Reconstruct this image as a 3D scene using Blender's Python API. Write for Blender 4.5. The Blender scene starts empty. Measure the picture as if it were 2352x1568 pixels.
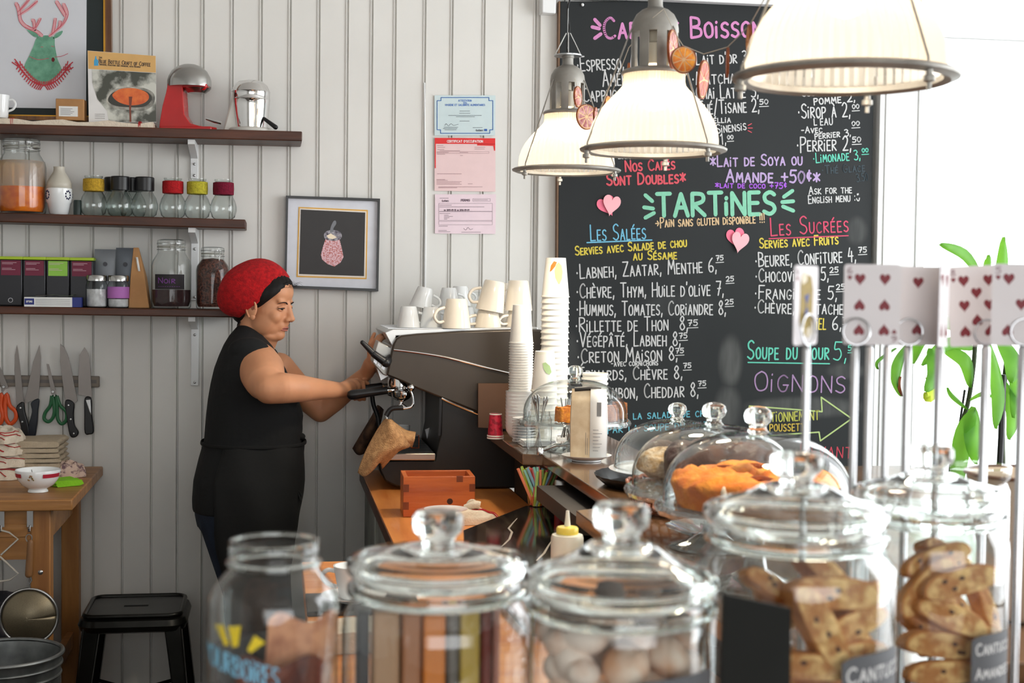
import bpy, math, random
from math import sin, cos, pi, radians, sqrt, atan2
from mathutils import Vector, Matrix, Quaternion
V = Vector
random.seed(7)
SC = bpy.context.scene
COL = SC.collection
# ---------------------------------------------------------------- camera
FPX = 3267.0
YAW, PITCH, ROLL = radians(9.5), radians(2.35), 0.012
EYE = V((0, 0, 1.6))
fwd = V((sin(YAW)*cos(PITCH), cos(YAW)*cos(PITCH), -sin(PITCH)))
r0 = V((cos(YAW), -sin(YAW), 0)); u0 = r0.cross(fwd)
RGT = r0*cos(ROLL) + u0*sin(ROLL); UPV = -r0*sin(ROLL) + u0*cos(ROLL)
cam = bpy.data.cameras.new('camera'); camo = bpy.data.objects.new('camera', cam); COL.objects.link(camo)
camo.matrix_world = Matrix(((RGT.x, UPV.x, -fwd.x, EYE.x), (RGT.y, UPV.y, -fwd.y, EYE.y), (RGT.z, UPV.z, -fwd.z, EYE.z), (0, 0, 0, 1)))
cam.sensor_width = 36; cam.lens = FPX/2352*36; cam.clip_start = .05; cam.clip_end = 100
cam.dof.use_dof = True; cam.dof.focus_distance = 4.9; cam.dof.aperture_fstop = 7.6
SC.camera = camo
# ---------------------------------------------------------------- colour, world, light
SC.view_settings.view_transform = 'Standard'; SC.view_settings.look = 'None'
SC.view_settings.gamma = 1; SC.view_settings.use_curve_mapping = False
SC.view_settings.exposure = 0.35
cy = SC.cycles
cy.use_denoising = True; cy.denoising_prefilter = 'ACCURATE'; cy.max_bounces = 12; cy.diffuse_bounces = 4; cy.glossy_bounces = 5
cy.transmission_bounces = 10; cy.transparent_max_bounces = 24
cy.caustics_reflective = False; cy.caustics_refractive = False; cy.sample_clamp_indirect = 6
cy.use_adaptive_sampling = True; cy.adaptive_threshold = .02
W = bpy.data.worlds.new('sky'); SC.world = W; W.use_nodes = True
wb = W.node_tree.nodes['Background']; wb.inputs[0].default_value = (.93, .97, 1, 1); wb.inputs[1].default_value = 2.4
def area(name, loc, rot, sx, sy, power, col=(1, 1, 1)):
    l = bpy.data.lights.new(name, 'AREA'); l.shape = 'RECTANGLE'; l.size = sx; l.size_y = sy
    l.energy = power; l.color = col
    o = bpy.data.objects.new(name, l); COL.objects.link(o); o.location = loc; o.rotation_euler = rot
    return o
# daylight coming in through the back window, the side windows and the shop front behind the camera
area('window_daylight_back', (2.8, 5.75, 1.9), (radians(-90), 0, 0), 1.7, 2.6, 45, (.93, .97, 1))
area('window_daylight_side', (3.75, 2.5, 1.8), (0, radians(90), 0), 2.2, 3.4, 74, (.95, .98, 1))
area('shopfront_daylight', (.6, -3.2, 1.9), (radians(90), 0, 0), 4.2, 2.2, 31, (1, .97, .93))

# ---------------------------------------------------------------- helpers
def ray(px, py):
    return fwd + RGT*((px-1176)/FPX) + UPV*((784-py)/FPX)
def P(px, py, Y=None, Z=None, D=None):
    r = ray(px, py)
    if Y is not None: t = Y/r.y
    elif Z is not None: t = (Z-1.6)/r.z
    else: t = D
    return EYE + r*t
def M(px, Y):          # metres covered by one pixel at depth plane Y
    u = (px-1176)/FPX
    return Y/(cos(YAW)-u*sin(YAW))/FPX
def lin(c):
    return tuple(((v/255)/12.92 if v/255 <= .04045 else ((v/255+.055)/1.055)**2.4) for v in c[:3])
MATS = {}
def mat(name, c=(200, 200, 200), rough=.5, metal=0, spec=.5, var=0, scale=20, bump=0, bscale=None, trans=0, emit=0, coat=0, c2=None, stretch=None, sss=0, sheen=0, alpha=1, ior=1.45, band=None):
    if name in MATS: return MATS[name]
    m = bpy.data.materials.new(name); m.use_nodes = True; MATS[name] = m
    nt = m.node_tree; N = nt.nodes; L = nt.links; b = N['Principled BSDF']
    col = lin(c)
    b.inputs['Base Color'].default_value = (*col, 1); b.inputs['Roughness'].default_value = rough
    b.inputs['Metallic'].default_value = metal; b.inputs['Specular IOR Level'].default_value = spec
    b.inputs['IOR'].default_value = ior
    if trans: b.inputs['Transmission Weight'].default_value = trans
    if coat: b.inputs['Coat Weight'].default_value = coat; b.inputs['Coat Roughness'].default_value = .08
    if sss: b.inputs['Subsurface Weight'].default_value = sss; b.inputs['Subsurface Radius'].default_value = (.02, .008, .004)
    if sheen: b.inputs['Sheen Weight'].default_value = sheen
    if alpha < 1: b.inputs['Alpha'].default_value = alpha
    if emit: b.inputs['Emission Color'].default_value = (*col, 1); b.inputs['Emission Strength'].default_value = emit
    tc = N.new('ShaderNodeTexCoord'); mp = N.new('ShaderNodeMapping'); L.new(tc.outputs['Object'], mp.inputs[0])
    if stretch: mp.inputs['Scale'].default_value = stretch
    if not (var or c2) : var = .04
    nz = N.new('ShaderNodeTexNoise'); nz.inputs['Scale'].default_value = scale; nz.inputs['Detail'].default_value = 5
    L.new(mp.outputs[0], nz.inputs['Vector'])
    ramp = N.new('ShaderNodeValToRGB'); L.new(nz.outputs[0], ramp.inputs[0])
    lo = lin(c2) if c2 else tuple(v*(1-var) for v in col); hi = col if c2 else tuple(min(1, v*(1+var)) for v in col)
    a, z = band or (.35, .65)
    ramp.color_ramp.elements[0].position = a; ramp.color_ramp.elements[1].position = z
    ramp.color_ramp.elements[0].color = (*lo, 1); ramp.color_ramp.elements[1].color = (*hi, 1)
    L.new(ramp.outputs[0], b.inputs['Base Color'])
    if bump:
        n2 = N.new('ShaderNodeTexNoise'); n2.inputs['Scale'].default_value = bscale or scale; n2.inputs['Detail'].default_value = 6
        L.new(mp.outputs[0], n2.inputs['Vector'])
        bp = N.new('ShaderNodeBump'); bp.inputs['Strength'].default_value = bump; bp.inputs['Distance'].default_value = .01
        L.new(n2.outputs[0], bp.inputs['Height']); L.new(bp.outputs[0], b.inputs['Normal'])
    return m
def wood(name, c, c2, axis='x', scale=6, rough=.45, coat=0, bump=.15):
    s = {'x': (.12, 1, 1), 'y': (1, .12, 1), 'z': (1, 1, .12)}[axis]
    s = tuple(v*6 for v in s)
    return mat(name, c, rough, c2=c2, scale=scale, stretch=s, bump=bump, bscale=scale*2, coat=coat, band=(.3, .7))
def thin_glass(name, tint=(1, 1, 1), power=1.0, rough=0.0, base=.04, haze=0):
    if name in MATS: return MATS[name]
    m = bpy.data.materials.new(name); m.use_nodes = True; MATS[name] = m
    nt = m.node_tree; N = nt.nodes; L = nt.links
    for n in list(N): N.remove(n)
    out = N.new('ShaderNodeOutputMaterial'); mix = N.new('ShaderNodeMixShader')
    tr = N.new('ShaderNodeBsdfTransparent'); gl = N.new('ShaderNodeBsdfGlossy')
    tr.inputs[0].default_value = (*tint, 1); gl.inputs['Roughness'].default_value = rough
    lw = N.new('ShaderNodeLayerWeight'); lw.inputs[0].default_value = .5
    pw = N.new('ShaderNodeMath'); pw.operation = 'POWER'; pw.inputs[1].default_value = 3.2; L.new(lw.outputs['Facing'], pw.inputs[0])
    ma = N.new('ShaderNodeMath'); ma.operation = 'MULTIPLY_ADD'; ma.use_clamp = True
    ma.inputs[1].default_value = power; ma.inputs[2].default_value = base; L.new(pw.outputs[0], ma.inputs[0])
    L.new(ma.outputs[0], mix.inputs[0]); L.new(tr.outputs[0], mix.inputs[1]); L.new(gl.outputs[0], mix.inputs[2])
    # thicker glass at grazing angles lets a little less through
    cr = N.new('ShaderNodeValToRGB'); L.new(lw.outputs['Facing'], cr.inputs[0])
    cr.color_ramp.elements[0].color = (*tint, 1); cr.color_ramp.elements[0].position = .55
    cr.color_ramp.elements[1].color = (tint[0]*.5, tint[1]*.56, tint[2]*.57, 1); cr.color_ramp.elements[1].position = 1
    L.new(cr.outputs[0], tr.inputs[0])
    res = mix
    if haze:
        df = N.new('ShaderNodeBsdfDiffuse'); m2 = N.new('ShaderNodeMixShader'); m2.inputs[0].default_value = haze
        L.new(mix.outputs[0], m2.inputs[1]); L.new(df.outputs[0], m2.inputs[2]); res = m2
    L.new(res.outputs[0], out.inputs[0])
    return m

class MB:
    """collects shapes into one mesh"""
    def __init__(s): s.v = []; s.f = []; s.m = None
    def add(s, vs, fs):
        n = len(s.v)
        s.v += [tuple(s.m @ V(p)) if s.m else tuple(p) for p in vs]
        s.f += [tuple(i+n for i in f) for f in fs]
        return s
    def box(s, x0, x1, y0, y1, z0, z1):
        return s.add([(x, y, z) for z in (z0, z1) for y in (y0, y1) for x in (x0, x1)],
                     [(0, 2, 3, 1), (4, 5, 7, 6), (0, 1, 5, 4), (2, 6, 7, 3), (0, 4, 6, 2), (1, 3, 7, 5)])
    def hexa(s, b, t):      # bottom four and top four corners
        return s.add(list(b)+list(t), [(3, 2, 1, 0), (4, 5, 6, 7), (0, 1, 5, 4), (1, 2, 6, 5), (2, 3, 7, 6), (3, 0, 4, 7)])
    def lathe(s, prof, seg=40, c=(0, 0, 0), rip=None, closed=False, cap=True):
        vs = []; fs = []; n = len(prof)
        for k in range(seg):
            a = 2*pi*k/seg; q = rip(a) if rip else 1
            for r, z in prof: vs.append((c[0]+r*q*cos(a), c[1]+r*q*sin(a), c[2]+z))
        for k in range(seg):
            k2 = (k+1) % seg
            for i in range(n if closed else n-1):
                j = (i+1) % n
                fs.append((k*n+i, k2*n+i, k2*n+j, k*n+j))
        if cap and not closed:
            if prof[0][0] > 1e-5: fs.append(tuple(k*n for k in reversed(range(seg))))
            if prof[-1][0] > 1e-5: fs.append(tuple(k*n+n-1 for k in range(seg)))
        return s.add(vs, fs)
    def tube(s, pts, r=.01, seg=8, closed=False, cap=True, flat=1.0):
        pts = [V(p) for p in pts]; n = len(pts)
        rs = r if isinstance(r, (list, tuple)) else [r]*n
        vs = []; prev = None
        for i, p in enumerate(pts):
            if closed: t = pts[(i+1) % n]-pts[i-1]
            else: t = pts[min(i+1, n-1)]-pts[max(i-1, 0)]
            if t.length < 1e-9: t = V((0, 0, 1))
            t.normalize()
            if prev is None:
                a = V((0, 0, 1)) if abs(t.z) < .9 else V((1, 0, 0))
                prev = (a-t*a.dot(t)).normalized()
            else:
                prev = prev-t*prev.dot(t)
                prev = prev.normalized() if prev.length > 1e-6 else t.orthogonal().normalized()
            b = t.cross(prev)
            for k in range(seg):
                a = 2*pi*k/seg
                vs.append(p+prev*(cos(a)*rs[i]*flat)+b*(sin(a)*rs[i]))
        fs = []
        for i in range(n if closed else n-1):
            j = (i+1) % n
            for k in range(seg):
                k2 = (k+1) % seg
                fs.append((i*seg+k, i*seg+k2, j*seg+k2, j*seg+k))
        if cap and not closed:
            fs.append(tuple(reversed(range(seg)))); fs.append(tuple((n-1)*seg+k for k in range(seg)))
        return s.add(vs, fs)
    def prism(s, poly, y0, y1):      # polygon in x,z extruded along y
        n = len(poly)
        vs = [(x, y0, z) for x, z in poly]+[(x, y1, z) for x, z in poly]
        ar = sum(poly[i][0]*poly[(i+1) % n][1]-poly[(i+1) % n][0]*poly[i][1] for i in range(n))
        fs = [tuple(range(n)), tuple(reversed(range(n, 2*n)))]+[(i+n, (i+1) % n+n, (i+1) % n, i) for i in range(n)]
        if ar < 0: fs = [tuple(reversed(f)) for f in fs]
        return s.add(vs, fs)
    def slab(s, poly, z0, z1):       # polygon in x,y extruded along z
        n = len(poly)
        vs = [(x, y, z0) for x, y in poly]+[(x, y, z1) for x, y in poly]
        ar = sum(poly[i][0]*poly[(i+1) % n][1]-poly[(i+1) % n][0]*poly[i][1] for i in range(n))
        fs = [tuple(reversed(range(n))), tuple(range(n, 2*n))]+[(i, (i+1) % n, (i+1) % n+n, i+n) for i in range(n)]
        if ar < 0: fs = [tuple(reversed(f)) for f in fs]
        return s.add(vs, fs)
    def ell(s, c, r, seg=20, rings=12, R=None):
        if not isinstance(r, (list, tuple)): r = (r, r, r)
        vs = []; fs = []
        for i in range(rings+1):
            th = pi*i/rings
            for k in range(seg):
                a = 2*pi*k/seg
                p = V((r[0]*sin(th)*cos(a), r[1]*sin(th)*sin(a), -r[2]*cos(th)))
                if R: p = R @ p
                vs.append(p+V(c))
        for i in range(rings):
            for k in range(seg):
                k2 = (k+1) % seg
                fs.append((i*seg+k, i*seg+k2, (i+1)*seg+k2, (i+1)*seg+k))
        return s.add(vs, fs)
    def cap_(s, a, b, ra, rb, seg=26):      # tapered capsule between two points
        a = V(a); b = V(b); d = b-a; L_ = d.length; t = d/L_ if L_ > 1e-9 else V((0, 0, 1))
        pts = []; rs = []
        for k in range(5):
            q = pi/2*(1-k/4.0); pts.append(a-t*ra*sin(q)); rs.append(max(ra*cos(q), 1e-4))
        for k in range(1, 4): pts.append(a+d*(k/4)); rs.append(ra+(rb-ra)*k/4)
        for k in range(5):
            q = pi/2*k/4.0; pts.append(b+t*rb*sin(q)); rs.append(max(rb*cos(q), 1e-4))
        return s.tube(pts, rs, seg)
    def grid(s, fn, nu, nv, thick=0):
        vs = [V(fn(i/nu, j/nv)) for j in range(nv+1) for i in range(nu+1)]
        q = lambda i, j: j*(nu+1)+i
        fs = [(q(i, j), q(i+1, j), q(i+1, j+1), q(i, j+1)) for j in range(nv) for i in range(nu)]
        return s.add(vs, fs)
def obj(name, mb, m, parent=None, loc=None, smooth=40, bevel=0, solid=0, sub=0, R=None, mods=None):
    me = bpy.data.meshes.new(name); me.from_pydata(mb.v, [], mb.f); me.update()
    me.materials.append(m)
    if smooth:
        me.shade_smooth()
        if smooth < 180: me.set_sharp_from_angle(angle=radians(smooth))
    o = bpy.data.objects.new(name, me); COL.objects.link(o)
    if parent: o.parent = parent
    if loc is not None: o.location = loc
    if R: o.rotation_euler = R
    if solid:
        q = o.modifiers.new('thick', 'SOLIDIFY'); q.thickness = solid; q.offset = 0
    if bevel:
        q = o.modifiers.new('bevel', 'BEVEL'); q.width = bevel; q.segments = 2; q.limit_method = 'ANGLE'; q.angle_limit = radians(35)
    if sub:
        q = o.modifiers.new('sub', 'SUBSURF'); q.levels = sub; q.render_levels = sub
    return o
def tag(o, label, cat, group=None, kind=None):
    if label: o['label'] = label
    if cat: o['category'] = cat
    if group: o['group'] = group
    if kind: o['kind'] = kind
    return o
def thing(name, label, cat, loc=(0, 0, 0), rz=0, group=None, R=None):
    o = bpy.data.objects.new(name, None); COL.objects.link(o); o.empty_display_size = .05
    o.location = loc; o.rotation_euler = R or (0, 0, rz)
    return tag(o, label, cat, group)
def struct(name, mb, m, **k):
    o = obj(name, mb, m, **k); o['kind'] = 'structure'; return o
def dup(root, loc, rz=None, label=None, R=None, scale=None):
    kids = [c for c in COL.objects if c.parent == root]
    r = root.copy(); COL.objects.link(r); r.location = loc
    if rz is not None: r.rotation_euler = (0, 0, rz)
    if R: r.rotation_euler = R
    if scale: r.scale = (scale,)*3 if not isinstance(scale, tuple) else scale
    if label: r['label'] = label
    for ch in kids:
        c = ch.copy(); COL.objects.link(c); c.parent = r
        for g in [x for x in COL.objects if x.parent == ch]:
            d = g.copy(); COL.objects.link(d); d.parent = c
    return r
def crom(pts, n=5, closed=False):
    pts = [V(p) if len(p) == 3 else V((p[0], p[1], 0)) for p in pts]; out = []; N_ = len(pts)
    rng = range(N_ if closed else N_-1)
    for i in rng:
        if closed: a, b, c, d = pts[i-1], pts[i], pts[(i+1) % N_], pts[(i+2) % N_]
        else: a, b, c, d = pts[max(i-1, 0)], pts[i], pts[i+1], pts[min(i+2, N_-1)]
        for k in range(n):
            t = k/n
            out.append(.5*((2*b)+(c-a)*t+(2*a-5*b+4*c-d)*t*t+(3*b-a-3*c+d)*t**3))
    if not closed: out.append(pts[-1])
    return out
def bez(a, b, n=12, sag=0):
    a = V(a); b = V(b)
    return [a.lerp(b, k/n)-V((0, 0, sag*4*(k/n)*(1-k/n))) for k in range(n+1)]
# ---- hand lettering: strokes on a unit cell, '~' marks a curved stroke
G = {
'A': (.62, "0,0 .3,1 .6,0;.12,.38 .5,.38"), 'B': (.55, "0,0 0,1;~0,1 .4,.92 .42,.62 .05,.52;~.05,.52 .5,.42 .5,.1 0,0"),
'C': (.58, "~.55,.85 .35,1 .08,.8 0,.45 .12,.1 .35,0 .58,.12"), 'D': (.6, "0,0 0,1;~0,1 .4,.9 .58,.5 .4,.1 0,0"),
'E': (.48, "0,0 0,1;0,1 .46,1;0,.52 .4,.52;0,0 .48,0"), 'F': (.48, "0,0 0,1;0,1 .48,1;0,.52 .4,.52"),
'G': (.6, "~.55,.85 .32,1 .06,.78 .02,.35 .2,.02 .45,.05 .56,.35;.32,.4 .6,.4"), 'H': (.55, "0,0 0,1;.55,0 .55,1;0,.48 .55,.5"),
'I': (.12, "0,0 0,1"), 'J': (.4, "~.4,1 .4,.3 .25,0 0,.12"), 'K': (.55, "0,0 0,1;.5,1 0,.42 .55,0"),
'L': (.46, "0,1 0,0;0,0 .46,.02"), 'M': (.72, "0,0 .1,1 .36,.35 .62,1 .72,0"), 'N': (.6, "0,0 0,1 .58,0 .58,1"),
'O': (.6, "~.3,1 .05,.8 0,.45 .12,.08 .32,0 .55,.15 .6,.55 .5,.88 .3,1"), 'P': (.52, "0,-.1 0,1;~0,1 .45,.95 .5,.65 .3,.48 .02,.45"),
'Q': (.6, "~.3,1 0,.5 .3,0 .6,.5 .3,1;.35,.25 .6,-.05"), 'R': (.56, "0,0 0,1;~0,1 .45,.95 .48,.65 .05,.5;.05,.5 .56,0"),
'S': (.52, "~.5,.88 .3,1 .05,.85 .1,.58 .42,.42 .5,.18 .28,0 0,.12"), 'T': (.6, "0,1 .6,1;.3,1 .3,0"),
'U': (.56, "~0,1 0,.3 .15,.02 .4,.03 .54,.3 .56,1"), 'V': (.58, "0,1 .28,0 .58,1"), 'W': (.8, "0,1 .2,0 .4,.7 .6,0 .8,1"),
'X': (.55, "0,0 .55,1;0,1 .55,0"), 'Y': (.56, "0,1 .28,.45 .56,1;.28,.45 .25,0"), 'Z': (.56, "0,1 .54,1 0,0 .56,0"),
'0': (.5, "~.25,1 .03,.75 0,.4 .22,0 .45,.3 .48,.7 .25,1"), '1': (.25, "0,.8 .18,1 .18,0"), '2': (.52, "~0,.8 .2,1 .45,.85 .4,.5 0,0;0,0 .52,.02"),
'3': (.5, "~0,.92 .25,1 .45,.8 .2,.55;~.2,.55 .5,.42 .45,.08 .2,0 0,.08"), '4': (.55, "~.2,1 .02,.4;.02,.4 .55,.42;.4,.75 .38,0"),
'5': (.5, "~.08,1 .05,.6 .35,.62 .48,.3 .3,.02 0,.08;.08,1 .5,1"), '6': (.5, "~.4,1 .1,.7 0,.3 .15,.02 .42,.08 .45,.35 .2,.45 .02,.3"),
'7': (.5, "0,1 .5,1 .2,0;.15,.48 .48,.5"), '8': (.5, "~.25,.55 .05,.75 .25,1 .42,.8 .25,.55 .02,.25 .22,0 .48,.2 .25,.55"),
'9': (.5, "~.42,.7 .2,.5 .03,.75 .22,1 .42,.8 .4,.3 .25,0"), ',': (.14, ".08,.12 .02,-.14"), '.': (.14, ".06,0 .07,.05"), '*': (.5, "0,.25 .5,.75;0,.75 .5,.25;.25,.85 .25,.15"),
"'": (.1, ".05,1 .03,.8"), '-': (.35, "0,.45 .32,.45"), '+': (.5, "0,.45 .5,.45;.25,.15 .25,.75"), '!': (.12, ".05,1 .05,.3;.05,.02 .05,.07"),
'/': (.4, "0,-.15 .4,1.15"), '·': (.2, ".08,.38 .09,.45 .1,.38"), '>': (.55, "0,.4 .5,.4;.28,.65 .5,.4 .28,.15"), '¢': (.35, "~.32,.8 .1,.85 .02,.55 .15,.35 .33,.42;.18,1.05 .18,.2"),
' ': (.32, ""), ')': (.5, "~.02,.3 .2,.02 .4,.05 .5,.35;.18,.75 .18,.9;.34,.78 .34,.92"), ':': (.12, ".05,.1 .06,.15;.05,.6 .06,.65"),
}
ACC = {'É': ('E', ".18,1.15 .38,1.38"), 'È': ('E', ".1,1.38 .3,1.15"), 'À': ('A', ".15,1.38 .35,1.15"), 'Â': ('A', ".1,1.15 .3,1.38 .5,1.15"), 'Ç': ('C', ".3,0 .25,-.2")}
def glyph(ch):
    up = ch.upper() if ch.isalpha() else ch
    acc = None
    if up in ACC: up, acc = ACC[up]
    w, st = G.get(up, G[' '])
    L_ = []
    for s_ in st.split(';') if st else []:
        cur = s_.startswith('~'); p = [tuple(float(v) for v in q.split(',')) for q in s_.lstrip('~').split()]
        L_.append([(v.x, v.y) for v in crom(p, 4)] if cur else p)
    if acc: L_.append([tuple(float(v) for v in q.split(',')) for q in acc.split()])
    if ch == 'i': L_ = [[(0, 0), (0, .72)], [(.02, 1.0), (.03, 1.06)]]
    return w, L_
LAY = [0]
def stroke(mb, pts, w, y0_):       # flat ribbon with round joints in the plane y, each lap a hair above the last
    pts = [V((p[0], p[1])) for p in pts]
    def nx(): LAY[0] = (LAY[0]+1) % 24; return y0_-LAY[0]*5e-6
    for a, b in zip(pts, pts[1:]):
        d = b-a
        if d.length < 1e-7: continue
        n = V((-d.y, d.x)).normalized()*(w/2)
        y = nx(); mb.add([(a.x-n.x, y, a.y-n.y), (b.x-n.x, y, b.y-n.y), (b.x+n.x, y, b.y+n.y), (a.x+n.x, y, a.y+n.y)], [(0, 1, 2, 3)])
    for a in pts:
        y = nx(); mb.add([(a.x+w/2*cos(k*pi/3), y, a.y+w/2*sin(k*pi/3)) for k in range(6)], [(0, 1, 2, 3, 4, 5)])
def lettering(mb, text, a, b, h, w, y, small=.74, jit=.0):
    """text between the points a and b (x,z) of plane y, capital height h; lower-case letters come out as small capitals"""
    a = V(a); b = V(b); tot = 0; items = []
    for ch in text:
        s_ = small if (ch.isalpha() and ch.islower()) else 1
        gw, gl = glyph(ch); items.append((tot, s_, gl)); tot += gw*s_+.2
    tot -= .2
    ex = (b-a)/tot; up = V((-(b-a).y, (b-a).x)).normalized()*h
    for off, s_, gl in items:
        dz = random.uniform(-jit, jit)
        for st in gl:
            stroke(mb, [a+ex*(off+x*s_)+up*(y_*s_+dz) for x, y_ in st], w, y)
# ================================================================ materials
white_wall = mat('white_wall_paint', (226, 224, 219), .45, var=.03, scale=3, bump=.05, bscale=25)
white_trim = mat('white_trim_paint', (235, 236, 236), .4, var=.02, scale=5)
dark_floor = mat('floor_boards', (92, 84, 76), .5, c2=(60, 54, 50), scale=4)
ceil_m = mat('ceiling_paint', (228, 225, 220), .8)
walnut = wood('dark_stained_wood', (92, 50, 30), (44, 24, 16), 'x', 5)
oak_top = wood('worn_oak_table', (178, 126, 70), (140, 92, 48), 'x', 4, .4)
oak_leg = wood('honey_pine', (176, 122, 66), (140, 90, 46), 'z', 4, .45)
steel = mat('brushed_steel', (190, 190, 190), .28, 1, var=.06)
chrome = mat('polished_chrome', (225, 225, 225), .08, 1, var=.02)
galv = mat('galvanised_metal', (135, 138, 138), .45, .85, c2=(95, 98, 98), scale=12)
black_pl = mat('black_plastic', (22, 22, 24), .35, var=.1)
black_mt = mat('black_frame_lacquer', (18, 18, 20), .3)
china = mat('white_china', (236, 238, 238), .12, var=.015, coat=.4)
paper_w = mat('white_paper', (232, 232, 230), .7, var=.02)
kraft = mat('brown_kraft_paper', (176, 130, 84), .8, var=.08, scale=15)
linen = mat('cream_linen', (222, 208, 188), .9, var=.06, scale=60, bump=.3, bscale=220)
linen_red = mat('red_linen_stripe', (176, 44, 44), .9)
gl_thin = thin_glass('clear_thin_glass', (.97, .985, .98), .75)
gl_jar = thin_glass('jar_glass', (.95, .975, .97), 1.0, base=.09)
def glass_solid(name, tint=(1, 1, 1), rough=0):
    return mat(name, tuple(int(255*t) for t in tint), rough, trans=1, spec=.5, var=.001, ior=1.48)
gl_solid = glass_solid('thick_clear_glass', (.97, 1, .99))
DY = V((0, 0, 0))
def xz(px, py, Y): p = P(px, py, Y=Y); return (p.x, p.z)
def pl(pts, Y): return [xz(a, b, Y) for a, b in pts]
# ================================================================ the room
WY = 5.3
joints = [-1260, -1190, -1120, -1050, -980, -910, -840, -770, -700, -635, -570, -500, -430, -360, -290, -215, -140, -68, 4, 66, 145, 214, 281, 348, 408, 466, 533, 599, 665, 731, 796, 852, 905, 973, 1035, 1108, 1170, 1225, 1290, 1355, 1420, 1490, 1560, 1620, 1690, 1755, 1820, 1885, 1950]
jx = [xz(j, 480, WY)[0] for j in joints]
XR = xz(2120, 500, WY)[0]
prof = [(-3.2, WY)]
for x in jx:
    prof += [(x-.008, WY), (x-.0075, WY-.0035), (x-.0035, WY-.004), (x-.0028, WY+.001), (x-.001, WY+.011), (x+.0018, WY+.011), (x+.004, WY)]
prof += [(XR, WY), (XR, WY+.12), (-3.2, WY+.12)]
mb = MB(); mb.slab(prof, -.0, 3.5); struct('wall_back', mb, white_wall, smooth=20)
mb = MB().box(-3.3, 3.9, -3.4, 6.2, -.05, 0); struct('floor', mb, dark_floor)
mb = MB().box(-3.3, 3.6, -3.4, 5.45, 3.5, 3.6); struct('ceiling', mb, ceil_m)
mb = MB().box(-3.3, -3.2, -3.4, 5.42, 0, 3.5); struct('wall_left', mb, white_wall)
# right wall: two tall openings towards the street
mb = MB()
for a, b, c, d in ((-3.4, .9, 0, 3.5), (2.6, 2.75, 0, 3.5), (4.9, 5.4, 0, 3.5), (.9, 2.6, 0, .6), (2.75, 4.9, 0, .6), (.9, 2.6, 3.1, 3.5), (2.75, 4.9, 3.1, 3.5)):
    mb.box(3.5, 3.6, a, b, c, d)
struct('wall_right', mb, white_wall)
mb = MB().box(-3.2, xz(2010, 500, WY)[0], WY-.02, WY-.001, 0, .12); struct('baseboard_back', mb, white_trim, bevel=.004)
mb = MB()
for a, b, c, d in ((-3.2, -1.2, 0, 3.5), (3.2, 3.6, 0, 3.5), (-1.2, 3.2, 0, .7), (-1.2, 3.2, 2.9, 3.5)): mb.box(a, b, -3.4, -3.3, c, d)
struct('wall_front', mb, white_wall)
# casing left of the window, mullioned window
xa, xb = xz(2013, 500, 5.24)[0], xz(2122, 500, 5.24)[0]
mb = MB().box(xa, xb, WY-.07, WY+.1, 0, 3.5)
mb.box(xa+.022, xa+.03, WY-.076, WY-.07, 0, 3.5); mb.box(xb-.04, xb-.034, WY-.076, WY-.07, 0, 3.5)
struct('trim_1', mb, white_trim, bevel=.003)
z0 = P(2250, 120, Y=WY).z; z1 = P(2250, 62, Y=WY).z; zm = P(2250, 92, Y=WY).z
mb = MB().box(xb, 3.5, WY-.02, WY+.08, zm, z1).box(xb, 3.5, WY-.05, WY+.08, z0, zm-.006)
mb.box(xb, 3.5, WY-.0, WY+.06, zm-.008, zm+.002)
mb.box(xb, 3.5, WY-.02, WY+.08, 3.2, 3.5).box(3.3, 3.5, WY-.02, WY+.08, 0, 3.5).box(xb, 3.5, WY-.1, WY+.08, 0, .3)
wf = struct('window_1', mb, white_trim, bevel=.003)
mb = MB().box(xb, 3.3, WY+.03, WY+.036, .3, 3.2)
g = obj('window_pane', mb, gl_thin, wf); g['kind'] = 'structure'
# pilaster and header around the chalkboard
xc, xd = xz(1236, 300, WY)[0], xz(1300, 300, WY)[0]
mb = MB().box(xc, xd, WY-.018, WY-.001, 0, P(1250, 30, Y=WY).z); struct('trim_2', mb, white_wall, bevel=.003)
zt = P(1500, 2, Y=5.24).z
mb = MB().box(xz(1244, 20, 5.24)[0], xz(1276, 20, 5.24)[0], WY-.07, WY-.001, P(1260, 31, Y=5.24).z, 2.7)
mb.box(xz(1276, 20, 5.24)[0], xa, WY-.09, WY-.001, zt, 2.72); struct('trim_3', mb, white_trim, bevel=.004)

# ================================================================ chalkboard with its hand lettering
BY = 5.25
slate = mat('black_slate', (29, 32, 34), .6, spec=.3, c2=(37, 40, 41), scale=2.2, stretch=(1, 1, .5), band=(.3, .8))
cb = [(1287, 3), (1283, 450), (1279, 1180), (1998, 1180), (2001, 600), (2010, 4)]
board = obj('chalkboard', MB().prism(pl(cb, BY), BY, WY-.019), slate, bevel=.002)
tag(board, 'tall black menu chalkboard covered in coloured lettering on the back wall', 'chalkboard')
mb = MB(); a_ = pl([(1279, 1180), (1283, 450), (1287, 3)], BY)
for p, q in zip(a_, a_[1:]):
    mb.hexa([(p[0]-.006, BY-.002, p[1]), (p[0]-.0005, BY-.002, p[1]), (p[0]-.0005, WY-.02, p[1]), (p[0]-.006, WY-.02, p[1])],
            [(q[0]-.006, BY-.002, q[1]), (q[0]-.0005, BY-.002, q[1]), (q[0]-.0005, WY-.02, q[1]), (q[0]-.006, WY-.02, q[1])])
obj('board_edge', mb, mat('raw_board_edge', (120, 92, 70), .7), board)
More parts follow.
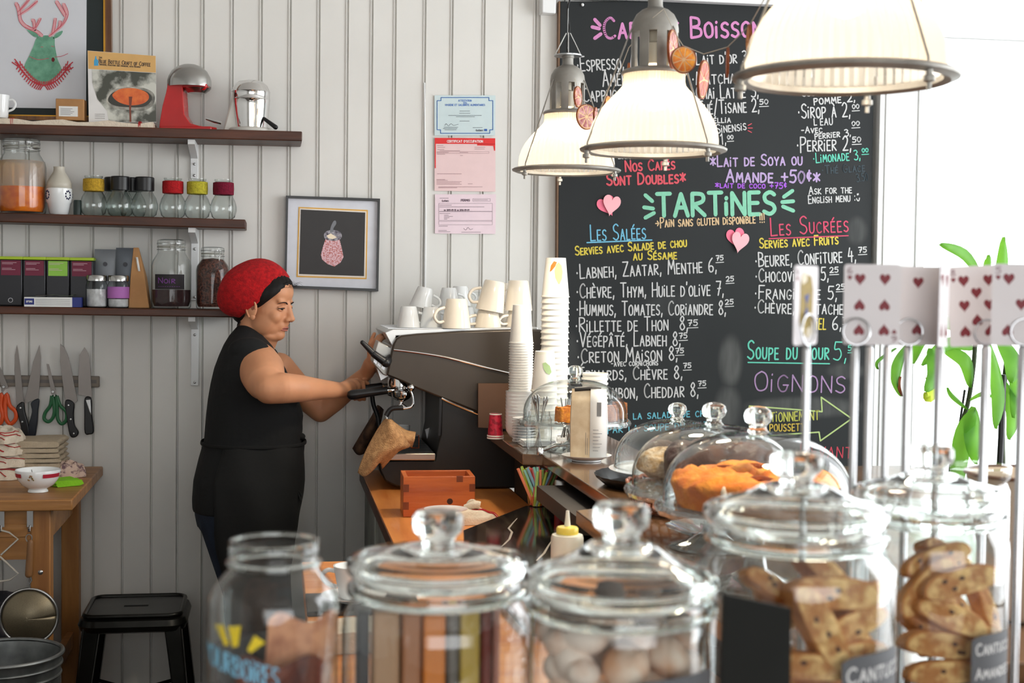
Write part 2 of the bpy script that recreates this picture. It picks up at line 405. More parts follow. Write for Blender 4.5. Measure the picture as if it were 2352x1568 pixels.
# wiped chalk dust: stains with a shape of their own in the slate
nt = slate.node_tree; N = nt.nodes; L = nt.links; bs = N['Principled BSDF']
src = bs.inputs['Base Color'].links[0].from_socket
tc = N.new('ShaderNodeTexCoord'); acc = None
mp = N.new('ShaderNodeMapping'); mp.inputs['Scale'].default_value = (30, 1, 5); L.new(tc.outputs['Object'], mp.inputs[0])
nz = N.new('ShaderNodeTexNoise'); nz.inputs['Scale'].default_value = 1; L.new(mp.outputs[0], nz.inputs['Vector'])
for ax_, ay_, rx_, ry_, k_ in ((1678, 830, 30, 62, .9), (1672, 940, 34, 60, .7), (1850, 935, 150, 26, .7), (1735, 1035, 52, 40, .7), (1968, 530, 28, 34, .5), (1945, 852, 50, 20, .5), (1308, 830, 26, 70, .3), (1560, 700, 90, 30, .2)):
    c = P(ax_, ay_, Y=BY); kk = M(ax_, BY)
    m_ = N.new('ShaderNodeMapping'); m_.vector_type = 'POINT'
    m_.inputs['Scale'].default_value = (1/(rx_*kk), 0, 1/(ry_*kk)); m_.inputs['Location'].default_value = (-c.x/(rx_*kk), 0, -c.z/(ry_*kk)); L.new(tc.outputs['Object'], m_.inputs[0])
    ln = N.new('ShaderNodeVectorMath'); ln.operation = 'LENGTH'; L.new(m_.outputs[0], ln.inputs[0])
    mr = N.new('ShaderNodeMapRange'); mr.interpolation_type = 'SMOOTHSTEP'; mr.inputs['From Min'].default_value = 1.15; mr.inputs['From Max'].default_value = .55; mr.inputs['To Max'].default_value = k_; L.new(ln.outputs['Value'], mr.inputs['Value'])
    if acc is None: acc = mr.outputs[0]
    else:
        mx_ = N.new('ShaderNodeMath'); mx_.operation = 'MAXIMUM'; L.new(acc, mx_.inputs[0]); L.new(mr.outputs[0], mx_.inputs[1]); acc = mx_.outputs[0]
ml = N.new('ShaderNodeMath'); ml.operation = 'MULTIPLY'; L.new(acc, ml.inputs[0]); L.new(nz.outputs[0], ml.inputs[1])
m4 = N.new('ShaderNodeMath'); m4.operation = 'MULTIPLY'; m4.inputs[1].default_value = .34; L.new(ml.outputs[0], m4.inputs[0])
mixc = N.new('ShaderNodeMixRGB'); L.new(m4.outputs[0], mixc.inputs[0]); L.new(src, mixc.inputs[1]); mixc.inputs[2].default_value = (.42, .42, .40, 1)
L.new(mixc.outputs[0], bs.inputs['Base Color'])
CHC = {'w': (226, 226, 226), 'pink': (238, 156, 214), 'coral': (240, 96, 110), 'lil': (204, 178, 226), 'pur': (184, 104, 240), 'mint': (150, 226, 192),
       'cream': (240, 206, 160), 'blue': (128, 206, 240), 'yel': (236, 214, 84), 'red': (232, 84, 118), 'faint': (64, 78, 86), 'mint2': (112, 222, 196),
       'oni': (186, 150, 196), 'arrow': (198, 222, 146), 'yg': (206, 206, 96), 'lb2': (116, 200, 222), 'dred': (214, 74, 92), 'gold': (220, 190, 80)}
def chalk(c): return mat('chalk_marker_'+c, tuple(int(v*.87) for v in CHC[c]), .8, var=.05, scale=90)
def line(text, x0, y0, x1, y1, h, c='w', w=3.6, sup=None, small=.72):
    """one written line: pixels give its place on the board, the mesh lies on the board itself"""
    mb = MB(); px = M((x0+x1)/2, BY); y = BY-.0012
    lettering(mb, text, xz(x0, y0, BY), xz(x1, y1, BY), h*px, w*.86*px, y, small, .02)
    if sup:
        t, sx0, sy, sx1, sh = sup
        lettering(mb, t, xz(sx0, sy, BY), xz(sx1, sy-1, BY), sh*px, 2.6*px, y)
        stroke(mb, [xz(sx0-1, sy+5, BY), xz(sx1+1, sy+4, BY)], 2*px, y)
    return obj('chalk_writing', mb, chalk(c), board)
def marks(name, strokes, c, w):
    mb = MB(); px = M(1600, BY)
    for s_ in strokes: stroke(mb, [xz(a, b, BY) for a, b in s_], w*px, BY-.0012)
    return obj(name, mb, chalk(c), board)
line('Café et Boissons', 1388, 88, 1772, 84, 46, 'pink', 7)
marks('chalk_rays', [[(1366, 45), (1378, 58)], [(1360, 62), (1376, 66)], [(1366, 88), (1380, 78)]], 'pink', 8)
line('·Espresso, Allongé', 1326, 164, 1530, 152, 32)
line('Américano', 1385, 198, 1500, 192, 36)
line('·Cappuccino', 1332, 234, 1462, 226, 30)
line('Latte', 1350, 268, 1400, 262, 20, w=3)
line('Café au Lait', 1350, 366, 1450, 364, 24, w=3)
line('Nos Cafés', 1437, 394, 1550, 388, 24, 'coral', 4.5)
line('Sont Doubles*', 1394, 425, 1574, 420, 26, 'coral', 5)
line("·Lait d'or 3", 1592, 149, 1716, 143, 26)
line('·Matcha 3', 1590, 194, 1716, 190, 28)
line('·Chai Latte 3,', 1592, 228, 1742, 222, 30)
line('·Thé/Tisane 2,', 1596, 263, 1744, 256, 30, sup=('50', 1745, 240, 1764, 11))
line('Caméllia', 1604, 283, 1678, 281, 14, w=3)
line('Sinensis', 1646, 306, 1714, 298, 20, w=3)
marks('chalk_rays', [[(1718, 288), (1726, 284)], [(1718, 294), (1728, 294)], [(1718, 300), (1726, 304)]], 'coral', 2)
line('1,', 1656, 332, 1668, 331, 24, w=3, sup=('00', 1671, 320, 1684, 9))
line('*Lait de Soya ou', 1632, 383, 1842, 378, 25, 'lil', 4.2)
line('Amande +50¢*', 1668, 417, 1882, 421, 28, 'lil', 5)
line('*lait de coco +75¢', 1643, 431, 1806, 433, 13, 'pur', 3)
line('TARTiNES', 1510, 497, 1780, 490, 50, 'mint', 11)
marks('chalk_rays', [[(1482, 448), (1498, 462)], [(1479, 476), (1500, 479)], [(1482, 500), (1502, 489)],
                     [(1800, 452), (1820, 438)], [(1796, 464), (1822, 462)], [(1798, 474), (1822, 484)]], 'mint', 9)
line('>Pain sans gluten disponible !!!', 1506, 522, 1756, 511, 21, 'cream', 3.2)
line('Les Salées', 1357, 553, 1483, 548, 36, 'blue', 3.6, small=.66)
marks('chalk_underline', [[(1348, 557), (1497, 551)]], 'blue', 3)
line('Servies avec Salade de chou', 1322, 586, 1577, 566, 20, 'yel', 3.8)
line('au Sésame', 1455, 597, 1554, 594, 20, 'yel', 3.8)
line('·Labneh, Zaatar, Menthe 6,', 1324, 640, 1646, 624, 32, sup=('75', 1645, 598, 1661, 11))
line("·Chèvre, Thym, Huile d'olive 7,", 1324, 684, 1662, 678, 32, sup=('25', 1668, 646, 1685, 11))
line('·Hummus, Tomates, Coriandre 8,', 1324, 724, 1667, 722, 32, sup=('25', 1666, 699, 1684, 11))
line('·Rillette de Thon  8,', 1322, 762, 1580, 757, 32, sup=('75', 1580, 748, 1602, 13))
line('·Végépâté, Labneh 8,', 1324, 796, 1563, 793, 32, sup=('75', 1560, 777, 1578, 12))
line('·Creton Maison 8,', 1326, 833, 1556, 827, 32, sup=('75', 1552, 811, 1570, 11))
line('-avec cornichons', 1404, 841, 1511, 838, 13, w=2.6)
line('·Épinards, Chèvre 8,', 1322, 874, 1567, 869, 30, sup=('75', 1570, 845, 1587, 11))
line('·Jambon, Cheddar 8,', 1370, 916, 1604, 910, 32, sup=('75', 1604, 886, 1621, 11))
line('·Remplacez la salade de chou', 1330, 967, 1640, 955, 18, 'lb2', 3)
line('par la soupe du jour', 1396, 994, 1630, 982, 20, 'lb2', 3)
line('·Jus de', 1836, 222, 1902, 216, 22)
line('pomme 2,', 1870, 240, 1964, 233, 18)
line('·Sirop à 2,', 1833, 272, 1953, 268, 32, sup=('00', 1958, 250, 1973, 10))
line("l'eau", 1870, 288, 1912, 286, 20, w=3)
line('-Avec', 1841, 306, 1888, 304, 14, w=3)
line('perrier 3,', 1872, 319, 1954, 312, 15, w=3, sup=('00', 1957, 289, 1974, 10))
line('·Perrier 2,', 1830, 347, 1955, 345, 32, sup=('50', 1958, 327, 1977, 12))
line('·Limonade 3,', 1868, 374, 1976, 366, 22, 'mint2', 3, sup=('00', 1980, 350, 1994, 9))
line('·Thé Glace', 1888, 399, 1986, 393, 18, 'faint', 3)
line('3.50', 1968, 418, 1994, 414, 18, 'faint', 2.5)
line('Ask for the', 1858, 446, 1956, 443, 17, w=2.8)
line('English menu :)', 1857, 467, 1974, 461, 18, w=2.8)
line('Les Sucrées', 1771, 541, 1948, 531, 40, 'red', 3.8, small=.6)
marks('chalk_underline', [[(1766, 548), (1948, 541)]], 'red', 2.6)
line('Servies avec Fruits', 1745, 570, 1925, 560, 22, 'yel', 3.8)
line('·Beurre, Confiture 4,', 1735, 613, 1966, 600, 32, sup=('75', 1972, 580, 1990, 12))
line('·Chocoviette 5,', 1735, 648, 1903, 643, 30, sup=('25', 1906, 626, 1925, 12))
line('·Frangipane 5,', 1733, 686, 1922, 688, 30, sup=('25', 1921, 665, 1940, 12))
line('·Chèvre, Pistaches', 1732, 718, 1948, 722, 30)
line('Miel', 1858, 755, 1896, 757, 34, 'yel', 3.6)
line('6,', 1912, 757, 1932, 757, 30, sup=('75', 1936, 740, 1952, 11))
line('Soupe du Jour', 1717, 824, 1903, 825, 42, 'mint2', 4.5, small=.6)
marks('chalk_underline', [[(1718, 832), (1905, 835)]], 'mint2', 3)
line('5,', 1914, 827, 1944, 828, 42, 'mint2', 3.6, sup=('50', 1948, 805, 1966, 12))
line('Oignons', 1733, 897, 1940, 901, 44, 'oni', 4, small=.85)
marks('chalk_arrow', [[(1722, 1002), (1721, 932), (1888, 945), (1886, 912), (1956, 961), (1884, 1012), (1881, 992), (1722, 1003)]], 'arrow', 3.5)
line('Stationnement', 1733, 970, 1881, 963, 24, 'yg', 3.2, small=.85)
line('à poussette', 1748, 991, 1856, 988, 22, 'gold', 3.2)
line('Devant', 1838, 1048, 1955, 1052, 34, 'dred', 3)

def heart(cx_, cz_, w, h, rot=0, n=36):
    out = []
    for k in range(n):
        t = 2*pi*k/n
        x = 16*sin(t)**3/34*w; z = (13*cos(t)-5*cos(2*t)-2*cos(3*t)-cos(4*t)+2)/30*h
        out.append((cx_+x*cos(rot)-z*sin(rot), cz_+x*sin(rot)+z*cos(rot)))
    return out
pk1 = mat('deep_pink_paper', (244, 120, 148), .7); pk2 = mat('pale_pink_paper', (250, 178, 186), .7)
for (a, b, ra, c, d, rb, lab) in ((1395, 474, .5, 1404, 472, -.18, 'double pink paper heart left of the big mint heading'),
                                  (1690, 548, .22, 1699, 557, -.2, 'double pink paper heart below the big mint heading')):
    t = thing('paper_heart', lab, 'paper heart', P(a, b, Y=BY), group='paper hearts on the chalkboard')
    o_ = P(a, b, Y=BY); p2 = P(c, d, Y=BY-.01)
    k = M(a, BY)
    obj('back_heart', MB().prism(heart(0, 0, 46*k, 50*k, ra), -.004, -.0015), pk1, t)
    obj('front_heart', MB().prism(heart(p2.x-o_.x, p2.z-o_.z, 44*k, 50*k, rb), -.011, -.0095), pk2, t)
t = obj('push_pin', MB().ell((0, 0, 0), .006), china, loc=P(1338, 11, Y=BY-.005)); tag(t, 'small white push pin in the top left of the chalkboard', 'pin')

# ================================================================ papers on the wall
def sheet(name, lab, pts, c, grp='certificates taped to the wall'):
    t = thing(name, lab, 'certificate', P(pts[3][0], pts[3][1], Y=WY-.006), group=grp)
    o_ = t.location
    q = [(x-o_.x, z-o_.z) for x, z in pl(pts, WY-.006)]
    obj('paper_sheet', MB().prism(q, 0, .0012), mat('paper_'+str(c[0])+str(c[2]), c, .6, var=.02), t)
    return t
def onpaper(t, name, fn, c):
    mb = MB(); fn(mb); o_ = t.location
    mb.v = [(x-o_.x, y-o_.y, z-o_.z) for x, y, z in mb.v]
    return obj(name, mb, mat('ink_'+'_'.join(map(str, c)), c, .8, var=.02), t)
PY_ = WY-.0068
def txt(mb, s, x0, y0, x1, h, w=1.2, dy=0): lettering(mb, s, xz(x0, y0, PY_), xz(x1, y0+dy, PY_), h*M(x0, PY_), w*M(x0, PY_), PY_)
def rul(mb, pts, w=1): stroke(mb, [xz(a, b, PY_) for a, b in pts], w*M(1060, PY_), PY_)
def fill(mb, pts): q = pl(pts, PY_); mb.add([(a, PY_, b) for a, b in q], [tuple(reversed(range(len(q))))])
c1 = sheet('certificate', 'pale blue certificate with a blue notched border, topmost on the wall', [(998, 219), (1138, 219), (1137, 311), (998, 311)], (206, 222, 224))
onpaper(c1, 'printed_border', lambda m: rul(m, [(1013, 224), (1123, 224), (1123, 231), (1132, 231), (1132, 298), (1125, 298), (1125, 306), (1012, 306), (1012, 298), (1004, 298), (1004, 231), (1013, 231), (1013, 224)], 1.6), (52, 104, 172))
def f1(m):
    txt(m, 'ATTESTATION', 1053, 233, 1083, 4, .9); txt(m, 'EN', 1065, 238, 1072, 3.5, .9); txt(m, 'HYGIENE ET SALUBRITE ALIMENTAIRES', 1023, 243, 1114, 4, .9)
onpaper(c1, 'printed_heading', f1, (96, 132, 196))
def f2(m):
    for y, a, b in ((255, 1056, 1079), (260, 1055, 1080), (265, 1030, 1106), (268, 1048, 1090), (278, 1056, 1078), (292, 1020, 1052), (295, 1018, 1050), (298, 1022, 1048), (293, 1086, 1108)): rul(m, [(a, y), (b, y)], .9)
    stroke(m, [(p.x, p.y) for p in crom([xz(*q, PY_) for q in ((1022, 288), (1025, 284), (1030, 289), (1036, 284), (1042, 288), (1053, 285))], 5)], .8*M(1060, PY_), PY_)
    txt(m, 'Québec', 1093, 301, 1110, 4, .9)
onpaper(c1, 'printed_text', f2, (90, 96, 106))
onpaper(c1, 'printed_flag', lambda m: fill(m, [(1112, 296), (1119, 296), (1119, 301), (1112, 301)]), (60, 100, 170))
c2_ = sheet('certificate', 'pink certificate with a solid red band across its top', [(998, 316), (1138, 317), (1138, 440), (998, 438)], (236, 206, 206))
onpaper(c2_, 'printed_band', lambda m: (fill(m, [(998.5, 316.5), (1137.5, 317.5), (1137.5, 331), (998.5, 330)]), fill(m, [(998.5, 330), (1001, 330), (1001, 386), (998.5, 386)]), fill(m, [(1096, 330), (1137.5, 330.5), (1137.5, 346), (1135, 346), (1133, 335), (1096, 334)])), (226, 58, 58))
PY_ = WY-.0074
onpaper(c2_, 'printed_heading', lambda m: txt(m, "CERTIFICAT D'OCCUPATION", 1027, 327, 1109, 5, 1.2), (245, 225, 225))
PY_ = WY-.0068
def f3(m):
    for y, a, b in ((334, 1004, 1018), (338, 1005, 1022), (338, 1090, 1114), (342, 1090, 1113), (343, 1005, 1020), (346, 1010, 1056), (350, 1004, 1030), (350, 1056, 1075), (354, 1004, 1022), (357, 1057, 1063), (399, 1004, 1060), (412, 1003, 1022), (414, 1003, 1028), (417, 1003, 1060), (420, 1003, 1056), (423, 1003, 1060), (429, 1007, 1108), (431, 1007, 1050), (422, 1075, 1085)): rul(m, [(a, y), (b, y)], .8)
    rul(m, [(1004, 348), (1123, 348), (1123, 352), (1004, 352), (1004, 348)], .5)
onpaper(c2_, 'printed_text', f3, (150, 104, 112))
c3 = sheet('certificate', 'pale pink permit with ruled boxes, lowest of the three sheets', [(999, 446), (1139, 446), (1138, 537), (999, 536)], (236, 214, 222))
def f4(m):
    for a, b, c, d in ((1008, 467, 1131, 485), (1008, 486, 1131, 506), (1008, 508, 1131, 516)): rul(m, [(a, b), (c, b), (c, d), (a, d), (a, b)], .5)
    rul(m, [(1086, 456), (1126, 456), (1126, 462), (1086, 462), (1086, 456)], .5)
    txt(m, 'PERMIS', 1059, 462, 1079, 4.5, 1.2); txt(m, 'Québec', 1015, 463, 1031, 4, .9); txt(m, 'du 2015-09-10 au 2016-09-09', 1020, 484, 1078, 3.5, .9)
    for y, a, b in ((455, 1010, 1030), (471, 1010, 1037), (475, 1010, 1112), (490, 1010, 1034), (494, 1020, 1030), (497, 1020, 1040), (500, 1020, 1032), (503, 1020, 1027), (519, 1008, 1028), (529, 1007, 1026), (532, 1007, 1034), (533, 1060, 1104), (459, 1088, 1120)): rul(m, [(a, y), (b, y)], .8)
    stroke(m, [(p.x, p.y) for p in crom([xz(*q, PY_) for q in ((1065, 524), (1070, 528), (1075, 522), (1080, 527), (1086, 525))], 5)], .8*M(1060, PY_), PY_)
onpaper(c3, 'printed_text', f4, (110, 92, 104))
# wall cable between boards
mb = MB().tube([xz_ for xz_ in [P(975, 190, Y=WY-.006), P(978, 500, Y=WY-.006), P(976, 700, Y=WY-.006)]], .003, 6)
tag(obj('wall_cable', mb, white_trim), 'thin white painted cable running down the panelled wall by the certificates', 'cable')

# ================================================================ framed photograph
t = thing('picture_frame', 'black framed picture of a sugar jar, hung on the wall', 'picture', P(768, 668, Y=WY-.01))
o_ = t.location.copy()
def rel(pts, Y): return [(x-o_.x, z-o_.z) for x, z in pl(pts, Y)]
def frame_ring(outer, inner, y0, y1):
    mb = MB()
    for i in range(4):
        j = (i+1) % 4
        mb.prism([outer[i], outer[j], inner[j], inner[i]], y0, y1)
    return mb
out_ = rel([(657, 449), (873, 456), (869, 669), (653, 661)], WY-.03); inn = rel([(662, 455), (868, 462), (864, 663), (658, 655)], WY-.03)
obj('frame', frame_ring(out_, inn, -.02, .009), black_mt, t)
obj('mat_board', MB().prism(inn, -.008, .004), mat('mat_board_white', (222, 224, 232), .7), t)
obj('gold_liner', MB().prism(rel([(686, 475), (845, 482), (842, 641), (681, 636)], WY-.02), -.0092, -.008), mat('gold_liner', (226, 172, 72), .5), t)
obj('inner_liner', MB().prism(rel([(688.5, 478), (842, 485), (839.5, 638), (684, 633)], WY-.02), -.0098, -.0092), mat('cream_liner', (236, 226, 214), .6), t)
obj('print', MB().prism(rel([(691, 481), (839, 488), (836, 634), (687, 629)], WY-.02), -.0104, -.0098), mat('dark_print', (52, 50, 50), .5, var=.04), t)
rose = mat('pink_sugar_crystals', (196, 108, 100), .6, c2=(232, 196, 204), scale=190, band=(.45, .6))
YP = WY-.0206
def onpic(name, pts, m, dy=0): obj(name, MB().prism(rel(pts, YP), -.0112-dy, -.0104), m, t)
onpic('printed_jar', [(748, 548), (780, 550), (785, 570), (789, 590), (782, 603), (768, 612), (752, 606), (740, 596), (737, 585), (742, 566)], rose)
onpic('printed_lid', [(p.x, p.y) for p in crom([(744, 538), (752, 530), (766, 528), (780, 532), (785, 540), (782, 549), (766, 553), (748, 549)], 4, True)], mat('printed_silver', (176, 172, 180), .4, c2=(60, 50, 66), scale=90), .0004)
onpic('printed_highlight', [(750, 541), (760, 536), (774, 545), (764, 549), (754, 547)], mat('printed_cream', (248, 232, 206), .5), .0008)
onpic('printed_spoon', [(p.x, p.y) for p in crom([(758, 533), (760, 520), (766, 508), (771, 507), (772, 514), (766, 524), (765, 532)], 4, True)], mat('printed_grey', (120, 122, 128), .4), .0008)
# ================================================================ shelves on the back wall
SF = 5.07
SH = {}
for i, (a, b, th, lab) in enumerate((((0, 284), (694, 301.5), .034, 'top dark wooden wall shelf carrying the cookbook and juicers'),
                                     ((0, 488), (564, 504), .032, 'middle dark wooden wall shelf carrying the round glass jars'),
                                     ((0, 703.5), (548, 712), .026, 'bottom dark wooden wall shelf carrying tea tins and bean jars'))):
    pa, pb = P(*a, Y=SF), P(*b, Y=SF); k = (pb.z-pa.z)/(pb.x-pa.x)
    SH[i] = (pa.x, pa.z, k)
    zf = lambda x: pa.z+(x-pa.x)*k
    x0, x1 = -2.35, pb.x
    mb = MB().hexa([(x0, SF, zf(x0)-th), (x1, SF, zf(x1)-th), (x1, WY-.002, zf(x1)-th), (x0, WY-.002, zf(x0)-th)],
                   [(x0, SF, zf(x0)), (x1, SF, zf(x1)), (x1, WY-.002, zf(x1)), (x0, WY-.002, zf(x0))])
    tag(obj('wall_shelf', mb, walnut, bevel=.004), lab, 'shelf', 'dark wooden wall shelves')
def sz(i, x): a, z, k = SH[i]; return z+(x-a)*k
for i, (px, y0, y1, lab) in enumerate(((445, 309, 410, 'white metal bracket under the top wall shelf'), (446, 521, 690, 'white metal bracket under the middle wall shelf'), (446, 728, 886, 'long white metal bracket under the bottom wall shelf'))):
    X = xz(px, y0, 5.25)[0]; zt_ = sz(i, X)-(.034, .032, .026)[i]-.001
    zb = P(px, y1, Y=5.28).z
    t = thing('shelf_bracket', lab, 'bracket', (X, WY-.001, zb), group='white shelf brackets')
    o_ = t.location
    mb = MB().box(-.014, .014, -.008, 0, 0, zt_-zb)
    obj('wall_plate', mb, white_trim, t, bevel=.002)
    obj('arm', MB().add([(-.012, -.2, zt_-zb-.016), (.012, -.2, zt_-zb-.016), (.012, -.2, zt_-zb), (-.012, -.2, zt_-zb), (-.012, -.008, zt_-zb-.05), (.012, -.008, zt_-zb-.05), (.012, -.008, zt_-zb), (-.012, -.008, zt_-zb)],
                            [(3, 2, 1, 0), (4, 5, 6, 7), (0, 1, 5, 4), (1, 2, 6, 5), (2, 3, 7, 6), (3, 0, 4, 7)]), white_trim, t)
    for z_ in (.012, zt_-zb-.07): obj('screw', MB().ell((0, -.009, z_), (.005, .003, .005), 10, 6), steel, t)
# ---- items on the shelves
def sp(i, px, Y=5.18):
    x = xz(px, 500, Y)[0]; return V((x, Y, sz(i, x)+.0008))
# towel runner on the top shelf
t = thing('shelf_runner', 'white cloth with red stripes lying folded along the top shelf', 'cloth', sp(0, 150, 5.16))
def run(mb, px0, px1, dz=0, th=.016):
    n = 12; 
    A = [V((sp(0, px0+(px1-px0)*k/n, 5.1).x, 0, 0)) for k in range(n+1)]
    bx = [(a.x-t.location.x) for a in A]; bz = [sz(0, a.x)-t.location.z+.001 for a in A]
    tp = [th+.005*sin(k*1.9+px0*.05)+dz for k in range(n+1)]
    for k in range(n):
        mb.hexa([(bx[k], -.08, bz[k]), (bx[k+1], -.08, bz[k+1]), (bx[k+1], .08, bz[k+1]), (bx[k], .08, bz[k])],
                [(bx[k], -.078, bz[k]+tp[k]), (bx[k+1], -.078, bz[k+1]+tp[k+1]), (bx[k+1], .08, bz[k+1]+tp[k+1]), (bx[k], .08, bz[k]+tp[k])])
    return mb
obj('cloth', run(MB(), -60, 352), linen, t)
obj('stripe', run(MB(), 25, 34, .0016), linen_red, t); obj('stripe', run(MB(), 318, 324, .0016), linen_red, t)
RZ = .024
# deer picture leaning at the back of the top shelf
YA = 5.235
t = thing('framed_print', 'large framed print of a green deer head with red antlers', 'picture', (sp(0, 100, YA).x, YA, sz(0, sp(0, 100, YA).x)+RZ))
o_ = t.location.copy(); tl = o_
ring_o = rel([(-210, -190), (254, -190), (258, 279), (-210, 272)], YA); ring_i = rel([(-196, -178), (241, -178), (244, 270), (-196, 263)], YA)
obj('frame', frame_ring(ring_o, ring_i, -.012, .03), wood('gold_brown_frame', (150, 98, 40), (88, 52, 26), 'z', 4, .3), t)
obj('gold_fillet', frame_ring(ring_i, rel([(-190, -170), (237, -170), (239, 267), (-190, 260)], YA), -.008, .01), mat('gold_fillet', (200, 146, 48), .35, .6), t)
obj('mat_board', MB().prism(ring_i, -.003, .01), mat('dark_green_mat', (34, 42, 42), .7), t)
obj('print', MB().prism(rel([(-160, -150), (200, -150), (198, 250), (-160, 245)], YA), -.005, -.003), mat('print_paper', (214, 216, 222), .6, var=.01), t)
YD = YA-.006
def dz_(name, pts, m, smooth_=True, dy=0):
    q = [(p.x, p.y) for p in crom(pts, 4, True)] if smooth_ else pts
    obj(name, MB().prism(rel(q, YD), -.0064-dy, -.005), m, t)
green = mat('sea_green_print', (122, 178, 150), .7, c2=(96, 150, 124), scale=45)
pinkl = mat('rose_line_print', (206, 92, 108), .7); pinkf = mat('pale_rose_print', (226, 168, 172), .7); redp = mat('red_leaf_print', (190, 56, 66), .7)
dz_('deer_head', [(88, 84), (122, 84), (126, 105), (132, 135), (141, 160), (128, 178), (112, 192), (98, 194), (78, 184), (62, 168), (56, 152), (66, 130), (76, 108)], green)
dz_('deer_ear', [(88, 86), (78, 84), (68, 76), (62, 68), (74, 71), (84, 76)], green); dz_('deer_ear', [(122, 88), (128, 78), (136, 73), (144, 71), (140, 80), (130, 87)], green)
def sline(name, sts, m, w, dy=0):
    mb = MB()
    for s_ in sts: stroke(mb, [(p.x, p.y) for p in crom(rel(s_, YD), 5)], w*M(100, YD), -.0068-dy)
    obj(name, mb, m, t)
ant = [[(96, 82), (84, 72), (62, 62), (48, 48), (44, 28), (40, 12)], [(44, 26), (56, 12), (66, 0)], [(60, 60), (78, 66), (92, 44)], [(80, 68), (78, 50), (75, 46)], [(44, 34), (66, 20), (84, 4)], [(42, 18), (37, 8)],
       [(115, 82), (124, 74), (140, 60), (150, 46), (154, 30), (146, 10)], [(150, 36), (140, 20), (130, 4)], [(122, 74), (125, 58), (127, 44)], [(134, 66), (138, 56), (138, 50)]]
sline('antler_fill', ant, pinkf, 7); sline('antler_line', [[(a+3, b-2) for a, b in s_] for s_ in ant]+[[(a-3, b+2) for a, b in s_] for s_ in ant], pinkl, 1.1, .0004)
lv = []
for k in range(13):
    q = k/12; x = 44+q*54; y = 150+47*sin(q*pi/2)
    lv += [[(x, y), (x-9, y-7)], [(x, y), (x-6, y+9)], [(x+4, y), (x+2, y-9)]]
    x = 158-q*54; lv += [[(x, y), (x+9, y-7)], [(x, y), (x+6, y+9)], [(x-4, y), (x-2, y-9)]]
lv += [[(28, 143), (42, 153)], [(34, 136), (46, 152)], [(168, 155), (154, 162)], [(162, 147), (148, 160)]]
sline('leaf_wreath', lv, redp, 2.4, .0002)
dz_('deer_nose', [(119, 134), (123, 132), (126, 137), (123, 142), (119, 140)], mat('dark_red_print', (110, 28, 34), .7), dy=.001)
sline('whisker', [[(126, 131), (142, 129), (156, 123)], [(68, 130), (88, 137), (112, 134)], [(94, 108), (99, 108)], [(118, 106), (124, 107)]], pinkl, 1.2, .0006)
# small kraft box
p = sp(0, 163, 5.15); k = M(163, 5.15)
t = thing('kraft_box', 'small brown cardboard box with a white label on the top shelf', 'box', (p.x, p.y, p.z+RZ), rz=-.06)
obj('carton', MB().box(-31*k, 31*k, -.02, .035, 0, 48*k), kraft, t, bevel=.002)
mb = MB().box(-24*k, 18*k, -.0208, -.02, 8*k, 31*k); lb = obj('label_sticker', mb, paper_w, t)
mb = MB()
for q in range(5): stroke(mb, [((-20)*k, (12+3.4*q)*k), ((2+4*(q % 3))*k, (12+3.4*q)*k)], .8*k, -.0212)
obj('label_print', mb, mat('ink_grey', (90, 90, 96), .8), lb)
# cookbook
t = thing('cookbook', 'upright cookbook with an ochre top band and an espresso cup photo', 'book', (sp(0, 280, 5.14).x, 5.14, sz(0, sp(0, 280, 5.14).x)+RZ))
o_ = t.location.copy(); YB = 5.135
obj('pages', MB().prism(rel([(204, 120), (354, 129), (355, 279), (206, 279)], YB), -.002, .02), paper_w, t)
obj('cover', MB().prism(rel([(201, 116), (358, 128), (359, 281), (204, 281)], YB), -.005, -.001), mat('cover_white', (226, 224, 222), .35), t)
bk = lambda n, pts, m, d=0, s_=False: obj(n, MB().prism(rel([(p.x, p.y) for p in crom(pts, 4, True)] if s_ else pts, YB), -.0056-d, -.005), m, t)
bk('cover_band', [(201.5, 116.5), (357.5, 128.5), (358, 167), (203, 158)], mat('ochre_cover', (218, 172, 104), .35))
bk('cover_photo', [(211, 159), (358, 168), (359, 280), (250, 280), (246, 255), (224, 228), (212, 190)], mat('cover_photo_grey', (70, 72, 62), .35, c2=(206, 206, 196), scale=14, band=(.42, .56)))
bk('cover_cup_rim', [(244, 230), (256, 208), (290, 200), (330, 202), (354, 216), (352, 240), (330, 254), (290, 252), (256, 246)], mat('photo_silver', (196, 192, 180), .3, c2=(50, 50, 44), scale=18), .0003, True)
bk('cover_cup', [(248, 230), (260, 212), (292, 205), (328, 207), (348, 220), (344, 236), (326, 246), (290, 246), (262, 242)], mat('photo_dark', (52, 50, 42), .3), .0006, True)
bk('cover_coffee', [(259, 216), (278, 204), (310, 203), (336, 212), (342, 226), (328, 238), (300, 242), (276, 236), (262, 226)], mat('photo_orange', (208, 88, 36), .35, c2=(230, 120, 50), scale=40), .0009, True)
bk('cover_pour', [(296, 222), (304, 222), (301, 250), (302, 280), (298, 280), (297, 250)], mat('photo_brown', (120, 52, 28), .35), .0012)
bk('cover_bottle', [(219, 129), (221, 129), (222, 135), (226, 139), (226, 151), (216, 151), (216, 139), (218, 135)], mat('bottle_blue', (66, 160, 206), .4), .0002)
mb = MB(); Yt = -.0062
def bt(s, x0, y0, x1, y1, h, w): 
    a = rel([(x0, y0)], YB-.006)[0]; b2 = rel([(x1, y1)], YB-.006)[0]; kk = M(280, YB)
    lettering(mb, s, a, b2, h*kk, w*kk, Yt, small=.78)
bt('THE', 227, 133, 234, 133.5, 3, .8); bt('Blue Bottle Craft of Coffee', 227, 144, 345, 152, 9, 1.4); bt('Growing, Roasting and Drinking, with Recipes', 228, 149, 322, 155, 3.4, .8)
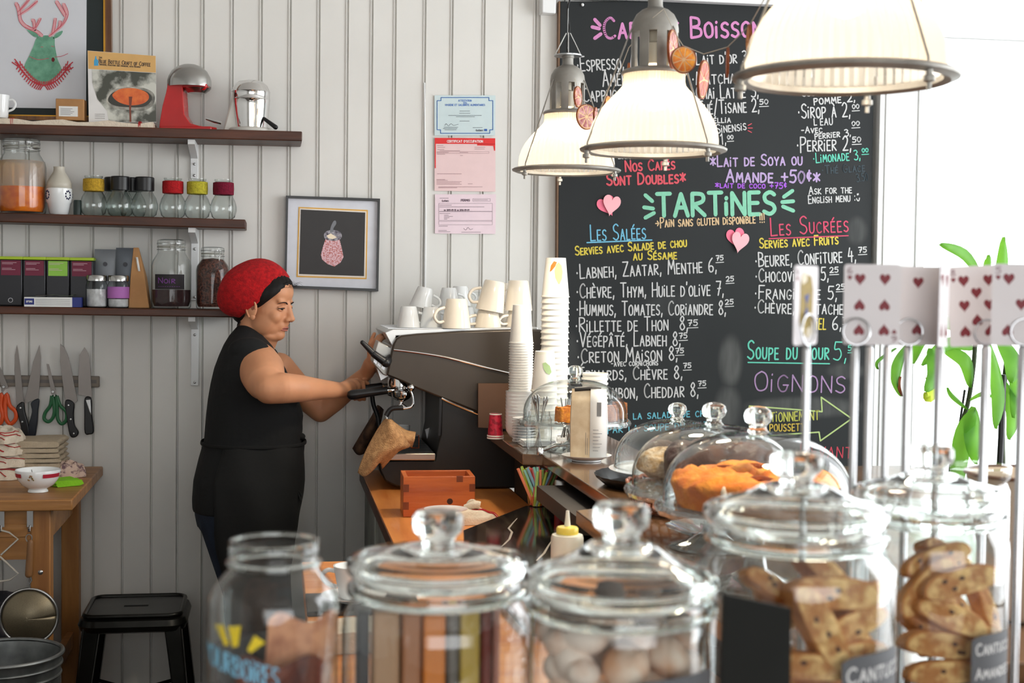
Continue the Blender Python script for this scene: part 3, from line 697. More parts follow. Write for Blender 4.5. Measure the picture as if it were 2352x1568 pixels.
for q in range(3): bt('Freeman Freeman Duggan'[q*7:q*7+14] if 0 else '--------', 218, 263+4.5*q, 240, 263.5+4.5*q, 3, .8)
obj('cover_lettering', mb, mat('ink_brown', (84, 70, 58), .7), t)
# red juicer
def juicer(nm, lab, px, w, red, rz):
    k = M(px, 5.17); t = thing(nm, lab, 'juicer', (sp(0, px, 5.17).x, 5.17, sz(0, sp(0, px, 5.17).x)+.001), rz=rz)
    return t, k
redp_ = mat('red_enamel', (196, 22, 26), .25, coat=.6, var=.04); alum = mat('polished_aluminium', (178, 178, 176), .22, 1, var=.05)
t, k = juicer('juicer', 'red juicer with a domed aluminium top on the top shelf', 432, 100, True, -.2)
body = [(-62, 0), (-60, 20), (-54, 55), (-46, 85), (-42, 105), (-10, 107), (-8, 96), (-6, 60), (-4, 35), (8, 16), (30, 10), (50, 8), (56, 3), (56, 0)]
mb = MB().prism([(a*k, b*k) for a, b in body], -.032, .032); obj('body', mb, redp_, t, bevel=.008, smooth=50)
mb = MB().prism([((-10+a)*k, b*k) for a, b in [(0, 96), (0, 106), (58, 106), (58, 97), (50, 90)]], -.034, .034); obj('collar', mb, redp_, t, bevel=.008)
mb = MB().lathe([(50*k, 0), (50*k, 14*k), (47*k, 24*k), (40*k, 36*k), (28*k, 46*k), (14*k, 51*k), (0.0001, 52*k)], 32, (0, 0, 0)); o = obj('dome', mb, alum, t, loc=(2*k, 0, 100*k)); o.scale = (1, .8, 1)
mb = MB().lathe([(.001, 86*k), (20*k, 86*k), (32*k, 97*k), (.001, 97*k)], 24, (20*k, 0, 0)); obj('spout', mb, alum, t)
mb = MB().slab([(x*k*cos(0), y) for x, y in [(-60, -.036), (58, -.034), (66, 0), (58, .034), (-60, .036)]], 0, 9*k); obj('base', mb, redp_, t, bevel=.004)
mb = MB().tube([(46*k, -.03, 26*k), (66*k, -.034, 20*k), (82*k, -.036, 16*k)], [.004, .006, .005], 8); obj('lever', mb, chrome, t)
t, k = juicer('juicer', 'chrome juicer on a cream base with a black handle, right end of the top shelf', 575, 80, False, 0)
mb = MB().lathe([(36*k, 6*k), (39*k, 30*k), (42*k, 60*k), (43*k, 72*k), (44*k, 74*k), (43*k, 77*k), (43*k, 90*k), (44*k, 92*k), (42*k, 96*k), (38*k, 106*k), (28*k, 115*k), (12*k, 119*k), (.0001, 120*k)], 40); obj('body', mb, chrome, t)
mb = MB().prism([(a*k, b*k) for a, b in [(-62, 0), (-54, 30), (-44, 70), (-40, 92), (-24, 92), (-24, 0)]], -.028, .028); obj('back', mb, mat('cream_enamel', (214, 210, 202), .3), t, bevel=.006)
mb = MB().lathe([(52*k, 0), (52*k, 6*k), (48*k, 9*k), (.001, 9*k)], 36); obj('base', mb, mat('cream_enamel'), t)
mb = MB().cap_((30*k, -.04, 30*k), (56*k, -.06, 10*k), .006, .0085); obj('handle', mb, black_pl, t)
# white mug at the left edge
def mug(nm, lab, cat, loc, r, h, m=china, hr=0, taper=.85, group=None, flip=False, handle=True, wall=.004):
    t = thing(nm, lab, cat, loc, group=group)
    pr = [(r*taper*.9, 0), (r*taper, .004), (r*(taper+1)/2, h*.5), (r, h), (r-wall, h), (r*(taper+1)/2-wall, h*.5), (r*taper-wall, .008), (0.0001, .008)]
    if flip: pr = [(a, h-b) for a, b in pr]
    obj('cup', MB().lathe(pr, 36, cap=False).lathe([(.0001, h if flip else 0), (r*taper*.9, h if flip else 0)], 36, cap=False), m, t, smooth=50)
    if handle:
        zs = [(h-z if flip else z) for z in (h*.78, h*.8, h*.62, h*.4, h*.3)]
        xs = [r*.93, r*1.35, r*1.62, r*1.4, r*.88]
        c_, s_ = cos(hr), sin(hr)
        obj('handle', MB().tube(crom([(x*c_, x*s_, z) for x, z in zip(xs, zs)], 5), r*.11, 8), m, t, smooth=60)
    return t
mug('mug', 'white china mug at the left end of the top shelf', 'mug', (sp(0, -2, 5.12).x, 5.12, sz(0, sp(0, -2, 5.12).x)+RZ), .036, .078, hr=-.2)
# clip-top jars
wire = mat('jar_wire', (170, 170, 168), .3, 1)
def clip_jar(lab, i, px, w, h, Y=5.18, fillm=None, fh=.6, neck=.72, group=None, shape=None, cz=-1.2):
    k = M(px, Y); r = w/2*k; H = h*k; x = sp(i, px, Y)
    t = thing('clip_top_jar', lab, 'jar', x, group=group)
    nr = r*neck
    pr = [(r*.9, 0), (r*.98, .006), (r, H*.1), (r, H*.62), (r*.96, H*.68), (nr*1.02, H*.8), (nr, H*.84), (nr, H*.88)]
    obj('glass_body', MB().lathe(pr, 40, cap=False).lathe([(.0001, .002), (r*.9, .002)], 40, cap=False), gl_thin, t, smooth=60)
    obj('glass_lid', MB().lathe([(nr*1.02, H*.905), (nr*1.06, H*.93), (nr*1.02, H*.985), (nr*.8, H), (.001, H)], 36, cap=False), gl_thin, t, smooth=60)
    obj('rubber_seal', MB().lathe([(nr*.98, H*.88), (nr*1.05, H*.88), (nr*1.05, H*.9), (nr*.98, H*.9)], 36, closed=True), mat('seal_grey', (150, 150, 140), .6), t)
    mb = MB()
    for zz in (.85, .94): mb.tube([(nr*1.05*cos(a), nr*1.05*sin(a), H*zz) for a in [2*pi*q/28 for q in range(28)]], .0013, 6, closed=True)
    c_, s_ = cos(cz), sin(cz)
    mb.tube([(nr*1.06*c_, nr*1.06*s_, H*.95), (nr*1.2*c_, nr*1.2*s_, H*.9), (nr*1.15*c_, nr*1.15*s_, H*.78), (nr*1.1*c_, nr*1.1*s_, H*.85)], .0016, 6)
    for d in (-.35, .35): mb.tube([(nr*1.06*cos(cz+d), nr*1.06*sin(cz+d), H*.94), (nr*1.14*cos(cz+d), nr*1.14*sin(cz+d), H*.85)], .0015, 6)
    obj('wire_clip', mb, wire, t)
    if fillm:
        obj('contents', MB().lathe([(r*.86, .008), (r*.94, H*.1), (r*.95, min(H*fh, H*.62)), (.0001, H*fh)] if fh < .64 else [(r*.86, .008), (r*.94, H*.1), (r*.95, H*.62), (r*.9, H*.7), (nr*.93, H*.8), (.0001, H*.82)], 40), fillm, t, smooth=50)
    return t, r, H
t, r, H = clip_jar('big clip-top jar half full of orange preserve, left on the middle shelf', 1, 50, 108, 172, 5.17, mat('orange_preserve', (222, 118, 22), .3, c2=(196, 86, 14), scale=35, coat=.3), .36)
obj('syrup', MB().lathe([(r*.955, H*.36), (r*.96, H*.66), (r*.94, H*.7), (.001, H*.7), (.001, H*.365)], 36, cap=False), thin_glass('amber_syrup', (.93, .66, .28), .3, haze=.25), t)
# white bottle with patterned cup
x = sp(1, 136, 5.16); k = M(136, 5.16)
t = thing('ceramic_bottle', 'cream ceramic bottle standing in a patterned white cup', 'bottle', x)
obj('bottle', MB().lathe([(20*k, 56*k), (28*k, 62*k), (27*k, 74*k), (20*k, 88*k), (13*k, 98*k), (12*k, 106*k), (13*k, 110*k), (.001, 110*k)], 32), mat('cream_ceramic', (196, 190, 176), .35), t, smooth=60)
obj('patterned_cup', MB().lathe([(18*k, 0), (22*k, 4*k), (26*k, 26*k), (29*k, 30*k), (29*k, 60*k), (26*k, 62*k), (.001, 60*k)], 32), china, t, smooth=40)
mb = MB()
for ang in (-2.5, -.7, .6, 2.2):
    for q in range(9):
        a2 = 2*pi*q/9; aa = ang+.22*cos(a2); zz = 45*k+9*k*sin(a2)
        mb.ell((29.3*k*cos(aa), 29.3*k*sin(aa), zz), (.0026, .0026, .0038), 6, 4)
obj('dot_pattern', mb, mat('navy_glaze', (30, 30, 70), .3), t)
# row of round jars
def round_jar(px, kind, lab, Y=5.16, s=1.0):
    k = M(px, Y)*s; t = thing('round_jar', lab, 'jar', sp(1, px, Y), group='round glass jars on the middle shelf')
    pr = [(18*k, 0), (26*k, 6*k), (30*k, 20*k), (30*k, 30*k), (26*k, 44*k), (20*k, 54*k), (18*k, 58*k), (18*k, 86*k), (20*k, 88*k), (20*k, 92*k)]
    obj('glass_body', MB().lathe(pr, 32, cap=False, rip=lambda a: 1+.012*cos(12*a)).lathe([(.0001, .002), (18*k, .002)], 32, cap=False), thin_glass('jar_glass_small', (.9, .93, .92), 1.0, base=.09), t, smooth=60)
    if kind == 'lid': obj('lid', MB().lathe([(20*k, 60*k), (22*k, 61*k), (22*k, 90*k), (20*k, 92*k), (.001, 92*k)], 32), black_pl, t)
    else:
        c, nm = {'mustard': ((190, 152, 46), 'mustard_wool'), 'red': ((176, 24, 30), 'red_wool'), 'lime': ((186, 176, 52), 'lime_wool'), 'burg': ((120, 16, 46), 'burgundy_wool')}[kind]
        obj('knit_collar', MB().lathe([(20*k, 56*k), (23*k, 57*k), (23.5*k, 70*k), (23*k, 84*k), (20*k, 85*k)], 32, cap=False, rip=lambda a: 1+.02*cos(16*a)), mat(nm, c, .95, var=.2, scale=120, bump=.5, bscale=260), t)
    return t
round_jar(262, 'lid', 'round jar with a black lid in the rear row beside the mustard collar', 5.245)
round_jar(305, 'lid', 'round jar with a black lid in the rear row between two front jars', 5.245)
round_jar(215, 'mustard', 'round jar with a mustard knitted collar, first of the row')
round_jar(276, 'lid', 'left round jar with a black lid in the front row')
round_jar(332, 'lid', 'right round jar with a black lid in the front row')
round_jar(397, 'red', 'round jar with a bright red knitted collar')
round_jar(453, 'lime', 'round jar with a lime yellow knitted collar')
round_jar(513, 'burg', 'round jar with a burgundy collar at the shelf end')
x = sp(1, 178, 5.15); k = M(178, 5.15)
tag(obj('spice_tin', MB().lathe([(9*k, 0), (9*k, 32*k), (8*k, 35*k), (.001, 35*k)], 20), mat('green_black_tin', (30, 44, 40), .4), loc=x), 'tiny dark green tin beside the patterned cup', 'tin')
# tea tins
tin_b = mat('dark_tin', (42, 42, 46), .35, .3, var=.04); lime = mat('lime_lid', (168, 196, 40), .4)
for q, (a, b, cc, lab) in enumerate(((2, 54, 'm', 'dark tea tin with a maroon label, leftmost on the bottom shelf'), (57, 107, 'm', 'dark tea tin with a maroon label, second from the left'), (110, 161, 'g', 'dark tea tin with a bright green label'), (164, 216, 'm', 'dark tea tin with a maroon label behind the small jars'))):
    cx_ = (a+b)/2; k = M(cx_, 5.17); x = sp(2, cx_, 5.19 if q < 3 else 5.2)
    t = thing('tea_tin', lab, 'tin', x, group='tea tins on the bottom shelf'); w = (b-a)/2*k
    obj('body', MB().box(-w, w, -.035, .035, 0, 106*k), tin_b, t, bevel=.004)
    obj('lid', MB().box(-w-.001, w+.001, -.036, .036, 106*k, 113*k), lime, t, bevel=.002)
    lb = obj('label', MB().box(-w*.8, w*.86, -.0362, -.035, 70*k, 104*k), mat('maroon_label', (112, 28, 56), .5) if cc == 'm' else mat('green_label', (142, 196, 72), .5), t)
    mb = MB()
    for z_, e in ((99, .3), (96, .0), (86, -.1), (83, .2)): stroke(mb, [(-w*.7, z_*k), (w*(.2+e), z_*k)], .9*k, -.0366)
    obj('label_print', mb, mat('ink_pale', (214, 180, 190), .7), lb)
    if q == 0: obj('emblem', MB().tube([(8*k*cos(v)*.6, -.0356, 13*k+8*k*sin(v)*.6) for v in [2*pi*s_/16 for s_ in range(16)]], .0012, 5, closed=True), mat('ink_white', (200, 200, 205), .6), t)
# flat carton lying in front with a spoon on it
p = sp(2, 123, 5.1); k = M(123, 5.1)
t = thing('flat_carton', 'flat white and blue carton lying before the tea tins', 'box', p)
obj('carton', MB().box(-63*k, 63*k, -.02, .02, 0, 22*k), paper_w, t, bevel=.001)
nb = mat('navy_print', (38, 48, 120), .5)
obj('blue_end', MB().box(43*k, 63.3*k, -.0206, .0206, -.0001, 22.3*k), nb, t); obj('blue_mark', MB().box(-62*k, -41*k, -.0206, -.02, 5*k, 19*k), nb, t)
mb = MB()
for z_ in (5, 9, 13, 17): stroke(mb, [(-38*k, z_*k), (38*k, z_*k)], .7*k, -.0208)
mb2 = MB(); lettering(mb2, 'OPTIMO', (-58*k, 10*k), (-45*k, 10*k), 4*k, .8*k, -.0212)
obj('printed_lines', mb, mat('ink_grey'), t); obj('printed_name', mb2, paper_w, t)
t = tag(obj('spoon', MB().tube([(-.06, 0, .0), (0, .004, .004), (.05, .0, .001), (.075, -.004, .006)], [.006, .002, .0018, .0025], 8, flat=.4), steel, loc=(p.x, p.y-.0, p.z+22*k+.004)), 'steel teaspoon lying on the flat white carton', 'spoon')
# standing grey pouches, kraft bag
def pouch(nm, lab, cat, px, w, h, m, Y, d=.05, lean=0, grp=None, roll=False):
    k = M(px, Y); w = w/2*k; H = h*k; t = thing(nm, lab, cat, sp(2, px, Y), rz=lean, group=grp)
    mb = MB()
    def f(u, v):
        a = u*2*pi; e = (1-v)**.5 if not roll else (1-v*.9)**.8
        return (w*(1-.06*v)*max(-1, min(1, 1.25*cos(a))), -d/2*sin(a)*max(.04, e), v*H)
    mb.grid(f, 24, 10); obj('pouch', mb, m, t, smooth=40)
    return t, k
grey_foil = mat('grey_foil', (132, 136, 142), .4, .3, var=.08, scale=12)
t, k = pouch('coffee_pouch', 'grey foil pouch standing behind the right-hand tea tin', 'pouch', 243, 52, 132, grey_foil, 5.235, grp='grey foil pouches'); t['group'] = 'grey foil pouches'
obj('emblem', MB().lathe([(.0001, 0), (5*k, 0), (5*k, .001), (.0001, .001)], 16), mat('ink_grey'), t, loc=(0, -.02, 98*k), R=(pi/2, 0, 0))
t, k = pouch('coffee_pouch', 'grey foil pouch standing beside the brown paper bag', 'pouch', 289, 46, 136, mat('dark_grey_foil', (104, 110, 118), .4, .3), 5.23, grp='grey foil pouches')
obj('emblem', MB().lathe([(.0001, 0), (5*k, 0), (5*k, .001), (.0001, .001)], 16), mat('ink_grey'), t, loc=(0, -.02, 98*k), R=(pi/2, 0, 0))
x = sp(2, 322, 5.15); k = M(322, 5.15)
t = thing('paper_bag', 'tall brown kraft paper bag narrowing to its folded top', 'bag', x)
mb = MB().add([(-24*k, -.03, 0), (22*k, -.03, 0), (24*k, .035, 0), (-22*k, .035, 0), (-20*k, -.03, 70*k), (12*k, -.028, 70*k), (14*k, .03, 70*k), (-18*k, .03, 70*k), (-15*k, -.003, 138*k), (-3*k, -.003, 138*k), (-3*k, .004, 138*k), (-15*k, .004, 138*k)],
              [(3, 2, 1, 0), (0, 1, 5, 4), (1, 2, 6, 5), (2, 3, 7, 6), (3, 0, 4, 7), (4, 5, 9, 8), (5, 6, 10, 9), (6, 7, 11, 10), (7, 4, 8, 11), (8, 9, 10, 11)])
obj('bag', mb, kraft, t, smooth=30, bevel=.002)
obj('white_label', MB().add([(-9*k, -.0175, 116*k), (-4*k, -.0175, 116*k), (2*k, -.0275, 84*k), (-3*k, -.0275, 84*k)], [(3, 2, 1, 0)]), paper_w, t, solid=.001)
# small screw jars
for px, lab in ((222, 'small jar of white powder with a metal lid on the bottom shelf'), (272, 'small jar with a metal lid and a purple label')):
    k = M(px, 5.12); t = thing('screw_top_jar', lab, 'jar', sp(2, px, 5.12), group='small metal-lidded jars')
    obj('glass_body', MB().lathe([(21*k, 0), (24*k, 3*k), (24*k, 52*k), (21*k, 60*k)], 32, cap=False), gl_thin, t, smooth=50)
    obj('lid', MB().lathe([(22*k, 60*k), (23.5*k, 61*k), (23.5*k, 72*k), (22*k, 74*k), (.001, 74*k)], 32), alum, t, smooth=40)
    obj('contents', MB().lathe([(20*k, 2*k), (22*k, 4*k), (22*k, 42*k if px < 250 else 20*k), (.001, 40*k if px < 250 else 18*k)], 24), mat('white_powder', (200, 200, 202), .8, var=.2, scale=50), t)
    if px > 250:
        obj('purple_label', MB().lathe([(24.4*k, 22*k), (24.4*k, 48*k)], 32, cap=False), mat('purple_label', (176, 108, 182), .6), t)
t, r, H = clip_jar('clip-top jar of dark sugar with a slate label on the bottom shelf', 2, 394, 90, 158, 5.15, mat('dark_sugar', (52, 30, 32), .8, var=.25, scale=90), .27, neck=.68)
k = M(394, 5.15)
mb = MB(); 
for a0 in range(13):
    pass
def curved(mb, r, a0, a1, z0, z1, n=10):
    vs = []
    for q in range(n+1):
        a = a0+(a1-a0)*q/n; vs += [(r*cos(a), r*sin(a), z0), (r*cos(a), r*sin(a), z1)]
    return mb.add(vs, [(2*q, 2*q+2, 2*q+3, 2*q+1) for q in range(n)])
lb = obj('slate_label', curved(MB(), r*1.012, -pi/2-.85, -pi/2+.75, 44*k, 78*k), mat('slate_label', (36, 32, 36), .6), t)
def curved_text(text, r, a0, a1, z, h, w, m, parent, name='label_writing', tilt=0):
    mb = MB(); lettering(mb, text, (a0*r, z), (a1*r, z+tilt), h, w, 0)
    mb.v = [(r*cos(x/r), r*sin(x/r), z_) for x, y, z_ in mb.v]
    # finer ribbons are not needed: strokes are short
    return obj(name, mb, m, parent, smooth=0)
curved_text('Noir', r*1.02, -pi/2-.6, -pi/2+.25, 58*k, 12*k, 1.8*k, mat('violet_chalk', (128, 72, 150), .8), lb)
curved_text('----------', r*1.02, -pi/2-.6, -pi/2+.5, 48*k, 5*k, .8*k, mat('violet_chalk'), lb)
clip_jar('clip-top jar filled with brown coffee beans, behind the person', 2, 489, 76, 142, 5.16, mat('coffee_beans', (112, 62, 46), .5, c2=(50, 26, 22), scale=120, bump=1, bscale=120, band=(.4, .6)), .82, neck=.66, cz=-1.0)

# ================================================================ knife rack
YK = 5.255
pa = P(10, 863, Y=YK)
t = thing('knife_rack', 'grey magnetic knife strip screwed to the wall', 'knife rack', P(100, 875, Y=WY-.012))
o_ = t.location.copy()
obj('magnetic_bar', MB().prism(rel([(-90, 861), (228, 864), (228, 889), (-90, 886)], WY-.02), -.012, .0105), mat('grey_wood_bar', (122, 112, 102), .6, var=.08), t, bevel=.003)
obj('magnet_strip', MB().prism(rel([(-90, 870), (222, 872), (222, 880), (-90, 878)], WY-.02), -.0125, -.011), mat('magnet_grey', (96, 92, 88), .5), t)
blade_m = mat('knife_steel', (128, 122, 118), .38, 1, var=.06, scale=8)
def knife(lab, blade, handle, rivets, hm=black_pl, bolster=None):
    Yb = WY-.03; c = P(*blade[0], Y=Yb)
    t = thing('kitchen_knife', lab, 'knife', c, group='knives on the magnetic strip'); global o_; o_ = c.copy()
    obj('blade', MB().prism(rel([(p.x, p.y) for p in crom(blade, 3, True)] if 0 else blade, Yb), -.0012, .0012), blade_m, t, bevel=.0004)
    obj('handle', MB().prism(rel([(p.x, p.y) for p in crom(handle, 4, True)], Yb), -.009, .009), hm, t, bevel=.004)
    for a, b in rivets:
        q = rel([(a, b)], Yb)[0]; obj('rivet', MB().lathe([(.0001, 0), (.0035, 0), (.003, .0015), (.0001, .0018)], 12), steel, t, loc=(q[0], -.009, q[1]), R=(pi/2, 0, 0))
    if bolster: obj('bolster', MB().prism(rel(bolster, Yb), -.0095, .0095), steel, t, bevel=.002)
    return t
knife('long slim carving knife, first left of the scissors', [(39, 791), (42, 806), (46, 840), (53, 905), (55, 924), (38, 932), (36, 900), (33, 850), (34, 815)], [(38, 934), (54, 922), (58, 945), (66, 975), (68, 1000), (57, 1011), (45, 1003), (49, 985), (43, 958)], [(48, 936), (52, 968), (53, 1000)])
knife("broad chef's knife leaning right, beside the slim carving knife", [(91, 791), (94, 820), (92, 870), (89, 914), (60, 926), (57, 918), (66, 880), (76, 830)], [(72, 924), (90, 916), (88, 945), (86, 975), (80, 1005), (66, 1007), (67, 975), (74, 945)], [], mat('navy_plastic', (20, 26, 36), .35))
knife("wide curved chef's knife right of the green scissors", [(139, 789), (148, 798), (158, 822), (166, 860), (172, 890), (178, 920), (172, 926), (150, 920), (143, 870), (138, 830)], [(150, 920), (170, 924), (170, 950), (172, 975), (181, 992), (175, 1003), (162, 1001), (155, 970)], [(158, 930), (163, 962), (170, 995)])
knife('broad santoku knife with a steel butt, rightmost on the strip', [(194, 797), (203, 812), (208, 850), (211, 912), (180, 906), (180, 860), (183, 815)], [(195, 914), (210, 914), (212, 950), (216, 990), (206, 997), (195, 993), (194, 950)], [], black_pl, [(197, 917), (209, 916), (211, 955), (206, 945)])
def scissors(lab, ox, oy, c, blades, loops, mm, sc=1):
    Yb = WY-.03; cc = P(ox, oy, Y=Yb); t = thing('scissors', lab, 'scissors', cc, group='scissors on the magnetic strip'); global o_; o_ = cc.copy()
    for i, b in enumerate(blades): obj('blade', MB().prism(rel(b, Yb), -.002-.002*i, .0-.002*i), blade_m, t)
    for lp in loops:
        pts = crom(rel(lp, Yb), 5, True); obj('handle', MB().tube([(p.x, -.002, p.y) for p in pts], .0062*sc, 8, closed=True), mm, t)
    obj('pivot', MB().lathe([(.0001, 0), (.006, 0), (.0045, .003), (.0001, .003)], 14), steel, t, loc=(0, -.004, 0), R=(pi/2, 0, 0))
scissors('green-handled kitchen scissors between the knives', 122, 899, 0, [[(107, 835), (112, 836), (128, 896), (120, 910), (114, 880)], [(109, 836), (114, 842), (130, 905), (118, 905)]],
         [[(120, 908), (116, 930), (104, 948), (102, 962), (112, 968), (122, 958), (125, 940)], [(130, 908), (138, 930), (152, 945), (152, 964), (142, 973), (133, 962), (131, 935)]], mat('green_plastic', (34, 96, 58), .4))
scissors('orange-handled scissors at the left edge of the picture', 9, 888, 0, [[(-12, 838), (0, 842), (16, 885), (8, 900)], [(-2, 842), (4, 850), (20, 890), (6, 896)]],
         [[(16, 905), (22, 930), (36, 945), (36, 962), (24, 973), (14, 960), (12, 930)], [(4, 905), (2, 930), (6, 955), (0, 972), (-14, 960), (-10, 930)]], mat('orange_plastic', (214, 80, 28), .4), 1.2)

# ================================================================ work table at the left
TZ = .923
fr = P(166, 1147, Z=TZ); br_ = P(239, 1069, Z=TZ)
Yf = fr.y; Yb = WY-.025; XRt = fr.x
t = thing('work_table', 'solid oak work table against the panelled wall', 'table', (XRt-.6, (Yf+Yb)/2, 0))
ox, oy = t.location.x, t.location.y
obj('table_top', MB().box(-.7, .6, Yf-oy, Yb-oy, TZ-.034, TZ), oak_top, t, bevel=.004)
for lx, ly in ((.5, Yf-oy+.07), (.5, Yb-oy-.08), (-.62, Yf-oy+.07), (-.62, Yb-oy-.08)):
    obj('leg', MB().box(lx-.03, lx+.03, ly-.03, ly+.03, 0, TZ-.034), oak_leg, t, bevel=.004)
obj('apron_rail', MB().box(-.6, .47, Yf-oy+.045, Yf-oy+.065, TZ-.19, TZ-.034), oak_top, t)
obj('apron_rail', MB().box(.49, .51, Yf-oy+.1, Yb-oy-.11, TZ-.15, TZ-.034), oak_top, t)
obj('stretcher', MB().box(.488, .512, Yf-oy+.1, Yb-oy-.11, .3, .35), oak_leg, t)
obj('lower_shelf', MB().box(-.6, .48, Yf-oy+.1, Yb-oy-.1, .28, .3), oak_top, t)
obj('drawer_rail', MB().box(-.59, .46, Yf-oy+.04, Yf-oy+.046, TZ-.12, TZ-.08), oak_top, t, bevel=.002)
obj('screw', MB().ell((.5, Yf-oy+.04, TZ-.23), (.008, .003, .008), 10, 6), steel, t)
# patterned dark cloths on the lower shelf
for q, (dx, dz, lab) in enumerate(((.25, 0, 'dark folded cloth bundle on the low shelf of the work table'), (-.22, 0, 'second dark cloth bundle on the low shelf, further left'))):
    mb = MB(); mb.grid(lambda u, v: ((.2*cos(u*2*pi))*(sin(v*pi)**.5+.001), .17*sin(u*2*pi)*(sin(v*pi)**.5+.001), .001+.24*(1-cos(v*pi))/2*(1+.08*sin(u*18+v*9))), 40, 18)
    tag(obj('cloth_bundle', mb, mat('dark_print_cloth', (58, 54, 60), .9, c2=(30, 30, 36), scale=30, band=(.45, .55)), loc=(ox+dx, oy+.02, .301)), lab, 'cloth', 'cloth bundles under the table')
# folded towels
def fold_towel(lab, w, d, h, loc, m, rz=0, waves=3, grp=None, cat='towel', nm='folded_towel'):
    prof = []; n = 10; r = h/2
    for q in range(n+1): a = -pi/2+pi*q/n; prof.append((w/2-r+r*cos(a), r+r*sin(a)))
    prof += [(w*.2, h*.97), (0, h*1.03), (-w*.2, h*.97), (-w/2+.004, h*.96), (-w/2, h*.6), (-w/2+.006, h*.52), (-w/2, h*.44), (-w/2+.004, 0)]
    mb = MB(); n2 = 6; vs = []; fs = []; k = len(prof)
    for j in range(n2+1):
        y = -d/2+d*j/n2
        for i, (x, z) in enumerate(prof): vs.append((x+.004*sin(j*2+i*.4), y+.003*sin(i*1.3), max(0, z+.0015*sin(j*1.7+i)*(1 if z > .002 else 0))))
    for j in range(n2):
        for i in range(k): fs.append((j*k+i, j*k+(i+1) % k, (j+1)*k+(i+1) % k, (j+1)*k+i))
    fs.append(tuple(range(k))); fs.append(tuple(n2*k+i for i in reversed(range(k))))
    mb.add(vs, fs)
    o = obj(nm, mb, m, loc=loc, R=(0, 0, rz), smooth=60)
    return tag(o, lab, cat, grp)
names = ['lowest', 'second', 'third', 'fourth', 'fifth', 'sixth', 'topmost']
p = P(100, 1100, Z=TZ); z = TZ+.001; p = V((P(102, 1078, Z=TZ).x, 5.06, 0))
for q in range(7):
    h = [.016, .015, .016, .014, .016, .015, .022][q]
    fold_towel('beige folded towel in the neat stack, %s' % (names[q]+(' from the bottom' if 0 < q < 6 else ' of its pile')), .185-.004*q, .2, h, (p.x+random.uniform(-.004, .004), p.y, z), mat('beige_towel', (188, 172, 148), .95, var=.07, scale=50, bump=.4, bscale=300), random.uniform(-.04, .04)+(pi if q % 2 else 0)*0, grp='beige folded towels'); z += h*1.06+.001
# crumpled striped cloths at far left
def crumple(nm, lab, cat, loc, rx, ry, h, m, seed, grp=None, amp=.16, st=None):
    rd = random.Random(seed); ph = [rd.uniform(0, 6) for _ in range(6)]
    def f(u, v):
        a = u*2*pi; s_ = sin(v*pi/2)**.8
        q = 1+amp*(sin(3*a+ph[0])*.5+sin(7*a+ph[1]+v*5)*.35+sin(11*a+ph[2])*.25)
        z = h*(cos(v*pi/2)**.7)*(1+amp*(sin(9*v*2+a*2+ph[3])*.5+sin(a*5+ph[4]+v*8)*.4))
        return (rx*s_*q*cos(a), ry*s_*q*sin(a), max(z, 0))
    mb = MB().grid(f, 56, 20)
    t = thing(nm, lab, cat, loc, group=grp)
    obj('cloth', mb, m, t, smooth=80)
    if st:
        mb = MB()
        for k_ in st[0]:
            mb.tube([tuple(V(f(u_, v_))*1.006+V((0, 0, .001))) for u_, v_ in [(k_[0]+(k_[2]-k_[0])*s_/14, k_[1]+(k_[3]-k_[1])*s_/14) for s_ in range(15)]], .003, 6, flat=.5)
        obj('stripe', mb, st[1], t)
    return t
zc = TZ+.001; yy = 5.0
for q, (px, rx, h, lab) in enumerate(((4, .1, .05, 'lowest crumpled red-striped cloth of the heap at the left edge'), (6, .085, .05, 'second crumpled red-striped cloth of the heap at the left edge'), (2, .08, .05, 'third crumpled striped cloth of the heap at the left edge'), (4, .075, .045, 'topmost white cloth with red stripes on the heap at the left edge'))):
    crumple('striped_cloth', lab, 'cloth', (P(px, 1060, Y=yy).x, yy, zc), rx, .09, h, linen, q+3, 'red-striped cloths', .2, ([(.55, .3, .95, .8), (.5, .6, .98, .5), (.6, .1, .8, .9)], linen_red)); zc += h*.82
crumple('patterned_cloth', 'crumpled floral cloth lying behind the bowl', 'cloth', (P(150, 1100, Z=TZ).x, P(150, 1100, Z=TZ).y+.06, TZ+.001), .055, .05, .05, mat('floral_cloth', (206, 180, 164), .9, c2=(110, 84, 90), scale=60, band=(.38, .5)), 21)
mb = MB(); 
tag(fold_towel('x', .09, .08, .02, (P(150, 1112, Z=TZ).x, P(150, 1112, Z=TZ).y-.02, TZ+.001), mat('lime_cloth', (132, 196, 36), .9, bump=.3, bscale=200), .5, nm='green_cloth'), 'bright lime green folded cloth beside the bowl', 'cloth')
# footed bowl
p = P(85, 1131, Z=TZ); k = M(85, p.y)
t = thing('footed_bowl', 'white footed bowl with a red band and flower motif', 'bowl', (p.x, p.y+.02, TZ+.001))
obj('bowl', MB().lathe([(23*k, 0), (22*k, 4*k), (19*k, 6*k), (36*k, 16*k), (46*k, 30*k), (51*k, 50*k), (50*k, 51.5*k), (48.5*k, 50*k), (43*k, 30*k), (30*k, 16*k), (.0001, 10*k)], 48, cap=False), china, t, smooth=50)
rb = mat('red_glaze_band', (176, 44, 60), .3)
for a0, a1 in ((-2.9, -2.25), (-1.2, -.2), (.4, 2.2)):
    mb = MB(); n = 10
    vs = []
    for q in range(n+1):
        a = a0+(a1-a0)*q/n; vs += [(49.2*k*cos(a), 49.2*k*sin(a), 36*k), (51*k*cos(a), 51*k*sin(a), 45*k)]
    mb.add(vs, [(2*q, 2*q+2, 2*q+3, 2*q+1) for q in range(n)]); obj('red_band', mb, rb, t)
mb = MB()
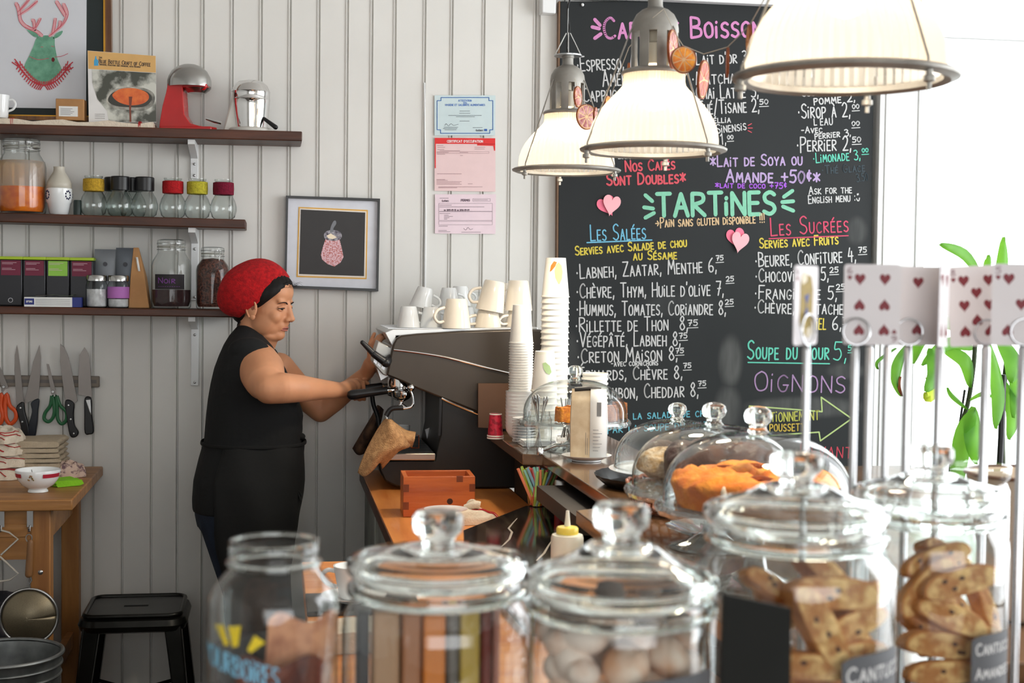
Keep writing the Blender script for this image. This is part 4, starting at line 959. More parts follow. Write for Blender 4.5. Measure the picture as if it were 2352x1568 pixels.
for q in range(9): a = -1.75+random.uniform(-.16, .16); mb.ell((49*k*cos(a), 49*k*sin(a), random.uniform(32, 43)*k), .0025, 6, 4)
obj('flower_motif', mb, mat('flower_glaze', (190, 110, 50), .4, c2=(70, 100, 60), scale=300), t)
obj('foot_crumbs', MB().ell((8*k, 0, 14*k), (20*k, 20*k, 4*k)), mat('orange_food', (206, 140, 60), .7), t)
t = tag(obj('spoon', MB().tube([(0, 0, 0), (-.01, .01, .035), (-.014, .014, .05)], [.006, .003, .004], 8, flat=.4), steel, loc=(p.x-.008, p.y+.02, TZ+.018)), 'dark steel spoon standing in the footed bowl', 'spoon')
# hooks + strainer + wire tool hanging from the rail
yh = Yf+.035
def hook(px, lab):
    q = P(px, 1195, Y=yh); t = tag(obj('rail_hook', MB().box(-.009, .009, -.001, .001, -.02, .035).tube([(0, -.001, -.015), (0, -.012, -.032), (0, -.02, -.03), (0, -.022, -.02)], .003, 6), steel, loc=q), lab, 'hook', 'steel hooks on the table rail'); return q
q = hook(69, 'steel hook holding the round strainer'); hook(3, 'steel hook at the left holding the wire cutter')
k = M(65, yh)
t = thing('strainer', 'round mesh strainer with a wooden handle hanging from the table rail', 'strainer', (q.x, yh-.02, P(66, 1412, Y=yh).z))
obj('handle', MB().cap_((-.001, 0, 98*k), (.004, 0, 172*k), .011, .009), wood('strainer_handle', (150, 108, 70), (120, 82, 50), 'z', 5), t)
obj('hanging_loop', MB().tube([(.009*cos(a), 0, .012*sin(a)+182*k) for a in [2*pi*s_/12 for s_ in range(12)]], .0018, 6, closed=True), steel, t)
obj('neck_wires', MB().tube([(0, 0, 92*k), (-.004, 0, 84*k), (0, 0, 76*k), (0, 0, 64*k)], .002, 6).tube([(.003, 0, 98*k), (.008, 0, 84*k), (.002, 0, 76*k)], .002, 6), steel, t)
obj('rim', MB().tube([(64*k*cos(a), 0, 64*k*sin(a)) for a in [2*pi*s_/48 for s_ in range(48)]], .0042, 8, closed=True), steel, t)
mb = MB().grid(lambda u, v: (62*k*v*cos(u*2*pi), -.035*(1-v*v), 62*k*v*sin(u*2*pi)), 40, 10)
obj('mesh_bowl', mb, mat('fine_mesh', (122, 112, 92), .4, .7, var=.25, scale=900), t, solid=.001)
obj('rest_hook', MB().tube([(30*k, -.003, -56*k), (44*k, -.006, -66*k), (60*k, -.008, -78*k)], .0025, 6), steel, t)
q = P(0, 1278, Y=yh-.02); k = M(0, yh)
t = tag(obj('pastry_cutter', MB().tube([(0, 0, 62*k), (20*k, 0, 56*k), (40*k, 0, 40*k), (2*k, 0, 4*k)], .003, 6).tube([(0, 0, 0), (40*k, 0, -40*k), (22*k, 0, -54*k), (-4*k, 0, -58*k)], .003, 6).tube([(0, 0, 62*k), (-30*k, 0, 50*k), (-44*k, 0, 0), (-30*k, 0, -50*k), (-4*k, 0, -58*k)], .003, 6), mat('pale_wire', (206, 200, 188), .4, .5), loc=q), 'bent pale wire utensil hanging at the left edge of the table', 'utensil')
# galvanised tub in front
q = P(8, 1520, Y=4.15); k = M(8, 4.15); z0 = P(8, 1500, Y=4.15).z
t = thing('metal_tub', 'galvanised metal tub with a rolled rim below the strainer', 'tub', (q.x, 4.15, 0))
R_ = 132*k
obj('tub', MB().lathe([(R_*.8, 0), (R_*.97, z0-.02), (R_*1.0, z0), (R_*.985, z0), (R_*.95, z0-.02), (R_*.78, .01), (.001, .01)], 56, cap=False), galv, t, smooth=50)
for dz in (0, -.03, -.06): obj('rim_band', MB().tube([((R_-dz*-.1)*cos(a), (R_+dz*.1)*sin(a), z0+dz) for a in [2*pi*s_/56 for s_ in range(56)]], .006 if dz == 0 else .004, 8, closed=True), galv, t)
obj('handle_lug', MB().box(-.012, .012, -R_-.004, -R_*.96, z0-.13, z0-.02), steel, t, bevel=.003)
# metal stool
q = P(313, 1388, Y=4.93); k = M(313, 4.93); zs = q.z
t = thing('metal_stool', 'dark gunmetal stool against the panelled wall', 'stool', (q.x, 4.93, 0))
gun = mat('gunmetal', (42, 42, 40), .3, .8, c2=(30, 30, 28), scale=10)
sq = lambda s_, r_, n=6: [(sx*(s_-r_)+r_*cos(a0+pi/2*i/n), sy*(s_-r_)+r_*sin(a0+pi/2*i/n)) for sx, sy, a0 in ((1, 1, 0), (-1, 1, pi/2), (-1, -1, pi), (1, -1, 3*pi/2)) for i in range(n+1)]
s_ = .155
obj('seat', MB().slab(sq(s_, .04), zs-.012, zs-.004).tube([(x, y, zs-.004) for x, y in sq(s_, .04)], .008, 8, closed=True), gun, t, smooth=50)
obj('seat_slot', MB().box(-.04, .04, -.01, .01, zs-.0045, zs-.0035), mat('slot_black', (8, 8, 8), .9), t)
obj('seat_skirt', MB().tube([(x*1.0, y*1.0, zs-.035) for x, y in sq(s_-.004, .04)], .026, 8, closed=True, flat=1), gun, t)
for sx in (-1, 1):
    for sy in (-1, 1):
        a = V((sx*.128, sy*.128, zs-.02)); b = V((sx*.185, sy*.185, 0)); d = .028
        obj('leg', MB().hexa([(b.x-d*.7, b.y-d*.7, 0), (b.x+d*.7, b.y-d*.7, 0), (b.x+d*.7, b.y+d*.7, 0), (b.x-d*.7, b.y+d*.7, 0)], [(a.x-d, a.y-d, a.z), (a.x+d, a.y-d, a.z), (a.x+d, a.y+d, a.z), (a.x-d, a.y+d, a.z)]), gun, t, bevel=.006)
obj('cross_brace', MB().tube([(-.15, -.15, .2), (.15, .15, .2)], .007, 6).tube([(-.15, .15, .2), (.15, -.15, .2)], .007, 6), gun, t)
# ================================================================ counters
PZ = .9; BZ = 1.1
bar_wood = wood('bar_top_wood', (126, 92, 62), (78, 54, 36), 'y', 5, .16, coat=.5, bump=.05)
bar_side = mat('bar_dark_panel', (46, 38, 32), .5, c2=(30, 26, 22), scale=5)
maple = wood('orange_butcher_block', (238, 158, 84), (206, 122, 58), 'y', 4, .3, coat=.2)
cab_white = mat('aged_white_cabinet', (150, 152, 146), .6, c2=(112, 114, 108), scale=5)
XL = .318
t = thing('prep_counter', 'prep counter with an orange butcher-block top under the coffee machine', 'counter', (.52, 4.4, 0))
obj('counter_top', MB().box(XL-.52, .799-.52, 3.56-4.4, WY-.025-4.4, PZ-.038, PZ), maple, t, bevel=.003)
obj('cabinet_body', MB().box(XL+.03-.52, .77-.52, 3.58-4.4, WY-.03-4.4, 0, PZ-.038), cab_white, t)
for q in range(3): obj('cabinet_door', MB().box(XL+.015-.52, XL+.03-.52, 3.6+q*.56-4.4, 3.6+q*.56+.52-4.4, .1, PZ-.07), cab_white, t, bevel=.004)
obj('counter_edge', MB().box(XL-.003-.52, XL-.52, 3.56-4.4, WY-.025-4.4, PZ-.038, PZ-.001), walnut, t)
t = thing('service_counter', 'lower butcher-block counter crossing in front of the cup and saucer', 'counter', (.4, 3.0, 0))
yb = 3.555
obj('counter_top', MB().box(.07-.4, .79-.4, 2.3-3.0, yb-3.0, PZ-.038, PZ), wood('orange_block_cross', (238, 158, 84), (206, 122, 58), 'x', 4, .3, coat=.2), t, bevel=.003)
obj('cabinet_body', MB().box(.1-.4, .77-.4, 2.35-3.0, yb-.03-3.0, 0, PZ-.038), bar_side, t)
t = thing('bar_counter', 'long dark wooden bar with a jog in its edge, carrying cups and cakes', 'bar', (1.2, 3.2, 0))
ox, oy = 1.2, 3.2
poly = [(.72, 4.78), (.72, 4.09), (.775, 4.03), (.775, 2.2), (.2, 2.2), (.2, 2.05), (2.3, 2.05), (2.3, 2.6), (1.32, 2.6), (1.32, 4.78)]
poly = [(.72, 4.73), (.72, 4.09), (.775, 4.06), (.775, 3.12), (.66, 3.06), (.66, 1.75), (1.75, 1.75), (1.75, 3.75), (1.09, 3.78), (1.09, 4.73)]
obj('bar_top', MB().slab([(a-ox, b-oy) for a, b in poly], BZ-.032, BZ), bar_wood, t, bevel=.003)
obj('bar_front', MB().box(.92-ox, 1.05-ox, 1.8-oy, 4.7-oy, 0, BZ-.032).box(.8-ox, .92-ox, 4.12-oy, 4.7-oy, 0, BZ-.032), bar_side, t)
obj('under_shelf', MB().slab([(.72-ox, 3.3-oy), (.72-ox, 3.86-oy), (.92-ox, 3.86-oy), (.92-ox, 3.3-oy)], BZ-.1, BZ-.06), bar_side, t)
# front counter that carries the big jars (its top lies just below the picture)
t = thing('display_counter', 'dark front counter carrying the big glass jars', 'counter', (.4, 1.3, 0))
obj('counter_top', MB().box(-1.1, 1.1, -.55, .33, BZ-.06, BZ-.02), bar_wood, t, bevel=.003)
obj('counter_body', MB().box(-1.05, 1.05, -.5, .28, 0, BZ-.06), bar_side, t)
# black marble slab
marble = bpy.data.materials.new('black_marble'); marble.use_nodes = True
nt = marble.node_tree; N = nt.nodes; L = nt.links; b = N['Principled BSDF']; b.inputs['Roughness'].default_value = .09
tc = N.new('ShaderNodeTexCoord'); mp = N.new('ShaderNodeMapping'); mp.inputs['Rotation'].default_value = (0, 0, .6); mp.inputs['Scale'].default_value = (14, 2.2, 2); L.new(tc.outputs['Object'], mp.inputs[0])
nz = N.new('ShaderNodeTexNoise'); nz.inputs['Scale'].default_value = 1.6; nz.inputs['Detail'].default_value = 4; L.new(mp.outputs[0], nz.inputs['Vector'])
cr = N.new('ShaderNodeValToRGB'); L.new(nz.outputs[0], cr.inputs[0]); cr.color_ramp.elements[0].color = (.012, .011, .010, 1); cr.color_ramp.elements[1].color = (.07, .055, .035, 1); cr.color_ramp.elements[0].position = .5; cr.color_ramp.elements[1].position = .78
L.new(cr.outputs[0], b.inputs['Base Color'])
mz = .95
q_ = [P(*p, Z=mz) for p in ((1207, 1161), (1064, 1217), (1180, 1330), (1500, 1500))]
poly = [(q_[0].x, q_[0].y), (q_[1].x, q_[1].y), (.47, 3.5), (.50, 2.75), (.9, 2.6), (.9, 4.02), (.9, 4.08)]
t = thing('marble_slab', 'glossy black marble slab with white veins beside the bar', 'marble slab', (.65, 3.5, PZ+.001))
obj('slab', MB().slab([(a-.65, b-3.5) for a, b in poly], 0, mz-PZ-.001), marble, t, bevel=.002)
def vein(pts, w):
    mb = MB(); q = [P(a, b, Z=mz) for a, b in pts]; n = len(q); vs = []
    for i, p in enumerate(q):
        d = (q[min(i+1, n-1)]-q[max(i-1, 0)]).normalized(); s_ = V((-d.y, d.x, 0))*w*(.25+.75*sin(pi*(i+.3)/n))
        vs += [(p.x-s_.x-.65, p.y-s_.y-3.5, mz-PZ-.0006), (p.x+s_.x-.65, p.y+s_.y-3.5, mz-PZ-.0006)]
    mb.add(vs, [(2*i, 2*i+2, 2*i+3, 2*i+1) for i in range(n-1)]); return mb
vm = mat('marble_vein', (196, 186, 174), .12)
obj('white_vein', vein([(1188, 1190), (1178, 1201), (1168, 1213), (1176, 1222), (1170, 1238), (1158, 1250), (1149, 1257)], .003), vm, t)
obj('white_vein', vein([(1268, 1240), (1258, 1256), (1250, 1270), (1240, 1280), (1232, 1288)], .003), vm, t)

# ================================================================ espresso machine
Y1, Y2 = 4.745, 5.27
def mp_(pts, Y=Y1): return [(x-.75, z-PZ) for x, z in pl(pts, Y)]
dark = mat('dark_bronze_panel', (66, 58, 50), .32, .35, var=.05, scale=6); darkb = mat('machine_black', (26, 24, 22), .4, var=.08)
t = thing('espresso_machine', 'large dark espresso machine with chrome trim on the prep counter', 'espresso machine', (.75, 0, PZ)); em = t
side = mp_([(888, 862), (893, 835), (899, 806), (904, 788), (910, 777), (922, 770), (960, 766), (1060, 760), (1180, 756), (1246, 757), (1250, 800), (1250, 962), (1175, 962), (1100, 948), (1056, 930), (1010, 913), (960, 893), (925, 877)])
obj('side_panel', MB().prism(side, Y1, Y1+.035), dark, t, bevel=.006)
obj('side_panel', MB().prism(side, Y2-.035, Y2), dark, t, bevel=.006)
head = mp_([(895, 850), (900, 800), (912, 776), (1240, 762), (1240, 940), (1100, 930), (1012, 898), (940, 868)])
obj('head_body', MB().prism(head, Y1+.035, Y2-.035), steel, t)
body = mp_([(1014, 905), (1250, 905), (1250, 1122), (930, 1122), (905, 1116), (884, 1105), (872, 1080), (867, 1058), (1000, 1058), (1012, 1000)])
obj('lower_body', MB().prism(body, Y1+.01, Y2-.01), darkb, t, bevel=.006)
def strip(pts, w, Yc=Y1-.004):
    return MB().tube([(a, Yc, b) for a, b in [(p.x, p.y) for p in crom(mp_(pts), 5)]], w, 8, flat=1)
obj('chrome_strip', strip([(904, 803), (930, 806), (975, 812), (1020, 820), (1070, 832), (1120, 845), (1176, 858)], .0035), chrome, t)
obj('chrome_strip', strip([(1014, 914), (1030, 922), (1060, 935), (1097, 950)], .004), chrome, t)
obj('rear_foot_edge', MB().prism(mp_([(1010, 914), (1016, 914), (1012, 1000), (1007, 1000)]), Y1, Y1+.02), black_pl, t)
# cup rail tray on top
top = mp_([(900, 774), (916, 762), (1240, 748), (1240, 757), (1060, 762), (912, 777)])
obj('cup_tray', MB().prism(mp_([(886, 764), (905, 757), (1240, 752), (1240, 758), (912, 772), (905, 800)]), Y1+.04, Y2-.04), mat('satin_steel_light', (206, 206, 204), .3, .7), t, bevel=.002)
ztray = P(1000, 756, Y=Y1+.04).z
grl = MB()
for q in range(6): grl.tube([(xz(895, 760, Y1)[0]-.75+.0, Y1+.07+q*.07, ztray-PZ+.001), (xz(1240, 760, Y1)[0]-.75, Y1+.07+q*.07, ztray-PZ+.006)], .002, 6)
obj('cup_grille', grl, steel, t)
# front control face
obj('control_face', MB().prism(mp_([(866, 800), (871, 784), (908, 803), (892, 866), (882, 862), (861, 838), (858, 830), (862, 815)]), Y1+.05, Y1+.17), mat('control_plate', (176, 174, 168), .3, .6), t, bevel=.003)
for r in range(2):
    for q in range(3):
        a = mp_([(862+q*9, 826+q*7-0), (869+q*9, 831+q*7), (867+q*9, 838+q*7), (860+q*9, 833+q*7)])
        obj('button', MB().prism(a, Y1+.044-.0+r*0, Y1+.05) if r == 0 else MB().prism(a, Y1+.17, Y1+.176), mat('button_silver', (196, 196, 200), .2, .8), t)
obj('indicator_light', MB().ell((mp_([(868, 818)])[0][0], Y1+.046, mp_([(868, 818)])[0][1]), .004), mat('blue_indicator', (90, 80, 220), .3, emit=2), t)
for yq in (Y1-.01,):
    a, b, c, d = [mp_([p])[0] for p in ((832, 786), (858, 812), (886, 832), (897, 822))]
    obj('steam_lever', MB().cap_((a[0], yq, a[1]), (b[0], yq, b[1]), .0075, .011).cap_((b[0], yq, b[1]), (c[0], yq, c[1]), .012, .014).cap_((c[0], yq, c[1]), (d[0], yq+.03, d[1]), .016, .012), black_pl, t, smooth=60)
obj('group_collar', MB().prism(mp_([(868, 842), (880, 846), (897, 868), (880, 878)]), Y1+.1, Y1+.35), steel, t)
# groups with portafilters: near one and far one
def group_head(Yg, px0, hy):
    g = mp_([(px0, hy)], Yg)[0]
    obj('group_head', MB().lathe([(.026, -.012), (.036, -.012), (.038, 0), (.038, .01), (.033, .03), (.03, .05), (.0001, .05)], 32), chrome, em, loc=(g[0], Yg, g[1]), smooth=40)
    return g
g = group_head(Y1+.11, 922, 889)
obj('group_head', MB().lathe([(.026, -.012), (.036, -.012), (.038, 0), (.038, .01), (.033, .03), (.03, .05), (.0001, .05)], 32), chrome, em, loc=(g[0]+.005, Y1+.3, g[1]), smooth=40)
def portafilter(Yg, pts, lab, spout=True):
    a, b, c, d = [P(p[0], p[1], Y=Yg) for p in pts]
    t = thing('portafilter', lab, 'portafilter', d, group='portafilters with black handles')
    r_ = lambda v: v-d
    obj('handle', MB().tube([r_(a+(b-a)*s_) for s_ in (0, .03, .1, .25, .5, .8, 1)], [.004, .012, .0165, .0165, .0145, .013, .0125], 16), black_pl, t, smooth=60)
    obj('handle_neck', MB().tube([r_(b), r_(b.lerp(c, .4)), r_(c)], [.011, .008, .008], 12), chrome, t, smooth=60)
    obj('basket', MB().lathe([(.0001, -.03), (.012, -.03), (.028, -.02), (.033, -.012), (.034, .006), (.031, .008)], 32), chrome, t, smooth=50)
    if spout:
        obj('spout', MB().tube([(0, 0, -.028), (0, 0, -.042), (-.012, 0, -.05), (-.014, 0, -.058)], .007, 10).tube([(0, 0, -.042), (.012, 0, -.05), (.014, 0, -.058)], .007, 10), chrome, t)
    return t
portafilter(Y1+.06, ((797, 908), (890, 896), (905, 895), (922, 901)), 'near portafilter, its long black handle sticking out towards the person')
portafilter(Y1+.27, ((818, 896), (878, 886), (890, 885), (905, 892)), 'far portafilter whose black handle the person grips', False)
# steam wand
def wpt(pts, Y): return [P(a, b, Y=Y) for a, b in pts]
w = wpt([(938, 890), (946, 905), (949, 925), (944, 934), (932, 937), (925, 937)], Y1+.0)
w2 = wpt([(926, 936), (905, 937), (895, 942), (887, 955)], Y1)
w3 = wpt([(887, 953), (889, 968), (892, 985)], Y1)
o_ = V((.75, 0, PZ))
obj('wand_valve', MB().ell(tuple(wpt([(944, 890)], Y1)[0]-o_), (.012, .014, .013)), chrome, em)
obj('steam_wand', MB().tube([p-o_ for p in crom(w, 5)], .0045, 10), chrome, em, smooth=60)
obj('wand_grip', MB().tube([p-o_ for p in crom(w2, 5)], .0085, 12), black_pl, em, smooth=60)
obj('wand_tip', MB().tube([p-o_ for p in w3], [.004, .005, .004], 10), chrome, em, smooth=60)
w4 = wpt([(855, 910), (858, 930), (868, 960), (872, 1000)], Y1+.3)
obj('far_wand', MB().tube([p-o_ for p in crom(w4, 4)], .008, 10), black_pl, em, smooth=60)
obj('knob', MB().ell(tuple(P(929, 905, Y=Y1+.03)-o_), (.011, .011, .016)), chrome, em)
# drip tray
dt = mp_([(866, 1040), (999, 1040), (999, 1056), (866, 1056)])
obj('drip_tray_rim', MB().prism(dt, Y1-.012, Y1+.005), mat('warm_steel', (196, 180, 164), .3, .9), t, bevel=.003)
zt_ = dt[0][1]; x0_, x1_ = dt[0][0], dt[1][0]
obj('drip_tray', MB().box(x0_+.003, x1_, Y1+.005, Y2-.02, dt[2][1], zt_-.004), darkb, t)
gr = MB()
for q in range(20): gr.box(x0_+.006, x1_-.004, Y1+.012+q*.025, Y1+.026+q*.025, zt_-.003, zt_+.001)
obj('drip_grille', gr, black_pl, t)
obj('tray_rail', MB().tube([p-o_ for p in wpt([(944, 1028), (962, 1028), (962, 999), (946, 997)], Y1+.03)], .0022, 6), chrome, t)
for xx in (-.24, .15):
    obj('foot', MB().lathe([(.024, 0), (.02, .02), (.018, .032)], 20), black_pl, t, loc=(xx+.02, Y1+.1, 0.0005)); obj('foot', MB().lathe([(.024, 0), (.02, .02), (.018, .032)], 20), black_pl, t, loc=(xx+.02, Y2-.1, 0.0005))
obj('glass_splash', MB().prism(mp_([(975, 985), (1000, 975), (1008, 1015), (985, 1030)], 5.1), 5.08, 5.084), steel, t)
# white cup waiting under the group
mug('latte_cup', 'white cup standing on the drip tray behind the cloth', 'cup', (P(915, 975, Y=5.02).x, 5.02, zt_+PZ+.002), .042, .062, handle=True, hr=pi)
# brown card panel leaning against the machine
p = P(1138, 985, Y=4.72)
t2 = tag(obj('brown_card', MB().prism([(x-p.x, z-p.z) for x, z in pl([(1098, 880), (1176, 880), (1176, 985), (1098, 981)], 4.72)], -.006, .006), mat('brown_card', (92, 64, 44), .6, var=.05), loc=p), 'plain brown card leaning on the side of the coffee machine', 'card')
# cloths hanging over the drip tray
towel_m = mat('tan_waffle_cloth', (222, 172, 120), .95, c2=(188, 140, 94), scale=70, bump=.8, bscale=260)
def sheet3(rows, nv=6):
    """lofted cloth through rows of points"""
    rows = [crom(r, 4) for r in rows]; cols = list(zip(*rows)); cols = [crom(list(c), nv) for c in cols]
    vs = [p for c in cols for p in c]; n = len(cols[0])
    return MB().add(vs, [(i*n+j, (i+1)*n+j, (i+1)*n+j+1, i*n+j+1) for i in range(len(cols)-1) for j in range(n-1)])
Yc = Y1-.02
def rowp(pts, o): return [P(a, b, Y=y)-o for a, b, y in pts]
o_ = P(885, 1038, Y=Yc)
t = thing('waffle_cloth', 'tan waffle cloth draped over the near corner of the drip tray', 'cloth', o_)
mb = sheet3([rowp([(884, 962, Yc+.05), (868, 985, Yc+.03), (848, 1020, Yc+.01), (832, 1055, Yc), (822, 1085, Yc)], o_),
             rowp([(890, 962, Yc), (884, 985, Yc-.02), (868, 1025, Yc-.03), (850, 1055, Yc-.03), (838, 1094, Yc-.02)], o_),
             rowp([(896, 964, Yc-.02), (900, 990, Yc-.05), (900, 1020, Yc-.05), (870, 1040, Yc-.05), (858, 1078, Yc-.03)], o_),
             rowp([(903, 970, Yc+.0), (918, 995, Yc-.03), (925, 1020, Yc-.04), (905, 1034, Yc-.045), (872, 1062, Yc-.02)], o_),
             rowp([(910, 980, Yc+.05), (935, 1000, Yc+.0), (942, 1024, Yc), (915, 1036, Yc-.02), (878, 1076, Yc)], o_)])
obj('cloth', mb, towel_m, t, smooth=80, solid=.004)
mb = sheet3([rowp([(895, 962, Yc+.04), (912, 975, Yc+.04), (932, 988, Yc+.03), (955, 993, Yc+.02)], o_),
             rowp([(905, 970, Yc), (918, 990, Yc-.02), (935, 1005, Yc-.02), (952, 1008, Yc-.01)], o_),
             rowp([(912, 985, Yc+.02), (922, 1005, Yc-.01), (934, 1022, Yc), (946, 1026, Yc+.02)], o_)])
obj('folded_corner', mb, towel_m, t, smooth=80, solid=.005)
Yc = Y1+.36; o_ = P(840, 1000, Y=Yc)
t = thing('hanging_cloth', 'brown cloth hanging behind the steam wand on the far side', 'cloth', o_)
mb = sheet3([rowp([(868, 930, Yc), (852, 960, Yc), (828, 1000, Yc), (810, 1030, Yc)], o_),
             rowp([(872, 932, Yc-.03), (862, 965, Yc-.04), (842, 1000, Yc-.04), (822, 1044, Yc-.02)], o_),
             rowp([(880, 940, Yc), (872, 975, Yc), (856, 1010, Yc), (838, 1040, Yc)], o_)])
obj('cloth', mb, mat('brown_cloth', (112, 82, 62), .95, c2=(60, 42, 34), scale=30), t, smooth=80, solid=.005)

# ================================================================ cups on top of the machine
zt2 = ztray+.004
def zc_(px, py, Y): return P(px, py, Y=Y).z
m1_ = []
def ecup(px, Y, r, h, lab, z=None, hr=.3, group='small white cups on the coffee machine', tilt=None, nm='espresso_cup', cat='cup', taper=.66):
    x = P(px, 750, Y=Y).x
    t = mug(nm, lab, cat, (x, Y, zt2 if z is None else z), r, h, flip=True, hr=hr, taper=taper, group=group)
    if tilt: t.rotation_euler = tilt
    return t
k = M(1000, 4.7)
ecup(938, 4.85, .041, .072, 'upturned small white cup at the left front of the machine top')
ecup(990, 4.86, .040, .07, 'second upturned small white cup in the front row')
ecup(966, 4.96, .041, .072, 'tilted small white cup resting on the two front cups', z=zt2+.066, hr=-.4, tilt=(0, .22, 0))
ecup(1030, 5.02, .040, .072, 'small white cup stacked in the rear row behind the tall mug', z=zt2+.064)
ecup(1056, 5.10, .040, .07, 'small white cup peeking above the tall mug', z=zt2+.072)
ecup(1010, 5.12, .040, .066, 'small white cup at the bottom of the rear row')
ecup(1070, 5.12, .040, .066, 'small white cup low in the rear row behind the mugs')
x = P(1095, 700, Y=5.15)
t = thing('water_glass', 'upturned clear glass behind the tilted mug', 'glass', (x.x, 5.15, zt2), group=None)
obj('glass', MB().lathe([(.036, 0), (.034, .08), (.03, .12), (.0001, .122)], 28, cap=False, rip=lambda a: 1+.02*cos(10*a)), gl_thin, t)
cream = mat('warm_lit_china', (240, 230, 214), .12, var=.01, coat=.4)  # white china with the lamps' warm light put into its colour
def bigmug(px, Y, r, h, lab, z=None, hr=pi, tilt=None):
    x = P(px, 740, Y=Y).x
    t = mug('tall_mug', lab, 'mug', (x, Y, zt2 if z is None else z), r, h, m=cream, flip=True, hr=hr, taper=.72, group='tall white mugs on the coffee machine', wall=.004)
    if tilt: t.rotation_euler = tilt
bigmug(1048, 4.80, .05, .1, 'upturned tall mug with its handle to the left, leftmost of the mugs', hr=pi+.3)
bigmug(1120, 4.86, .048, .062, 'short upturned mug beneath the tilted mug', hr=pi+.2)
bigmug(1124, 4.86, .05, .105, 'tilted white mug with a curled handle on top of the pile', z=zt2+.058, hr=pi+.1, tilt=(0, .17, 0))
bigmug(1190, 4.90, .048, .062, 'short upturned mug at the right under the upright mug', hr=pi+.4)
bigmug(1190, 4.90, .05, .105, 'upright white mug on top at the right of the pile', z=zt2+.06, hr=pi-.3)
bigmug(1165, 5.10, .048, .155, 'white mug behind, between the two upper mugs', z=zt2, hr=pi+.2)

# ================================================================ the bar top: cups, saucers, bowls
pcup = mat('white_paper_cup', (240, 236, 226), .5, var=.015); plast = mat('frosted_plastic', (236, 234, 228), .25, var=.02, alpha=.93)
def cup_mesh(r0_, r1, h, lip=.0025):      # upturned: wide rolled rim at the bottom
    return MB().lathe([(r1-.001, .001), (r1+lip, 0), (r1+lip, lip*1.6), (r1, lip*1.7), (r0_, h), (r0_*.92, h-.0005), (.0001, h-.004)], 40, cap=False)
def stack(nm, cat, base, n, dz, r0_, r1, h, m, labs, grp, extra=None, lip=.0025):
    t = thing(nm, labs(0, n), cat, base, group=grp)
    obj('cup', cup_mesh(r0_, r1, h, lip), m, t, smooth=35)
    out_ = [t]
    for q in range(1, n): out_.append(dup(t, (base[0], base[1], base[2]+q*dz), label=labs(q, n)))
    if extra: extra(out_[-1])
    return out_
ords = ['lowest', 'second', 'third', 'fourth', 'fifth', 'sixth', 'seventh', 'eighth', 'ninth', 'tenth', 'eleventh', 'twelfth', 'thirteenth', 'fourteenth', 'fifteenth', 'sixteenth', 'seventeenth', 'eighteenth', 'nineteenth', 'twentieth', 'twenty-first', 'twenty-second', 'twenty-third', 'twenty-fourth', 'twenty-fifth', 'twenty-sixth', 'twenty-seventh', 'twenty-eighth']
def L_(what): return lambda q, n: '%s, %s' % (what, 'topmost of the stack' if q == n-1 else ords[q]+(' from the bottom' if q else ' of the stack'))
# tall stack of printed paper cups
YA_ = 4.62; k = M(1273, YA_); xb_ = P(1273, 870, Y=YA_).x
ztop = P(1273, 592, Y=YA_).z; hcup = 90*k
n = 24; zb = BZ+.001; dz = (ztop-hcup-zb)/(n-1)
def leafprint(top):
    mats = ((mat('peach_leaf_print', (244, 178, 128), .5), [(0, 58), (10, 50), (14, 36), (10, 20), (2, 8), (-2, 8), (-11, 22), (-14, 38), (-9, 52)], 0, .0),
            (mat('orange_leaf_print', (232, 120, 44), .5), [(-6, 58), (-17, 60), (-27, 50), (-30, 36), (-24, 38), (-12, 48)], 0, .0),
            (mat('green_leaf_print', (222, 224, 170), .5), [(6, 58), (16, 62), (26, 60), (30, 44), (24, 38), (14, 44)], 0, .0))
    r0_, r1 = 23*k, 31.5*k
    for m, pts, _, _ in mats:
        mb = MB(); n_ = len(pts); q = []
        for a, b in pts:
            rr = r1+(r0_-r1)*(b+22)/90+.0008; ang = -pi/2+a/28*.75+.08; q.append((rr*cos(ang), rr*sin(ang), (b+22)*k))
        c_ = sum((V(p) for p in q), V())/n_; d_ = V((c_.x, c_.y, 0)); c_ = V((d_.normalized().x*(d_.length+.0012), d_.normalized().y*(d_.length+.0012), c_.z))
        mb.add(q+[tuple(c_)], [(i, (i+1) % n_, n_) for i in range(n_)])
        obj('leaf_print', mb, m, top)
    obj('green_band', MB().lathe([(r0_*1.012+.0002, 84*k), (r0_*1.05, 78*k)], 36, cap=False), mat('pale_green_print', (222, 230, 176), .5), top)
stack('paper_cup', 'cup', (xb_, YA_, zb), n, dz, 23*k, 31.5*k, hcup, pcup, L_('paper cup in the tallest stack of upturned cups'), 'tall stack of printed paper cups', leafprint, .0022)
# plastic cup stack
YB_ = 4.46; k = M(1196, YB_); xp = P(1196, 900, Y=YB_).x
ztop = P(1196, 700, Y=YB_).z; hcup = 88*k; n = 20; 
bowl_h = P(1190, 898, Y=YB_).z
zbase = P(1196, 906, Y=YB_).z
dz = (ztop-hcup-zbase)/(n-1)
